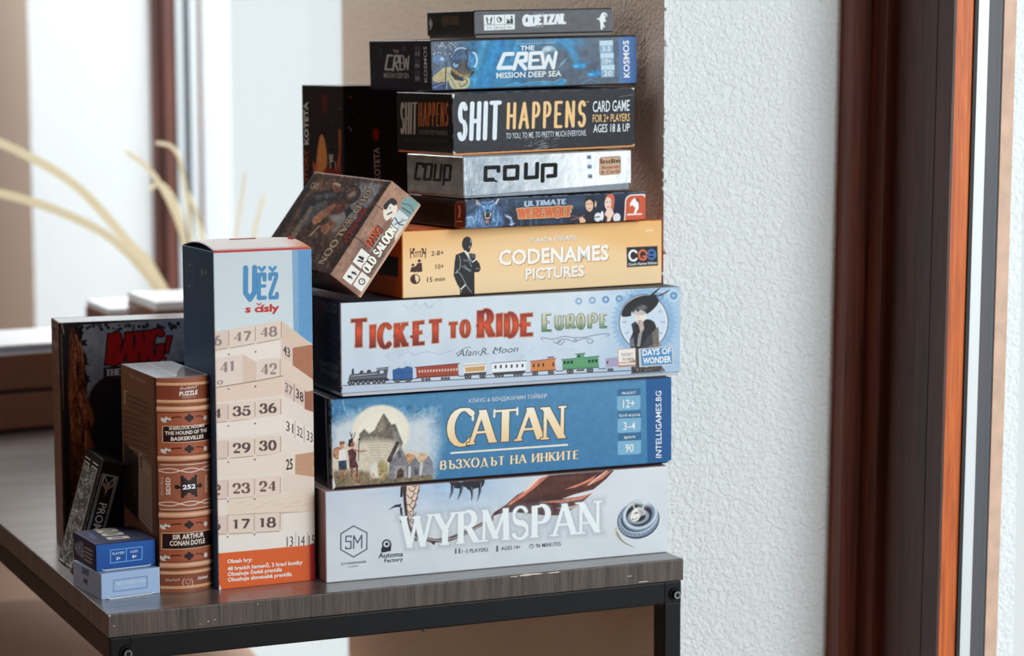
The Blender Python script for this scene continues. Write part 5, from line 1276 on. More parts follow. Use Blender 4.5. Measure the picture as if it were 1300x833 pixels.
def art_diver_left(s):
    s.C[:] = vgrad(55, rgb(20, 30, 42), 116, rgb(24, 36, 52))(s.X, s.Y); s.noise(10, 0.03, 62)
    W_ = rgb(196, 196, 190)
    s.line([(497.6, 73.4), (492, 73.4), (489, 91), (496.6, 91)], 2.4, W_); s.line([(498.6, 92), (501, 73.4), (506, 73.4), (505.6, 81), (501, 82.6), (505, 91.4)], 2.4, W_); s.line([(510, 73), (507.4, 73.2), (507.6, 90.6), (510.6, 90.4)], 2.0, W_); s.line([(508, 82), (510, 82)], 1.8, W_); s.line([(511.6, 73), (513.4, 90), (515.2, 76), (517.4, 90), (518.6, 73)], 1.6, W_)
    s.text('THE', (499, 69.8), (506, 69.8), 4.4, W_); s.text('MISSION DEEP SEA', (487.4, 101.8), (519.2, 101), 6.6, rgb(176, 176, 170), 0.008)
    for y, t_ in ((59.5, '3-5'), (75, '10+'), (91, '20')): s.poly([(526, y), (533.4, y), (533.6, y + 14), (526.2, y + 14)], rgb(70, 76, 84)); s.text(t_, (527, y + 12), (532.6, y + 12), 5, W_)
    s.text('KOSMOS', (543, 105), (541.6, 59.6), 4.4, rgb(206, 206, 200), 0.01)
    s.disc(512.4, 63.6, 2.4, rgb(70, 84, 96), 3.6, soft=1.5); s.line([(482, 66), (484, 76)], 2, rgb(60, 78, 96), soft=1); s.edge('b', 2, rgb(110, 110, 112), 0.6, 5, 0.35)
game_box('board_game_box', 'blue game box with a helmeted diver, second from the top of the tall stack', 'game box', (-0.0637, 1.9645, 1.1296), (25.747, -1.25, 0), (0.1877, 0.1299, 0.0410),
         rgb(22, 28, 38), {'front': (Q_DIVER, rgb(70, 110, 150), 1.9, art_diver), 'left': ([(468, 56.4), (546.4, 51.3), (548.6, 116.7), (470.3, 117)], rgb(22, 32, 46), 1.6, art_diver_left)}, group=STACK)

# --- small black box on top
def art_small(s):
    s.noise(4, 0.03, 71, 0.5, 1); s.noise(1.5, 0.02, 72)
    W_ = rgb(232, 238, 242)
    s.poly([(613.6, 18.2), (653.4, 16.6), (653.6, 34.4), (614.2, 36.4)], W_)
    for x in (627, 640.4): s.line([(x, 17.8), (x + 0.2, 35.4)], 0.6, rgb(130, 136, 144))
    s.line([(614, 30), (653.6, 28.4)], 0.6, rgb(130, 136, 144))
    D = rgb(46, 48, 56)
    for x, d in ((617.6, 1), (623.6, -1)): s.disc(x, 21.6, 1.1, D); s.line([(x, 22.6), (x + d * 0.3, 25.6), (x + d * 1.6, 28.6)], 1.4, D); s.line([(x, 23.4), (x + d * 2, 24)], 0.9, D)
    s.disc(633.6, 23.2, 3.3, D, hole=0.72); s.poly([(633.6, 23.2), (633.6, 20), (636.8, 23), (636, 25.6)], D)
    s.disc(649.4, 19.6, 1.2, D); s.poly([(647.8, 21.6), (651, 21.4), (651.2, 27.6), (647.8, 27.8)], D); s.disc(644.2, 23.2, 1.1, D); s.poly([(642.6, 27.8), (643.4, 24.8), (647, 23.4), (647.4, 27.8)], D)
    s.text('2-4', (617.4, 34.4), (623.4, 34.1), 2.6, rgb(130, 136, 144)); s.text('45 min', (628.6, 34), (639, 33.6), 2.6, rgb(130, 136, 144)); s.text('10+', (643.4, 33.4), (650, 33.1), 2.6, rgb(130, 136, 144))
    s.letters('QUETZAL', (664.5, 29.6), (719, 26.6), 11.4, W_, thick=3.6, thin=2.0, serif=2.4, sth=1.6, gap=0.05, outline=rgb(206, 214, 220), ow=0.5, heights=None)
    s.text('the sacred', (677, 16.4), (690, 15.8), 2.4, rgb(180, 184, 190)); s.text('ruins of', (677, 32), (690, 31.2), 2.4, rgb(206, 210, 214))
    s.poly([(757.6, 20.6), (762, 19), (764, 14.6), (767, 12.4), (771, 14), (772, 17.6), (769, 18.4), (769.6, 22), (771.4, 23.6), (768, 23.6), (767, 26), (769.4, 30), (767.6, 31), (766.6, 28), (766.4, 33), (763.6, 33), (763, 25), (761.4, 21.6)], W_); s.line([(768, 15.4), (770.4, 17.2)], 0.9, D)
    s.line([(600, 13), (780, 7.6)], 2.4, rgb(18, 18, 20)); s.line([(601, 41.4), (781, 35.4)], 1.6, rgb(18, 18, 22))
    s.edge('lr', 1.2, rgb(196, 196, 196), 0.8, 4, 0.3); s.poly([(777, 7), (780, 6.6), (780, 11)], rgb(220, 216, 208))
Q_SMALL = [(601.5, 12.7), (778.8, 7.3), (780, 36), (602, 42.2)]
def art_small_left(s):
    s.letters('QUETZAL', (560, 30.6), (581.6, 29.6), 8, rgb(94, 76, 62), thick=2.2, thin=1.4, gap=0.06); s.text('ruins', (560, 35), (569, 34.8), 2.6, rgb(84, 74, 64))
    s.poly([(546, 23), (548.4, 31), (546.6, 36), (544, 39), (545, 33), (543.6, 31.6)], rgb(186, 184, 180))
game_box('card_game_box', 'small flat black game box, topmost of the tall stack', 'game box', (-0.0295, 1.9855, 1.1722), (23.321, -1.15, 0), (0.1246, 0.1055, 0.0224),
         rgb(22, 22, 24), {'front': (Q_SMALL, rgb(92, 93, 100), 2.0, art_small), 'left': ([(541.9, 18), (601.5, 12.7), (602, 42.2), (540.8, 45)], rgb(22, 21, 20), 1.4, art_small_left)},  # front base greyed: gloss sheen painted into the black card
         lip=0.0024, tray_col=rgb(120, 116, 114), group=STACK)
# ------------------------------------------------------------------ boxes round the stack
# --- tower game box (tall, tuck flap on top)
def art_tower(s):
    s.C[:] = vgrad(315, rgb(206, 218, 224), 420, rgb(214, 226, 230))(s.X, s.Y)
    s.poly([(370, 300), (410, 300), (410, 445), (373, 420)], rgb(134, 172, 206)); s.poly([(378, 300), (410, 300), (410, 445), (380, 426)], rgb(102, 158, 206))
    # title
    Bu = rgb(74, 146, 196); Dk = rgb(96, 120, 168)
    for p in ([(311, 340), (311, 372), (316.8, 380), (322.6, 371), (322.6, 339.4)],): s.line(p, 6.6, Dk); s.line(p, 5.2, Bu)
    for p in ([(335.4, 355), (335.4, 348.4), (328.2, 348.6), (328.2, 378.4), (335.8, 378)],): s.line(p, 5.4, Dk); s.line(p, 4.2, Bu); s.line([(329, 363.4), (335.6, 363)], 4.4, Bu)
    for p in ([(342.6, 354), (342.6, 348.2), (350.4, 347.8), (350.4, 352), (343, 373.4), (343, 378), (351.4, 377.6), (351.4, 373)],): s.line(p, 5.0, Dk); s.line(p, 3.9, Bu)
    for x in (331.8, 345.6): s.line([(x - 3.6, 339.6), (x, 343.4), (x + 3.6, 339.2)], 3.8, Bu)
    s.text('s císly', (311, 396.8), (354.6, 395.0), 9.6, rgb(206, 48, 40), 0.035); s.line([(326, 385.2), (328.4, 387.4), (331, 385)], 1.4, rgb(206, 48, 40))
    # wooden block tower
    F1, F2, SD, BR, LN = rgb(233, 212, 198), rgb(225, 202, 190), rgb(240, 228, 218), rgb(178, 118, 88), rgb(104, 72, 64)
    s.poly([(268, 424), (290, 420.5), (357, 407), (396, 437), (412, 446), (412, 720), (268, 720)], rgb(236, 222, 210))
    s.poly([(357, 407), (396, 438), (412, 448), (412, 470), (372, 442), (357, 431)], rgb(226, 200, 180)); s.poly([(372, 442), (396, 438), (412, 440), (412, 492), (372, 464)], BR); s.poly([(372, 464), (412, 492), (412, 520), (357, 480), (357, 452)], rgb(232, 210, 192))
    s.poly([(388, 498), (412, 494), (412, 528), (388, 520)], rgb(168, 106, 82))
    s.poly([(376, 578), (412, 574), (412, 612), (376, 604)], rgb(198, 156, 126)); s.poly([(360, 600), (412, 608), (412, 628), (360, 626)], rgb(232, 214, 200))
    def blk(x0, x1, yt, h, sl, col, n=None, nc=None, nw=0):
        a = lambda x: -(x - x0) * sl
        s.poly(rr(x0, yt, x1, yt + h, 2.2, -sl), col)
        s.line([(x0 + 1, yt + h + 0.6), (x1 - 1, yt + h + 0.6 + a(x1))], 0.7, LN, a=0.8)
        s.line([(x1 + 0.3, yt + 2 + a(x1)), (x1 + 0.3, yt + h - 2 + a(x1))], 0.8, rgb(140, 100, 86), a=0.8)
        if n:
            xc = (x0 + x1) / 2; yb = yt + h * 0.76 + a(xc)
            s.letters(n, (xc - nw / 2, yb + nw / 2 * sl * 0.5), (xc + nw / 2, yb - nw / 2 * sl * 0.5), h * 0.5, nc, thick=3.4, thin=1.0, serif=2.0 if '1' in n or '4' in n else 0.6, sth=1.0, gap=0.1)
    N1 = rgb(150, 132, 128); N2 = rgb(92, 72, 72)
    def row(yt, h, sl, a, b, c, nc):
        blk(262, 289.6, yt, h, sl, F2, a[-1:], nc, 9.5); blk(290.6, 323.8, yt - 27 * sl, h, sl, F1, b, nc, 22); blk(325, 357, yt - 62 * sl, h, sl, F1, c, nc, 21)
    row(423, 23, 0.17, '46', '47', '48', N1)
    s.poly([(268, 449), (356, 432), (356, 456), (324, 460), (268, 470)], SD); s.poly([(357, 431), (372, 441.6), (372, 462.6), (357, 452.4)], F2); s.text('43', (360, 449), (368.6, 454.6), 12, N2, 0.01, up=(0, -1))
    s.poly([(268, 456), (308, 450), (326, 460), (326, 496), (300, 490), (268, 492)], rgb(232, 214, 202)); s.letters('41', (279, 473.4), (298, 470.6), 12.5, N1, thick=3.4, thin=1.0, serif=2.0, sth=1.0); s.poly([(308, 450), (326, 460), (326, 494), (308, 490)], rgb(220, 186, 168), a=0.6); s.text('0', (275, 489), (283, 488), 6, N1)
    blk(327, 356, 457, 26, 0.1, F1, '42', N1, 20)
    s.poly([(268, 493), (360, 478), (360, 502), (268, 512)], rgb(232, 208, 190)); s.line([(270, 493), (326, 484), (360, 477.6)], 0.8, LN)
    for x0, x1, n_, y in ((361, 374, '37', 492), (375, 388, '38', 500)): s.poly([(x0, y - 13), (x1, y - 4), (x1, y + 18), (x0, y + 10)], F2); s.text(n_, (x0 + 1.6, y + 5), (x1 - 1.6, y + 12), 12.5, N1 if n_ == '37' else N2, 0.012, up=(0, -1)); s.line([(x1 + 0.4, y - 4), (x1 + 0.4, y + 18)], 0.7, LN)
    row(515, 22.5, 0.10, '34', '35', '36', N2)
    s.poly([(268, 539), (360, 527), (360, 549), (268, 558)], SD)
    for x0, x1, n_, y in ((362, 375, '31', 540), (376, 387, '32', 546), (388.5, 400, '33', 552)): s.poly([(x0, y - 11), (x1, y - 5), (x1, y + 16), (x0, y + 11)], SD); s.text(n_, (x0 + 2.4, y + 7), (x1 - 1.6, y + 11), 13, N2, 0.0, up=(0, -1)); s.line([(x1 + 0.4, y - 5), (x1 + 0.4, y + 16)], 0.7, rgb(150, 120, 110))
    row(561, 23, 0.085, '', '29', '30', N2)
    s.poly([(268, 586), (376, 574), (376, 599), (268, 606)], rgb(236, 220, 206)); s.text('25', (364.6, 597), (373, 596), 14, rgb(50, 40, 42), 0.012); s.poly([(377, 578), (412, 572), (412, 608), (377, 602)], rgb(200, 154, 124))
    row(611, 24, 0.07, '22', '23', '24', rgb(112, 82, 78))
    s.poly([(290, 634), (412, 624), (412, 652), (290, 655)], rgb(234, 214, 196)); s.line([(288, 655), (330, 652.4), (410, 650)], 0.8, LN, a=0.7)
    for k in range(8): s.line([(300 + k * 12, 640 + (k % 3) * 3), (312 + k * 12, 637 + (k % 3) * 3)], 0.7, rgb(206, 176, 156), a=0.6)
    row(656, 23, 0.05, '16', '17', '18', N2)
    s.poly([(362, 652), (412, 649), (412, 676), (362, 678)], SD); s.poly([(268, 682), (412, 673), (412, 700), (268, 706)], rgb(240, 230, 222))
    for x0, n_ in ((366, '13'), (381, '14'), (394, '15')): s.text(n_, (x0, 694.6 - (x0 - 366) * 0.06), (x0 + 8, 694 - (x0 - 366) * 0.06), 13.5, N2, -0.004); s.line([(x0 + 11.4, 676), (x0 + 11.4, 694)], 0.6, rgb(170, 150, 144))
    for y in (449, 493, 540, 586, 636, 681): s.disc(324.4, y - 2, 1.1, LN); s.disc(290, y + 1, 1.0, LN)
    s.noise(3, 0.012, 81, 0.5, 2)
    s.poly([(268, 704), (281, 702.6), (402, 692), (412, 691), (412, 760), (268, 760)], rgb(226, 102, 52)); s.poly([(395.4, 692), (410, 690), (410, 760), (397, 760)], rgb(168, 30, 26), soft=1.5)
    for k, t_ in enumerate((('Obsah hry:', 289.6, 321.4, 715.4, 713.0), ('48 hracích kamenů, 3 hrací kostky', 290, 386, 724.6, 716.6), ('Obsahuje česká pravidla', 290.2, 360, 731.6, 725.6), ('Obsahuje slovenská pravidla', 290.4, 372.6, 738.6, 731.4))):
        s.text(t_[0], (t_[1], t_[3]), (t_[2], t_[4]), 5.0, rgb(250, 236, 226), 0.03)
    s.line([(269, 320.4), (396, 315)], 1.6, rgb(206, 66, 62)); s.edge('lr', 1.2, rgb(240, 240, 238), 0.7, 3, 0.4); s.poly([(280, 742), (283, 750), (279, 750)], rgb(244, 236, 228))
Q_TOWER = [(269.2, 319.6), (395.8, 314.6), (403.4, 737), (279.4, 749.4)]
def art_tower_left(s):
    s.C[:] = vgrad(315, rgb(72, 98, 124), 740, rgb(58, 82, 114))(s.X, s.Y)
    G = rgb(150, 158, 160)
    s.text('6+', (254.6, 349), (262.4, 351), 12, G, 0.0, up=(0, -1))
    s.line([(236, 336), (237, 331), (240.4, 328.6), (243.6, 333), (244.4, 360), (242, 368), (238, 366), (236.6, 358)], 0.9, rgb(104, 116, 124), closed=True, smooth=True)
    s.line([(237, 342), (243.6, 344)], 0.8, rgb(110, 122, 130)); s.line([(237.4, 356), (243.8, 358)], 0.8, rgb(110, 122, 130)); s.disc(240.4, 336, 1.2, rgb(150, 160, 164), 2); s.disc(240, 362, 1.2, rgb(150, 160, 164), 1.6)
t = empty('wooden_block_game_box', (-0.2263, 1.8375, 0.75), box_rot(25.969, 0, 0), 'tall upright game box printed with numbered wooden blocks, dark navy side', 'game box')
dim = (0.0798, 0.0745, 0.2613)
mb = MB().box((0, 0, 0), dim, col=rgb(64, 100, 140), bev=0.0006)
for which, q_, K_, fn in (('front', Q_TOWER, 1.6, art_tower), ('left', [(230.4, 311.5), (269.8, 320), (278.6, 749.6), (238.1, 725.7)], 1.0, art_tower_left)):
    w, hh, pl = side(dim, which); sh = Sheet(q_, w, hh, pl, (0.5,) * 3, K_, 0.0006); fn(sh); sh.emit(mb)
mb.build('carton', M_CARD, t)
# bulging tuck flap
nu, nv = 26, 20; V = []; Cc = []; F = []
for j in range(nv + 1):
    for i in range(nu + 1):
        u, v = i / nu, j / nv
        fall = max(0.0, (u - 0.55) / 0.45) ** 2.2 * (1 - v) * 0.55 + max(0, (0.22 - u) / 0.22) ** 2 * 0.25
        z = 0.0062 * math.sin(math.pi * min(1, v * 1.02)) ** 0.75 * (1 - fall)
        V.append((0.0005 + u * (dim[0] - 0.001), v * dim[1], dim[2] + 0.0003 + z))
        c = np.array(rgb(242, 240, 238))
        if v < 0.03: c = np.array(rgb(206, 66, 62))
        k = max(0, (u - 0.78) / 0.22) * max(0, 1 - v * 2.2); c = c * (1 - k) + np.array(rgb(226, 110, 62)) * k
        Cc.append(c)
for j in range(nv):
    for i in range(nu):
        a = j * (nu + 1) + i; F.append([a, a + 1, a + nu + 2, a + nu + 1])
fl = MB().add(V, F, np.array(Cc), smooth=True)
for u0, u1 in ((0.30, 0.565), (0.90, 0.96)):      # red printed tabs standing up at the slit
    zt_ = dim[2] + 0.0066
    fl.box((u0 * dim[0], 0.030, zt_ - 0.0026), (u1 * dim[0], 0.0308, zt_ + 0.0004), col=rgb(150, 54, 48))
o = fl.build('tuck_flap', M_MATT, t)
sol = o.modifiers.new('board', 'SOLIDIFY'); sol.thickness = 0.0005; sol.offset = -1

# --- puzzle box in the shape of an old book
SPW, SPD, SPH, BULGE = 0.0415, 0.0935, 0.1658, 0.0075
def spine_y(x):  # front outline of the rounded back
    k = (2 * x / SPW - 1)
    return -BULGE * (1 - k * k)
BANDS = []   # (z centre, half width, rise)
ytop, ybot = 478.0, 749.5
for y, hw_, r_ in ((486, 1.6, 0.0003), (508, 1.8, 0.0003), (517.6, 3.6, 0.0010), (580.4, 3.8, 0.0010), (652, 3.6, 0.0010), (715.6, 3.4, 0.0010), (725, 1.8, 0.0003), (743.4, 1.8, 0.0003)):
    BANDS.append(((ybot - y) / (ybot - ytop) * SPH, hw_ / (ybot - ytop) * SPH, r_))
def rise(z):
    r_ = np.zeros_like(z)
    for zc, hw_, a in BANDS:
        k = np.clip(1 - ((z - zc) / (hw_ * 1.15)) ** 2, 0, 1); r_ = np.maximum(r_, a * np.sqrt(k))
    return r_
def place_spine(u, v, e, s):
    x = u * SPW; z = (1 - v) * SPH; k = 2 * u - 1
    ang = 4 * BULGE / SPW * k
    nx_, ny_ = np.sin(np.arctan(ang)), -np.cos(np.arctan(ang))
    off = e + rise(z)
    return np.stack([x + nx_ * off, -BULGE * (1 - k * k) + ny_ * off, z], -1)
def art_spine(s):
    LE, LD, GD, DK = rgb(150, 92, 68), rgb(112, 64, 46), rgb(226, 178, 136), rgb(52, 34, 32)
    s.C[:] = rgb(152, 92, 70); s.noise(9, 0.04, 91); s.noise(2, 0.02, 92)
    yy = lambda y, x: y - (x - 236) * 0.075 * ((y - 470) / 280 * 0.85 + 0.35)
    def hl(y, w, c, a=1.0, x0=196, x1=276, soft=0.3): s.line([(x0, yy(y, x0)), (236, y), (x1, yy(y, x1))], w, c, a, soft)
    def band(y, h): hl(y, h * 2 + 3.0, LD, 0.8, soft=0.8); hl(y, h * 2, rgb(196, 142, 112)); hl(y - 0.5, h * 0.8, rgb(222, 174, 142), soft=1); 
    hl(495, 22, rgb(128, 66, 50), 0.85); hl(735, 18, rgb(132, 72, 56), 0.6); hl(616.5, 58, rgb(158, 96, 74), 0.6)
    for y in (529.5, 569, 665, 704.5): hl(y, 15, rgb(168, 92, 66), 0.8)
    for y in (486, 508, 725, 743.4):
        hl(y, 3.6, GD)
        for k in range(40): x = 197 + k * 2; s.line([(x, yy(y - 1.8, x)), (x, yy(y + 1.8, x))], 0.7, rgb(180, 126, 92), a=0.8)
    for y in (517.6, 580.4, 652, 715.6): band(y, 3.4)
    for y in (588.6, 645): hl(y, 0.8, rgb(240, 224, 210), x0=204, x1=268)
    for y, sg in ((596, 1), (638, -1)):
        for ph in (0, math.pi):
            s.line([(x, yy(y + sg * 2.6 * math.sin((x - 200) / 26 * math.pi + ph), x)) for x in range(202, 272, 2)], 0.9, rgb(240, 226, 214))
    for y in (529.5, 569, 665, 704.5):
        s.disc(207.6, yy(y + 1.4, 207), 4.2, rgb(214, 206, 196), 4.0); s.disc(206.4, yy(y - 1.6, 206), 2.2, LE, 1.6); s.line([(210, yy(y + 3.4, 210)), (215, yy(y, 215)), (219, yy(y - 1.6, 219)), (227, yy(y - 1.4, 227))], 1.6, rgb(76, 46, 40), smooth=True); s.disc(213, yy(y + 1, 213), 2, rgb(214, 206, 196), 1.6)
        for dx, dy in ((0, 0), (-3.4, 0.2), (3.4, -0.4), (0, -2.6), (0, 2.6)): s.disc(237 + dx, yy(y, 237) + dy, 2.7, DK, 2.7)
        s.line([(246, yy(y - 1.4, 246)), (252, yy(y - 1.6, 252)), (257, yy(y + 1, 257))], 1.4, rgb(76, 46, 40), smooth=True); s.disc(260, yy(y + 1.6, 260), 3, rgb(206, 198, 190), 3)
    for y0, y1 in ((539, 560.6), (674.5, 695.6)):
        s.poly([(205, yy(y0, 205)), (236, y0), (272, yy(y0, 272)), (272, yy(y1, 272)), (236, y1), (205, yy(y1, 205))], GD); s.poly([(205.9, yy(y0 + 0.9, 206)), (236, y0 + 0.9), (272, yy(y0 + 0.9, 272)), (272, yy(y1 - 0.9, 272)), (236, y1 - 0.9), (205.9, yy(y1 - 0.9, 206))], DK)
    s.text('SHERLOCK HOLMES', (212.6, 545.2), (258, 541.2), 4.0, rgb(240, 222, 208), 0.02); s.text('THE HOUND OF THE', (208, 551.8), (262, 548.0), 4.6, rgb(240, 222, 208), 0.024); s.text('BASKERVILLES', (214.6, 558.8), (256.6, 555.6), 4.8, rgb(240, 222, 208), 0.024)
    s.text('SIR ARTHUR', (217, 684.2), (257, 680.6), 6.2, rgb(240, 222, 208), 0.024); s.text('CONAN DOYLE', (214, 692.2), (258.4, 688.6), 6.2, rgb(240, 222, 208), 0.024)
    s.text('Professor', (225, 494.4), (248, 490.6), 4.4, rgb(232, 214, 200), 0.0, shear=0.25); s.text('PUZZLE', (224.4, 501.4), (248, 499.0), 5.6, rgb(244, 232, 220), 0.03); s.text('PRESENTS', (228, 504.4), (245, 503), 2.0, rgb(220, 190, 170))
    # jigsaw piece
    s.poly([(226, 606), (247, 604.6), (247.6, 627), (226.6, 628.6)], DK)
    for x, y in ((222, 617.4), (251.6, 615.8)): s.disc(x, y, 3.0, DK, 2.8); 
    s.poly([(222, 616), (227, 616), (227, 619.4), (222, 619.4)], DK); s.poly([(246, 614.6), (252, 614.4), (252, 617.6), (246, 618)], DK)
    for x, y in ((236.4, 605.4), (237, 628)): s.disc(x, y, 3.6, rgb(158, 96, 74), 3.4)
    for x, y in ((228, 604.6), (245.6, 603.4), (228.6, 629.4), (246, 628.2)): s.disc(x, y, 2.2, DK, 1.8)
    s.text('252', (228.6, 620.2), (245.2, 618.8), 5.6, WHITE, 0.03)
    s.text('DOUBLE', (207, 628.4), (206.6, 606), 3.4, rgb(206, 160, 136), 0.01); s.text('SIDED', (214.6, 628), (214, 606), 5.0, rgb(240, 222, 210), 0.02); s.text('PUZZLE', (258.4, 603.6), (259, 625), 3.8, rgb(226, 190, 170), 0.015)
    s.text('Sherlock', (209, 737.8), (226, 735.6), 3.6, rgb(224, 196, 180), shear=0.3); s.text('Holmes', (248, 734.6), (262, 733), 4.4, rgb(246, 236, 228), 0.01, shear=0.3)
    for x in (230, 241): s.line([(x, 741), (x - 1 + (x > 235) * 2, 738), (x, 735), (x + 1 - (x > 235) * 2, 733)], 1.1, rgb(214, 178, 156), smooth=True)
    s.disc(235.8, 736.6, 3.4, rgb(196, 150, 128), 3.8, hole=0.7)
Q_SPINE = [(198.3, 480), (265.5, 476), (270.3, 746), (204.5, 752.4)]
def art_cover(s):
    s.C[:] = vgrad(470, rgb(126, 92, 72), 700, rgb(104, 74, 60))(s.X, s.Y); s.noise(14, 0.03, 95)
    G = rgb(206, 176, 140)
    s.text('The Hound', (164, 478), (184, 487), 4.2, G, shear=0.2, up=(0, -1)); s.line([(158.4, 495), (158.4, 512)], 1.2, G); s.line([(158.4, 496), (162, 497)], 1, G)
    for k in range(11):
        y = 502 + k * 6.4; x1 = 187 if k % 4 != 3 else 178
        s.line([(163 if k < 3 else 157.5, y - 0.6), (x1, y + (x1 - 160) * 0.33)], 2.0, rgb(74, 54, 46), a=0.75, soft=0.6)
    s.line([(164, 566), (186, 576)], 1.0, G, a=0.8)
    s.poly([(158, 560), (177, 580), (177, 660), (158, 640)], rgb(40, 34, 34), soft=1); s.speck(14, rgb(120, 110, 100), 6, (0.4, 1.0), (160, 570, 176, 650))
    s.poly([(176, 570), (192, 590), (194, 676), (176, 656)], rgb(150, 132, 116)); s.line([(179, 578), (179.4, 592)], 1.8, rgb(70, 60, 52)); s.line([(180, 578), (191, 592)], 1.4, rgb(110, 96, 84))
    for k in range(13): s.line([(180, 596 + k * 5), (191.6, 606 + k * 5)], 1.5, rgb(120, 104, 92), a=0.8)
    s.edge('r', 5, rgb(58, 40, 34), 0.9, 6, -0.2)
def art_pages(s):
    s.C[:] = rgb(206, 214, 220); s.line([(186, 461), (226, 478)], 1.2, rgb(236, 240, 244)); s.noise(5, 0.012, 7)
    s.poly([(233, 465), (262, 476), (224, 479), (226, 472)], rgb(96, 84, 80), soft=0.6, a=0.85)  # dark corner paints the tower box's reflection in the top
t = empty('puzzle_box', (-0.2703, 1.8305, 0.75), box_rot(25.534, 0, 0), 'brown puzzle box shaped like an old leather book with ribbed spine', 'puzzle box')
outl = [(x, float(spine_y(x))) for x in np.linspace(0, SPW, 17)]
mb = MB().prism(outl + [(SPW, SPD), (0, SPD)], 0.0, SPH, col=rgb(122, 78, 60))
w, hh, pl = SPD, SPH, flat((0, SPD, SPH), (0, -1, 0), (0, 0, -1), (-1, 0, 0))
sh = Sheet([(153.5, 462.8), (197.6, 480.3), (204.4, 752), (159, 722.9)], w, hh, pl, (0.5,) * 3, 1.4, 0.0); art_cover(sh); sh.emit(mb)
w, hh, pl = SPW, SPD, flat((0, SPD, SPH), (1, 0, 0), (0, -1, 0), (0, 0, 1))
sh = Sheet([(153.5, 462.5), (218.3, 458.6), (265.7, 476.3), (198.3, 480.5)], w, hh, pl, (0.5,) * 3, 1.4, 0.0); art_pages(sh); sh.emit(mb, 1)
mb.build('carton', [M_CARD, M_LAM], t)
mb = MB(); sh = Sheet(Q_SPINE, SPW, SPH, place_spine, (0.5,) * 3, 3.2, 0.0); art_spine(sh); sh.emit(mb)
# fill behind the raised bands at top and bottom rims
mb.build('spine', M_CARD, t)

# --- dark western box standing at the back left
def art_west(s):
    DK = rgb(30, 24, 24)
    s.C[:] = rgb(150, 160, 176); s.noise(24, 0.08, 101); s.C[:] = s.C * np.clip(1.08 - (s.Y - 410)[..., None] / 330, 0.35, 1)
    s.poly([(240, 474), (240, 700), (110, 700), (110, 560), (122, 520), (126, 490), (136, 482), (150, 484), (160, 476)], DK, soft=3)
    s.disc(146, 518, 32, rgb(26, 22, 24), 38, soft=2)
    s.poly([(78, 405), (98, 412), (110, 424), (106, 440), (114, 452), (112, 470), (116, 482), (112, 500), (120, 520), (124, 540), (120, 600), (128, 700), (78, 700)], DK)
    for x, y in ((108, 420), (112, 436), (106, 446), (113, 460), (108, 476), (115, 482)): s.poly([(x - 4, y - 3), (x + 3, y - 4), (x + 1, y), (x + 4, y + 4), (x - 4, y + 3)], DK)
    RK, RD = rgb(170, 104, 68), rgb(96, 54, 40)
    s.poly([(93, 422), (97, 416), (103, 426), (108, 446), (112, 462), (111, 480), (114, 504), (122, 530), (118, 552), (126, 590), (124, 640), (96, 640), (90, 590), (92, 540), (90, 500), (92, 460)], rgb(120, 70, 50), soft=1.5, smooth=True)
    rg = random.Random(12)
    for k in range(90):
        y = rg.uniform(420, 640); t_ = (y - 420) / 220; x = rg.uniform(92, 104 + 22 * t_)
        ln = rg.uniform(10, 34); dx = rg.uniform(-5, 7)
        s.line([(x, y), (x + dx * 0.4 + rg.uniform(-2, 2), y + ln * 0.4), (x + dx, y + ln)], rg.uniform(1.0, 4.0), rg.choice([RK, RK, rgb(200, 128, 88), RD, rgb(60, 36, 30), DK]), a=rg.uniform(0.5, 0.95), soft=0.6, smooth=True, w1=0.6)
    s.poly([(84, 560), (130, 600), (130, 700), (84, 700)], DK, a=0.6, soft=14)
    s.poly([(110, 600), (150, 560), (230, 560), (230, 700), (110, 700)], rgb(34, 26, 24), soft=6)
    s.line([(82, 408), (83, 700)], 2.4, rgb(70, 52, 44), a=0.8); s.line([(80, 412), (240, 404.4)], 5, rgb(40, 32, 32)); s.speck(60, rgb(30, 26, 26), 4, (1, 2.4), (100, 413, 236, 420)); s.line([(84, 412), (86, 424)], 1.2, rgb(196, 178, 150)); s.line([(83, 424), (84, 520)], 0.8, rgb(176, 160, 140), a=0.7)
    s.paint(80, 408, 240, 690, 6, 0.3, 107)
    s.letters('BANG', (140, 463.6), (207, 459), 38, rgb(176, 26, 38), thick=9.0, thin=3.6, serif=4.6, sth=4.0, outline=rgb(34, 20, 24), ow=1.8, gap=0.1, up=(0.12, -1))
    s.poly([(214, 428), (224, 428), (218, 452), (212, 452)], rgb(34, 20, 24)); s.poly([(215.6, 429.6), (222, 429.6), (216.6, 450.4), (213.4, 450.4)], rgb(176, 26, 38)); s.disc(213, 457.6, 2.8, rgb(176, 26, 38))
    s.poly([(135, 468), (152, 466), (240, 462), (240, 478), (152, 480), (135, 482)], rgb(44, 36, 38)); s.letters('THE', (138, 478.6), (157, 477.4), 8.4, rgb(186, 190, 198), thick=2.8, thin=1.4, serif=1.8, sth=1.2)
Q_WEST = [(79.6, 410.4), (313.4, 405.2), (313, 688), (81, 699.1)]
def art_west_left(s):
    s.C[:] = rgb(104, 70, 58); s.noise(6, 0.05, 103); s.poly([(70.4, 410), (78.4, 416), (79, 440), (76, 446), (71, 438)], rgb(130, 116, 100)); s.poly([(71.4, 414), (77.4, 418), (77.6, 436), (72, 432)], rgb(52, 56, 52)); s.disc(74.6, 428, 1.6, rgb(150, 40, 44), 6)
    for k in range(20): s.line([(71, 520 + k * 8), (79, 516 + k * 8)], 1.0, rgb(150, 92, 76), a=0.5)
    s.edge('r', 2, rgb(196, 176, 156), 0.6, 4, 0.35); s.edge('b', 5, rgb(34, 24, 22), 0.9, 5, 0.1)
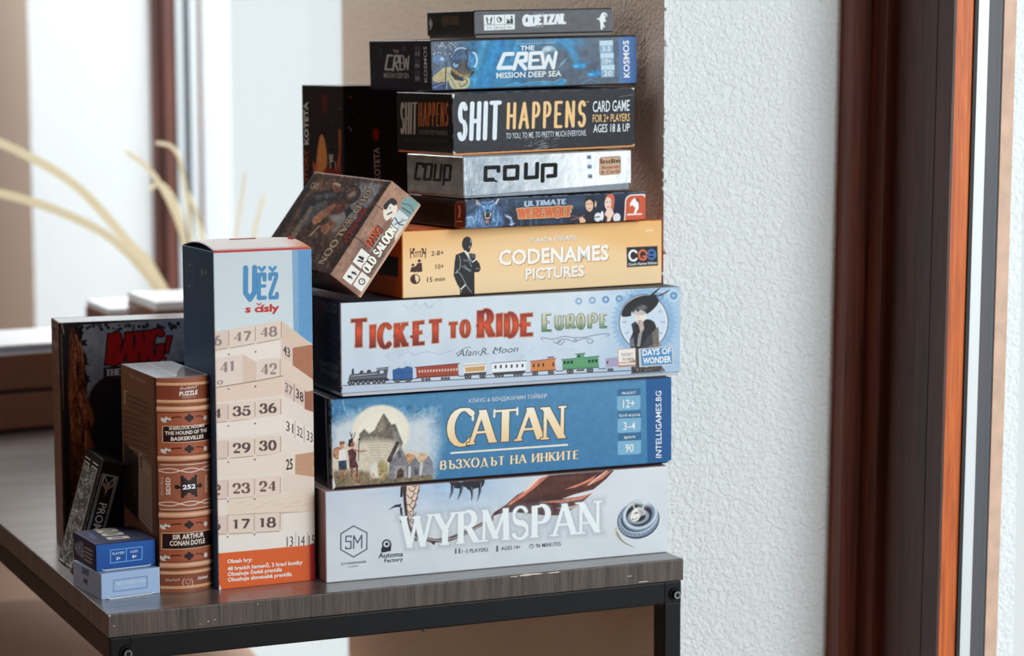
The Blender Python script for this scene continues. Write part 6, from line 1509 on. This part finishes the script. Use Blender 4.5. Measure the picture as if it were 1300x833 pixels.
def art_west_top(s):
    s.C[:] = rgb(196, 198, 206); s.noise(10, 0.03, 104)
game_box('board_game_box', 'dark western game box with red lettering, on edge behind the book-shaped box', 'game box', (-0.3731, 1.988, 0.7502), (18.986, 0.0, 0), (0.1555, 0.0424, 0.1902),
         rgb(60, 44, 40), {'front': (Q_WEST, rgb(90, 90, 100), 1.4, art_west), 'left': ([(69.5, 403.8), (79.6, 410.4), (81.3, 699.1), (71.6, 686.9)], rgb(96, 64, 54), 1.4, art_west_left), 'top': ([(69.5, 403.8), (300, 399), (313.4, 405.2), (79.6, 410.4)], rgb(190, 190, 200), 0.8, art_west_top)}, mat=M_CARD)

# --- leaning saloon box
def art_plank(s):
    s.C[:] = rgb(150, 112, 94); s.noise(12, 0.06, 111, 0.5, 0.5)
    e = lambda a, b_: (419.4 + 77.2 * a + 38.3 * b_, 352.7 - 119.7 * a + 30.5 * b_)   # a along the long edge, b across
    for k in range(60):
        rg = random.Random(k); a0, b_ = rg.random(), rg.random(); s.line([e(a0, b_), e(min(1, a0 + rg.uniform(0.1, 0.4)), b_ + rg.uniform(-0.02, 0.02))], rg.uniform(0.5, 1.2), rg.choice([rgb(108, 78, 66), rgb(190, 150, 128)]), a=0.35)
    s.poly([e(0.74, 0), e(1, 0), e(1, 0.8), e(0.76, 0.8)], rgb(206, 160, 130), a=0.4, soft=4)
    for a in (0.40, 0.74): s.line([e(a, 0), e(a + 0.03, 1)], 1.3, rgb(60, 42, 38), a=0.8)
    s.poly([e(0.2, 0.35), e(0.4, 0.2), e(0.62, 0.72), e(0.5, 1), e(0.2, 1)], rgb(84, 70, 68), a=0.55, soft=6)
    Wt = rgb(240, 236, 230)
    for a0, b0 in ((0.045, 0.32), (0.215, 0.31), (0.055, 0.66)):
        q_ = [e(a0, b0), e(a0 + 0.145, b0), e(a0 + 0.145, b0 + 0.30), e(a0, b0 + 0.30)]; s.poly(q_, Wt)
        c = e(a0 + 0.075, b0 + 0.15)
        if a0 == 0.055: s.disc(c[0], c[1], 4.4, INK); s.disc(c[0], c[1], 3.1, Wt); s.line([c, (c[0] + 1.2, c[1] - 2)], 0.8, INK)
        elif a0 < 0.1:
            for k in (-1, 1): s.disc(c[0] + k * 2.6 - 1, c[1] - k * 2.4, 1.6, INK); s.line([(c[0] + k * 2.6, c[1] - k * 2.4), (c[0] + k * 2.6 + 3.4, c[1] - k * 2.4 + 2.6)], 1.8, INK); s.line([(c[0] + k * 3, c[1] - k * 2.6 + 2), (c[0] + k * 3 + 2.6, c[1] - k * 2.6 - 0.6)], 1.2, INK)
        else: s.disc(c[0] - 2.4, c[1] - 1.6, 1.7, INK); s.poly([(c[0] - 1, c[1] - 2.6), (c[0] + 3.4, c[1] - 1), (c[0] + 2, c[1] + 3), (c[0] - 2, c[1] + 1)], INK); s.disc(c[0] - 4, c[1] + 3, 1.3, INK); s.line([(c[0] - 3, c[1] + 3), (c[0] + 1.6, c[1] + 4.6)], 2, INK)
    s.paint(410, 230, 540, 386, 4, 0.2, 113)
    # man in a teal jacket leaning on the bar
    s.poly([e(0.84, 0.62), e(0.93, 0.5), e(0.985, 0.62), e(1.0, 0.98), e(0.86, 1.0), e(0.80, 0.84)], rgb(124, 158, 158)); s.line([e(0.90, 0.56), e(0.93, 0.78), e(0.90, 0.98)], 1.2, rgb(70, 92, 96), smooth=True); s.line([e(0.87, 0.62), e(0.88, 0.9)], 1.4, rgb(60, 72, 78))
    s.poly([e(0.70, 0.62), e(0.84, 0.58), e(0.84, 0.9), e(0.74, 1.0), e(0.68, 0.86)], rgb(214, 220, 222)); s.line([e(0.76, 0.62), e(0.74, 0.82), e(0.78, 0.96)], 1.5, rgb(60, 74, 92), smooth=True); s.line([e(0.71, 0.7), e(0.80, 0.86)], 1.1, rgb(70, 84, 100))
    s.poly([e(0.765, 0.22), e(0.86, 0.28), e(0.85, 0.5), e(0.77, 0.6), e(0.70, 0.5), e(0.70, 0.36)], rgb(236, 226, 212), smooth=True); s.poly([e(0.80, 0.18), e(0.88, 0.26), e(0.88, 0.44), e(0.84, 0.42), e(0.83, 0.30), e(0.77, 0.30), e(0.76, 0.22)], INK, smooth=True); s.line([e(0.74, 0.40), e(0.78, 0.46)], 1.7, INK); s.line([e(0.70, 0.5), e(0.74, 0.54)], 1.3, rgb(60, 50, 50)); s.disc(*e(0.80, 0.36), 0.8, INK)
    s.poly([e(0.60, 0.96), e(0.66, 0.80), e(0.72, 0.9), e(0.98, 0.98), e(0.98, 1.02), e(0.60, 1.02)], rgb(226, 214, 194)); s.speck(16, rgb(110, 92, 80), 4, (0.5, 1.2), (506, 280, 530, 300))
    def tx(b, a0, a1, bb, h, c, bold, up=None): s.text(b, e(a0, bb), e(a1, bb), h, c, bold, up=(-0.783, -0.623))
    for dx, c in ((0.012, rgb(60, 40, 36)), (0, rgb(234, 100, 54))):
        tx('BANG!', 0.412 + dx, 0.60 + dx, 0.505 + dx * 2, 10.6, c, 0.04)
    tx('THE EXPANSION', 0.385, 0.575, 0.575, 2.2, rgb(230, 220, 210), 0.0)
    s.letters('OLD SALOON', e(0.222, 0.84), e(0.688, 0.84), 10.6, rgb(250, 244, 230), thick=3.2, thin=1.5, serif=1.9, sth=1.2, outline=rgb(48, 34, 32), ow=0.9, up=(-0.783, -0.623), gap=0.1)
    s.edge('b', 2.6, rgb(216, 184, 160), 0.8, 4, 0.2); s.edge('t', 1.0, rgb(220, 190, 170), 0.6, 6, 0.3)
def art_saloon_cover(s):
    DK = rgb(52, 38, 34)
    s.C[:] = rgb(84, 62, 52); s.noise(10, 0.09, 121, 1.2, 0.6); s.noise(3, 0.05, 122)
    for p, c in (([(385, 221), (497, 235), (493, 241), (381, 228)], rgb(110, 84, 70)), ([(388, 224), (424, 230), (392, 262), (372, 252)], rgb(104, 74, 56)), ([(444, 236), (470, 234), (496, 244), (476, 262), (456, 280), (436, 286), (430, 276), (442, 262)], rgb(146, 148, 154)), ([(410, 276), (440, 270), (454, 284), (420, 300)], rgb(150, 150, 152))): s.poly(p, c, soft=3)
    for k in range(40):
        rg = random.Random(k + 3); x, y = rg.uniform(400, 490), rg.uniform(226, 236); s.line([(x, y), (x + rg.uniform(-3, 2), y + rg.uniform(3, 9))], 1.2, DK, a=0.7)
    s.text('CBG', (380, 241), (392, 243), 8, rgb(170, 156, 140), 0.02, shear=0.4)
    s.poly([(378, 252), (390, 246), (412, 244), (426, 246), (418, 256), (400, 262), (380, 278), (366, 288), (370, 272)], rgb(44, 44, 46), smooth=True, soft=0.8); s.poly([(372, 280), (398, 258), (408, 262), (396, 276), (376, 292), (364, 294)], rgb(84, 84, 84), smooth=True, soft=1); s.poly([(384, 250), (414, 247), (420, 252), (392, 256)], rgb(110, 108, 106), a=0.7, soft=1.5)
    s.poly([(388, 280), (404, 268), (416, 262), (420, 266), (404, 280), (392, 288)], rgb(168, 116, 84), smooth=True); s.poly([(412, 238), (424, 238), (424, 246), (416, 248)], rgb(150, 96, 70)); s.poly([(412, 236), (418, 234), (425, 237), (424, 240)], rgb(190, 180, 168))
    s.disc(441, 250, 13, rgb(54, 40, 38), 11.5, -30); s.disc(440, 249, 9.5, rgb(92, 70, 62), 8, -30); s.line([(436, 252), (444, 247)], 1.2, rgb(200, 180, 160)); s.line([(438, 254), (446, 249)], 1.0, rgb(200, 180, 160)); s.poly([(446, 238), (452, 236), (450, 244)], rgb(70, 62, 64))
    s.poly([(420, 262), (432, 258), (434, 270), (424, 276), (414, 274)], rgb(108, 60, 48), soft=1.5); s.poly([(432, 270), (440, 266), (444, 272), (436, 280)], INK, soft=1); s.poly([(398, 290), (420, 282), (424, 290), (404, 302)], rgb(150, 104, 76), soft=1.5)
    s.poly([(356, 304), (362, 296), (384, 262), (388, 266), (368, 300), (360, 312)], rgb(128, 112, 100), soft=0.8); s.poly([(335, 302), (384, 224), (390, 226), (342, 306)], rgb(40, 32, 30), soft=1.5)
    s.line([(386, 302), (394, 294), (398, 290)], 1.6, rgb(196, 176, 140)); s.poly([(400, 330), (420, 340), (446, 300), (430, 290)], rgb(94, 66, 48), soft=4)
    s.poly([(412, 350), (421, 352), (497, 234), (488, 233)], rgb(52, 36, 32), soft=2)
    s.line([(385, 220.4), (497, 234.4)], 1.6, rgb(196, 176, 160)); s.line([(386, 224), (494, 238)], 1.0, rgb(60, 44, 38))
    s.paint(310, 215, 500, 356, 5, 0.45, 123, 1.0, 0.7); s.paint(310, 215, 500, 356, 2.2, 0.3, 125)
    def along(b, p, q, h, c, th, oc):
        s.letters(b, p, q, h, c, thick=th, thin=th * 0.45, serif=th * 0.5, sth=th * 0.36, outline=oc, ow=0.9, up=(0.92, 0.24), gap=0.12)
    along('OLD', (462, 244), (443, 273), 9, rgb(186, 168, 140), 3.0, rgb(40, 30, 28)); along('SALOON', (438, 280), (400, 338), 9, rgb(196, 172, 140), 3.0, rgb(40, 30, 28)); along('BANG!', (458, 268), (432, 311), 8, rgb(150, 32, 34), 3.2, rgb(30, 20, 22))
t = game_box('board_game_box', 'brown saloon game box tilted on its edge, leaning against the orange box', 'game box', (-0.1171, 1.8742, 0.9718), (29.9, -52.741, 1.0), (0.0888, 0.136, 0.0328),
         rgb(92, 66, 56), {'front': ([(419.4, 353), (496.6, 233.2), (533.6, 262.6), (457.6, 382)], rgb(150, 112, 94), 2.4, art_plank), 'top': ([(311.6, 331.5), (385.1, 219.3), (496.6, 233.2), (419.4, 353)], rgb(84, 62, 52), 1.5, art_saloon_cover)},
         lip=0.0016, tray_col=rgb(206, 170, 142), inset=0.0003, lam=False)

# --- dark upright box behind the stack
def art_kot(s):
    s.noise(10, 0.02, 131); W_ = rgb(190, 184, 180)
    s.text('KOTETA', (482.6, 230), (481.2, 187), 7.6, W_, 0.02); s.text('STORY', (482.8, 268), (482.6, 234), 7.6, rgb(150, 64, 44), 0.02)
    s.disc(477, 171, 4.4, rgb(170, 52, 44), 8, soft=1); s.disc(445, 123, 2.2, rgb(150, 70, 54), 1.4); s.line([(443, 161), (446, 166)], 2.2, rgb(120, 124, 160)); s.speck(14, rgb(110, 80, 70), 5, (0.5, 1.2), (440, 110, 520, 300)); s.poly([(474, 138), (482, 138), (480, 152), (474, 152)], rgb(44, 22, 22), soft=2)
def art_kot_left(s):
    s.noise(8, 0.03, 132); W_ = rgb(226, 222, 218)
    s.text('KOTETA', (392.4, 184), (391.4, 129), 5.6, W_, 0.03); s.text('STORY', (391.4, 232), (391.6, 190), 5.2, rgb(176, 84, 52), 0.02)
    s.poly([(402, 224), (403, 196), (406, 176), (408.6, 171), (412, 176), (415, 192), (415.6, 208), (412, 224)], rgb(222, 146, 78), smooth=True); s.poly([(397, 204), (402, 212), (404, 226), (399, 226)], rgb(196, 104, 60), soft=1)
    s.poly([(416, 212), (424, 216), (432, 196), (434, 226), (404, 228)], rgb(132, 48, 32), soft=2); s.poly([(430, 166), (433, 164), (434, 178), (432, 220), (429, 210), (431, 190)], rgb(176, 96, 60), soft=1.2)
    s.text('ME', (424, 206), (423.4, 196), 5, rgb(206, 196, 186), 0.02); s.line([(419, 198), (420, 214)], 1.6, rgb(180, 164, 150)); s.line([(426, 206), (427, 216)], 1.3, rgb(170, 150, 140))
    s.poly([(408, 120), (417, 122), (416, 144), (410, 146)], rgb(96, 34, 34), soft=2); s.speck(26, rgb(150, 90, 70), 6, (0.4, 1.1), (386, 112, 434, 220)); s.poly([(396, 116), (404, 118), (403, 160), (397, 160)], rgb(56, 24, 24), soft=3)
def art_kot_top(s): s.C[:] = rgb(150, 150, 158); s.noise(6, 0.05, 133); s.edge('t', 2, rgb(30, 28, 30), 1, 3, -0.3)
game_box('card_game_box', 'dark upright game box with a flame on its side, standing behind the tall stack', 'game box', (-0.1435, 2.085, 0.9690), (33, 0, 0), (0.075, 0.075, 0.1635),
         rgb(24, 20, 22), {'front': ([(435.6, 109.0), (531.5, 107.8), (533.2, 345.4), (438.2, 351.2)], rgb(24, 20, 22), 1.2, art_kot), 'left': ([(382.9, 107.2), (436.4, 109.0), (438.2, 351.2), (385.9, 343.0)], rgb(44, 24, 24), 1.5, art_kot_left), 'top': ([(382.9, 107.7), (477.0, 106.6), (531.5, 107.8), (435.6, 109.0)], rgb(150, 150, 158), 1.0, art_kot_top)}, mat=M_MATT)

# --- playing cards in a black tuck box leaning on the book
def art_deck(s):
    e = lambda a, b_: (137.2 + 27.3 * a - 41.4 * b_, 584.5 + 6.6 * a + 145 * b_)
    G = rgb(196, 196, 196)
    for m_ in (0.13, 0.20): s.line([e(m_, 0.105 + m_ * 0.1), e(1 - m_, 0.105 + m_ * 0.1), e(1 - m_, 0.97), e(m_, 0.97)], 0.9, G, closed=True, a=0.9)
    s.line([e(0.25, 0.13), e(0.25, 0.19), e(0.5, 0.25), e(0.75, 0.19), e(0.75, 0.13), e(0.66, 0.15), e(0.5, 0.20), e(0.34, 0.15)], 1.1, G, closed=True)
    for a in (0.32, 0.68): s.disc(*e(a, 0.205), 2.6, rgb(150, 116, 104)); 
    s.poly([e(0.38, 0.2), e(0.62, 0.2), e(0.5, 0.3)], rgb(160, 124, 110)); s.speck(12, rgb(210, 190, 180), 5, (0.4, 0.8), (140, 602, 156, 616))
    s.text('PROMETHEUS', e(0.34, 0.36), e(0.34, 0.94), 10.2, rgb(214, 214, 214), 0.012, up=(0.97, 0.24))
    s.edge('tl', 1.2, rgb(160, 160, 160), 0.8, 4, 0.3)
def art_deck_left(s):
    e = lambda a, b_: (117.2 + 20 * a - 41.4 * b_, 568.6 + 15.9 * a + 145 * b_)
    s.poly([e(0.06, 0.12), e(0.80, 0.10), e(0.80, 0.96), e(0.06, 0.96)], rgb(84, 88, 84))
    rg = random.Random(5)
    for k in range(190):
        a0, b0 = rg.uniform(0.05, 0.78), rg.uniform(0.12, 0.95); s.line([e(a0, b0), e(a0 + rg.uniform(-0.16, 0.16), b0 + rg.uniform(-0.02, 0.03)), e(a0 + rg.uniform(-0.16, 0.16), b0 + rg.uniform(0, 0.05))], rg.uniform(0.5, 1.1), rgb(206, 208, 202), a=rg.uniform(0.25, 0.9), smooth=True)
    for y in (0.07, 0.105, 0.955, 0.985):
        s.line([e(0.04, y), e(0.36, y)], 1.5, rgb(222, 222, 222)); s.line([e(0.52, y), e(0.82, y)], 1.5, rgb(222, 222, 222))
    s.poly([e(0.36, -0.02), e(0.36, 0.10), e(0.44, 0.125), e(0.52, 0.10), e(0.52, -0.02)], rgb(30, 34, 38)); s.line([e(0.06, 0.1), e(0.06, 0.97)], 0.9, rgb(150, 152, 150)); s.line([e(0.82, 0.1), e(0.82, 0.97)], 1.0, rgb(190, 192, 190))
    s.poly([e(0.86, -0.01), e(1.01, -0.01), e(1.01, 1.0), e(0.86, 1.0)], rgb(24, 26, 28))
t = empty('playing_card_box', (-0.3488, 1.8936, 0.7503), box_rot(21.592, 16.0, 0.0), 'black patterned playing card box leaning against the book-shaped puzzle box', 'card box')
dim = (0.0179, 0.0607, 0.0944)
mb = MB().box((0, 0, 0), dim, col=rgb(24, 25, 27), bev=0.0005)
for which, q_, fn in (('front', [(137.2, 584.5), (164.5, 591.1), (123.1, 735.6), (95.8, 729.5)], art_deck), ('left', [(117.2, 568.6), (137.2, 584.5), (95.8, 729.5), (77.0, 709.6)], art_deck_left)):
    w, hh, pl = side(dim, which); sh = Sheet(q_, w, hh, pl, rgb(22, 23, 25), 2.6, 0.0005); fn(sh); sh.emit(mb)
mb.build('carton', M_CARD, t)
MB().box((0.0008, 0.0008, dim[2]), (dim[0] - 0.0006, dim[1] - 0.0008, dim[2] + 0.0007), col=rgb(34, 36, 38), bev=0.0003).build('tuck_flap', M_CARD, t)

# --- two small blue card boxes
def tuck(name, label, P, rot, dim, body, front, left, top, qf, ql, qt, end_col):
    t = empty(name, P, box_rot(*rot), label, 'card box', 'small blue card boxes at the table corner')
    w, d, h = dim
    mb = MB().box((0, 0.0004, 0), (w, d, h), col=body, bev=0.0006)
    for which, q_, fn in (('front', qf, front), ('left', ql, left), ('top', qt, top)):
        if fn is None: continue
        ww, hh, pl = side(dim, which)
        if which == 'front': pl = flat((0, 0.0004, h), (1, 0, 0), (0, 0, -1), (0, -1, 0))
        sh = Sheet(q_, ww, hh, pl, body, 2.2, 0.0006); fn(sh); sh.emit(mb)
    mb.build('carton', M_CARD, t)
    # front end flap with its cut corners
    fl = MB(); ins = w * 0.09
    pts = [(ins, 0.0016), (ins + 0.003, 0.0007), (w - ins - 0.003, 0.0009), (w - ins, 0.0018)]
    fl.add([(x, -0.0001, z) for x, z in pts] + [(x, -0.0009, z - 0.0006) for x, z in pts], [[0, 4, 5, 1], [1, 5, 6, 2], [2, 6, 7, 3], [4, 7, 6, 5][::-1]], col=end_col)
    fl.build('end_flap', M_CARD, t)
    return t
def f_light(s):
    N = rgb(84, 112, 168)
    s.C[:] = rgb(164, 188, 222)
    s.line([(145.6, 737), (188.4, 731.6), (189, 746.2), (146.2, 752)], 0.9, N, closed=True)
    s.text('NOT SOMETHING', (149, 743.6), (186, 739), 3.6, rgb(222, 232, 246), 0.012); s.text('GAMES', (159, 748.4), (177, 746.4), 2.8, rgb(206, 220, 240))
    s.edge('lrb', 1.6, rgb(224, 232, 244), 0.8, 3, 0.25); s.line([(142, 760), (196, 752.8)], 0.8, rgb(70, 80, 104)); s.line([(146, 761), (194, 754.8)], 1.0, rgb(236, 236, 236), a=0.8)
def l_light(s):
    s.C[:] = rgb(150, 168, 196); N = rgb(60, 72, 110)
    s.text('DATE', (105, 727), (113.4, 731.4), 7.4, N, 0.03, up=(0, -1)); s.text('ME', (107, 739), (112.6, 742), 6.2, N, 0.03, up=(0, -1)); s.noise(6, 0.02, 4)
tuck('card_game_box', 'pale blue small card box at the table corner, under the dark blue one', (-0.3113, 1.8044, 0.75), (30.559, 0, 0), (0.0478, 0.0595, 0.0200), rgb(156, 180, 214), f_light, l_light, None,
     [(127.4, 728.6), (204, 720), (206, 753), (131, 763)], [(93.3, 712), (127.6, 728.6), (131, 763), (94.4, 743)], None, rgb(222, 228, 238))
def f_dark(s):
    s.C[:] = vgrad(686, rgb(40, 92, 170), 724, rgb(34, 80, 152))(s.X, s.Y); Lb = rgb(120, 178, 230)
    s.line([(139.6, 699.4), (180.2, 694.4), (181, 710.4), (140.6, 715.4)], 1.0, Lb, closed=True); s.line([(160, 697), (160.6, 713)], 0.9, Lb)
    s.text('PLAYERS', (142, 705.4), (157.6, 703.4), 3.2, rgb(196, 216, 240), 0.012); s.text('2+', (147.4, 711.2), (152.6, 710.6), 3.6, WHITE, 0.03); s.text('AGES', (164.6, 702.6), (174.6, 701.2), 3.2, rgb(196, 216, 240), 0.012); s.text('8+', (168, 708.8), (173.4, 708), 3.6, WHITE, 0.03)
    s.edge('tlrb', 1.2, rgb(110, 160, 214), 0.7, 3, 0.35); s.line([(131, 725), (190, 718.6)], 0.8, rgb(150, 170, 200), a=0.8)
def l_dark(s):
    s.C[:] = rgb(30, 44, 74); s.poly([(94.6, 690), (105, 687), (107.6, 700), (107, 712), (99, 704), (95, 696)], rgb(104, 116, 138), soft=1, a=0.9); s.speck(20, rgb(190, 190, 184), 4, (0.4, 0.9), (96, 690, 107, 708))
    for k in range(4): s.line([(109, 696 + k * 5), (117, 700.6 + k * 5)], 2.2, rgb(170, 166, 150), a=0.8)
def t_dark(s):
    s.C[:] = rgb(26, 44, 84); Cm = rgb(226, 218, 196)
    for k, (x, y) in enumerate(((121, 670.6), (126, 674.4), (131.6, 678.4), (137.6, 683))):
        s.poly([(x - 3, y), (x + 22 + k, y - 2.6), (x + 26 + k, y + 0.4), (x + 1, y + 3.2)], Cm); s.line([(x + 6, y + 0.8), (x + 16 + k, y - 0.4)], 1.0, rgb(30, 44, 80))
    s.line([(113, 678), (118, 681), (122, 684)], 1.4, rgb(96, 118, 160)); s.line([(114, 682), (119, 684)], 1.2, rgb(96, 118, 160))
tuck('card_game_box', 'dark blue small card box lying on top of the pale blue one', (-0.3162, 1.8125, 0.7702), (27.222, -0.1, 0), (0.0478, 0.0572, 0.0208), rgb(36, 84, 156), f_dark, l_dark, t_dark,
     [(120.4, 693), (197.3, 683.8), (200.9, 718), (123, 726)], [(92.5, 675.2), (120.4, 693), (123, 726), (93.8, 709.5)], [(92.7, 675.5), (168.5, 668.0), (197.3, 683.8), (120.4, 693)], rgb(196, 206, 222))

# ------------------------------------------------------------------ far end of the table and beyond
def brown_box(s_, t_, z, yaw, dim, label, topcol, group=None, cap=0.0):
    t = empty('board_game_box', ST(s_, t_, z), (0, 0, R(yaw)), label, 'game box', group)
    w, d, h = dim
    MB().box((0, 0, h * 0.12), (w, d, h), col=rgb(126, 88, 72), bev=0.001).add([(0.002, 0.002, h + 0.0002), (w - 0.002, 0.002, h + 0.0002), (w - 0.002, d - 0.002, h + 0.0002), (0.002, d - 0.002, h + 0.0002)], [[0, 1, 2, 3]], col=topcol).build('lid', M_GLOSS, t)  # pale lid top paints the window glare lying on it
    if cap: MB().box((0.001, 0.001, h + 0.0003), (w - 0.001, d - 0.001, h + cap), col=topcol, bev=0.0006).build('cover', M_GLOSS, t)
    MB().box((0.0015, 0.0015, 0), (w - 0.0015, d - 0.0015, h * 0.14), col=rgb(60, 44, 40), bev=0.0005).build('tray', M_MATT, t)
    return t
FAR = 'brown game boxes at the far end of the table'
brown_box(0.012, 0.861, ZT, 32.5, (0.25, 0.16, 0.0425), 'blurred brown box lying flat behind the western box, lower of two', rgb(200, 200, 204), FAR)
brown_box(0.014, 0.864, ZT + 0.0427, 32, (0.248, 0.157, 0.043), 'blurred brown box with a magazine on it, upper of two at the far left', rgb(226, 230, 234), FAR)
brown_box(0.300, 0.953, ZT, 23, (0.16, 0.13, 0.118), 'blurred brown box with a glossy white top, beside the navy tower box side', rgb(240, 242, 244), FAR, 0.010)
brown_box(0.285, 1.108, ZT, 23, (0.10, 0.12, 0.098), 'blurred brown box with a white top, just above the rim of the western box', rgb(240, 242, 244), FAR, 0.008)
tmag = empty('magazine', ST(0.024, 0.874, ZT + 0.0862), (0, 0, R(31)), 'white magazine with bluish page edges lying on the far left brown box', 'magazine')
mb = MB()
for k in range(6):
    c = rgb(150, 158, 186) if k in (1, 3) else rgb(226, 230, 234)
    mb.box((0.002 * (k % 2), 0.001 * (k % 3), 0.0014 * k), (0.215 - 0.002 * (k % 3), 0.14, 0.0014 * k + 0.0013), col=c)
mb.build('pages', M_MATT, tmag)
cv = MB().box((0, 0, 0.0085), (0.216, 0.142, 0.0092), col=rgb(232, 236, 240)); cv.add([(0.02, 0.02, 0.0094), (0.09, 0.02, 0.0094), (0.09, 0.12, 0.0094), (0.02, 0.12, 0.0094)], [[0, 1, 2, 3]], col=rgb(170, 180, 206))
cv.build('cover', M_GLOSS, tmag)

# dry arching grass in a pot
pot_at = ST(0.440, 1.262, ZT)
tp = empty('potted_grass', pot_at, (0, 0, 0), 'dry straw-coloured grass with long arching blades in a pot at the far end of the table', 'plant')
MB().lathe([(0.0, 0.0), (0.026, 0.0), (0.034, 0.062), (0.037, 0.064), (0.036, 0.070), (0.031, 0.070), (0.030, 0.058), (0.0, 0.056)], 36, col=rgb(150, 110, 90)).build('pot', M_MATT, tp)
M_BLADE, n, l, b = new_mat('dry_grass')
df = n.new('ShaderNodeBsdfDiffuse'); tl = n.new('ShaderNodeBsdfTranslucent'); mx = n.new('ShaderNodeMixShader'); mx.inputs[0].default_value = 0.5
for q in (df, tl): q.inputs['Color'].default_value = L4(rgb(243, 228, 192))
l.new(df.outputs[0], mx.inputs[1]); l.new(tl.outputs[0], mx.inputs[2]); l.new(mx.outputs[0], n['Material Output'].inputs['Surface']); n.remove(b)
def blade(pts, w0, w1, dy):
    P = catmull([(0, 0)] + pts, False, 8); n = len(P); V = []; F = []
    for i, (x, z) in enumerate(P):
        t = i / (n - 1)
        a, b_ = P[max(i - 1, 0)], P[min(i + 1, n - 1)]
        dx, dz = b_[0] - a[0], b_[1] - a[1]; m_ = math.hypot(dx, dz) + 1e-9; nx_, nz_ = -dz / m_, dx / m_
        w = (w0 + (w1 - w0) * t) * (0.5 if i > n - 3 else 1) / 2; y = dy * math.sin(t * 2.2)
        V += [(x + nx_ * w, y, z + nz_ * w), (x, y - 0.0012, z), (x - nx_ * w, y, z - nz_ * w)]
    for i in range(n - 1):
        k = 3 * i; F += [[k, k + 1, k + 4, k + 3], [k + 1, k + 2, k + 5, k + 4]]
    MB().add([(p[0] / 1000, p[1] / 1000, p[2] / 1000 + 0.06) for p in V], F, smooth=True).build('blade', M_BLADE, tp)
    
for pts, w0, w1, dy in (([(-18, -12), (-42, 55), (-88, 118), (-145, 182), (-208, 222), (-262, 246)], 12, 11, -30), ([(-25, 0), (-62, 62), (-110, 112), (-160, 140), (-210, 160), (-262, 174)], 11, 11, 20),
                        ([(-8, 60), (-20, 120), (-38, 165), (-62, 203), (-92, 225)], 9, 6, 15), ([(-10, 75), (-20, 150), (-40, 184), (-58, 176)], 6, 5, -15), ([(-6, 90), (-16, 190), (-28, 228), (-52, 236)], 6, 5, 10),
                        ([(14, 40), (12, 100), (2, 150), (-12, 182)], 10, 4, -20), ([(-30, 20), (-52, 60), (-70, 90), (-96, 106)], 9, 5, 30), ([(30, 22), (62, 70), (72, 118), (86, 172)], 6, 4, 10), ([(45, 8), (90, 52), (116, 108), (142, 178)], 8, 4, 25),
                        ([(24, 30), (46, 90), (58, 150), (66, 200)], 5, 3, -25), ([(-34, 4), (-74, 20), (-110, 14), (-140, -6)], 7, 4, -10)):
    blade(pts, w0, w1, dy)

# tan pouf pushed under the far end of the table
pf = empty('pouf', ST(0.150, 0.96, 0), (0, 0, YAW), 'tan padded pouf on the floor under the far half of the table', 'pouf')
prof = []
n_ = 22
for i in range(n_ + 1):
    a = -math.pi / 2 + math.pi * i / n_
    c_, s_ = math.cos(a), math.sin(a)
    prof.append((0.285 * abs(c_) ** 0.38, 0.262 + 0.25 * math.copysign(abs(s_) ** 0.5, s_)))
MB().lathe(prof, 48, col=rgb(214, 172, 146)).build('cushion', M_MATT, pf)
sm = []
for i in range(n_ // 2 - 1, n_ // 2 + 2): pass
MB().lathe([(0.284, 0.255), (0.290, 0.258), (0.290, 0.266), (0.284, 0.269)], 48, col=rgb(150, 112, 92)).build('piping', M_MATT, pf)
for x in (-0.13, 0.13):
    for y in (-0.13, 0.13): MB().cyl((x, y, 0), (x, y, 0.03), 0.018, 0.022, 16, col=rgb(40, 34, 32)).build('foot', M_MATT, pf)
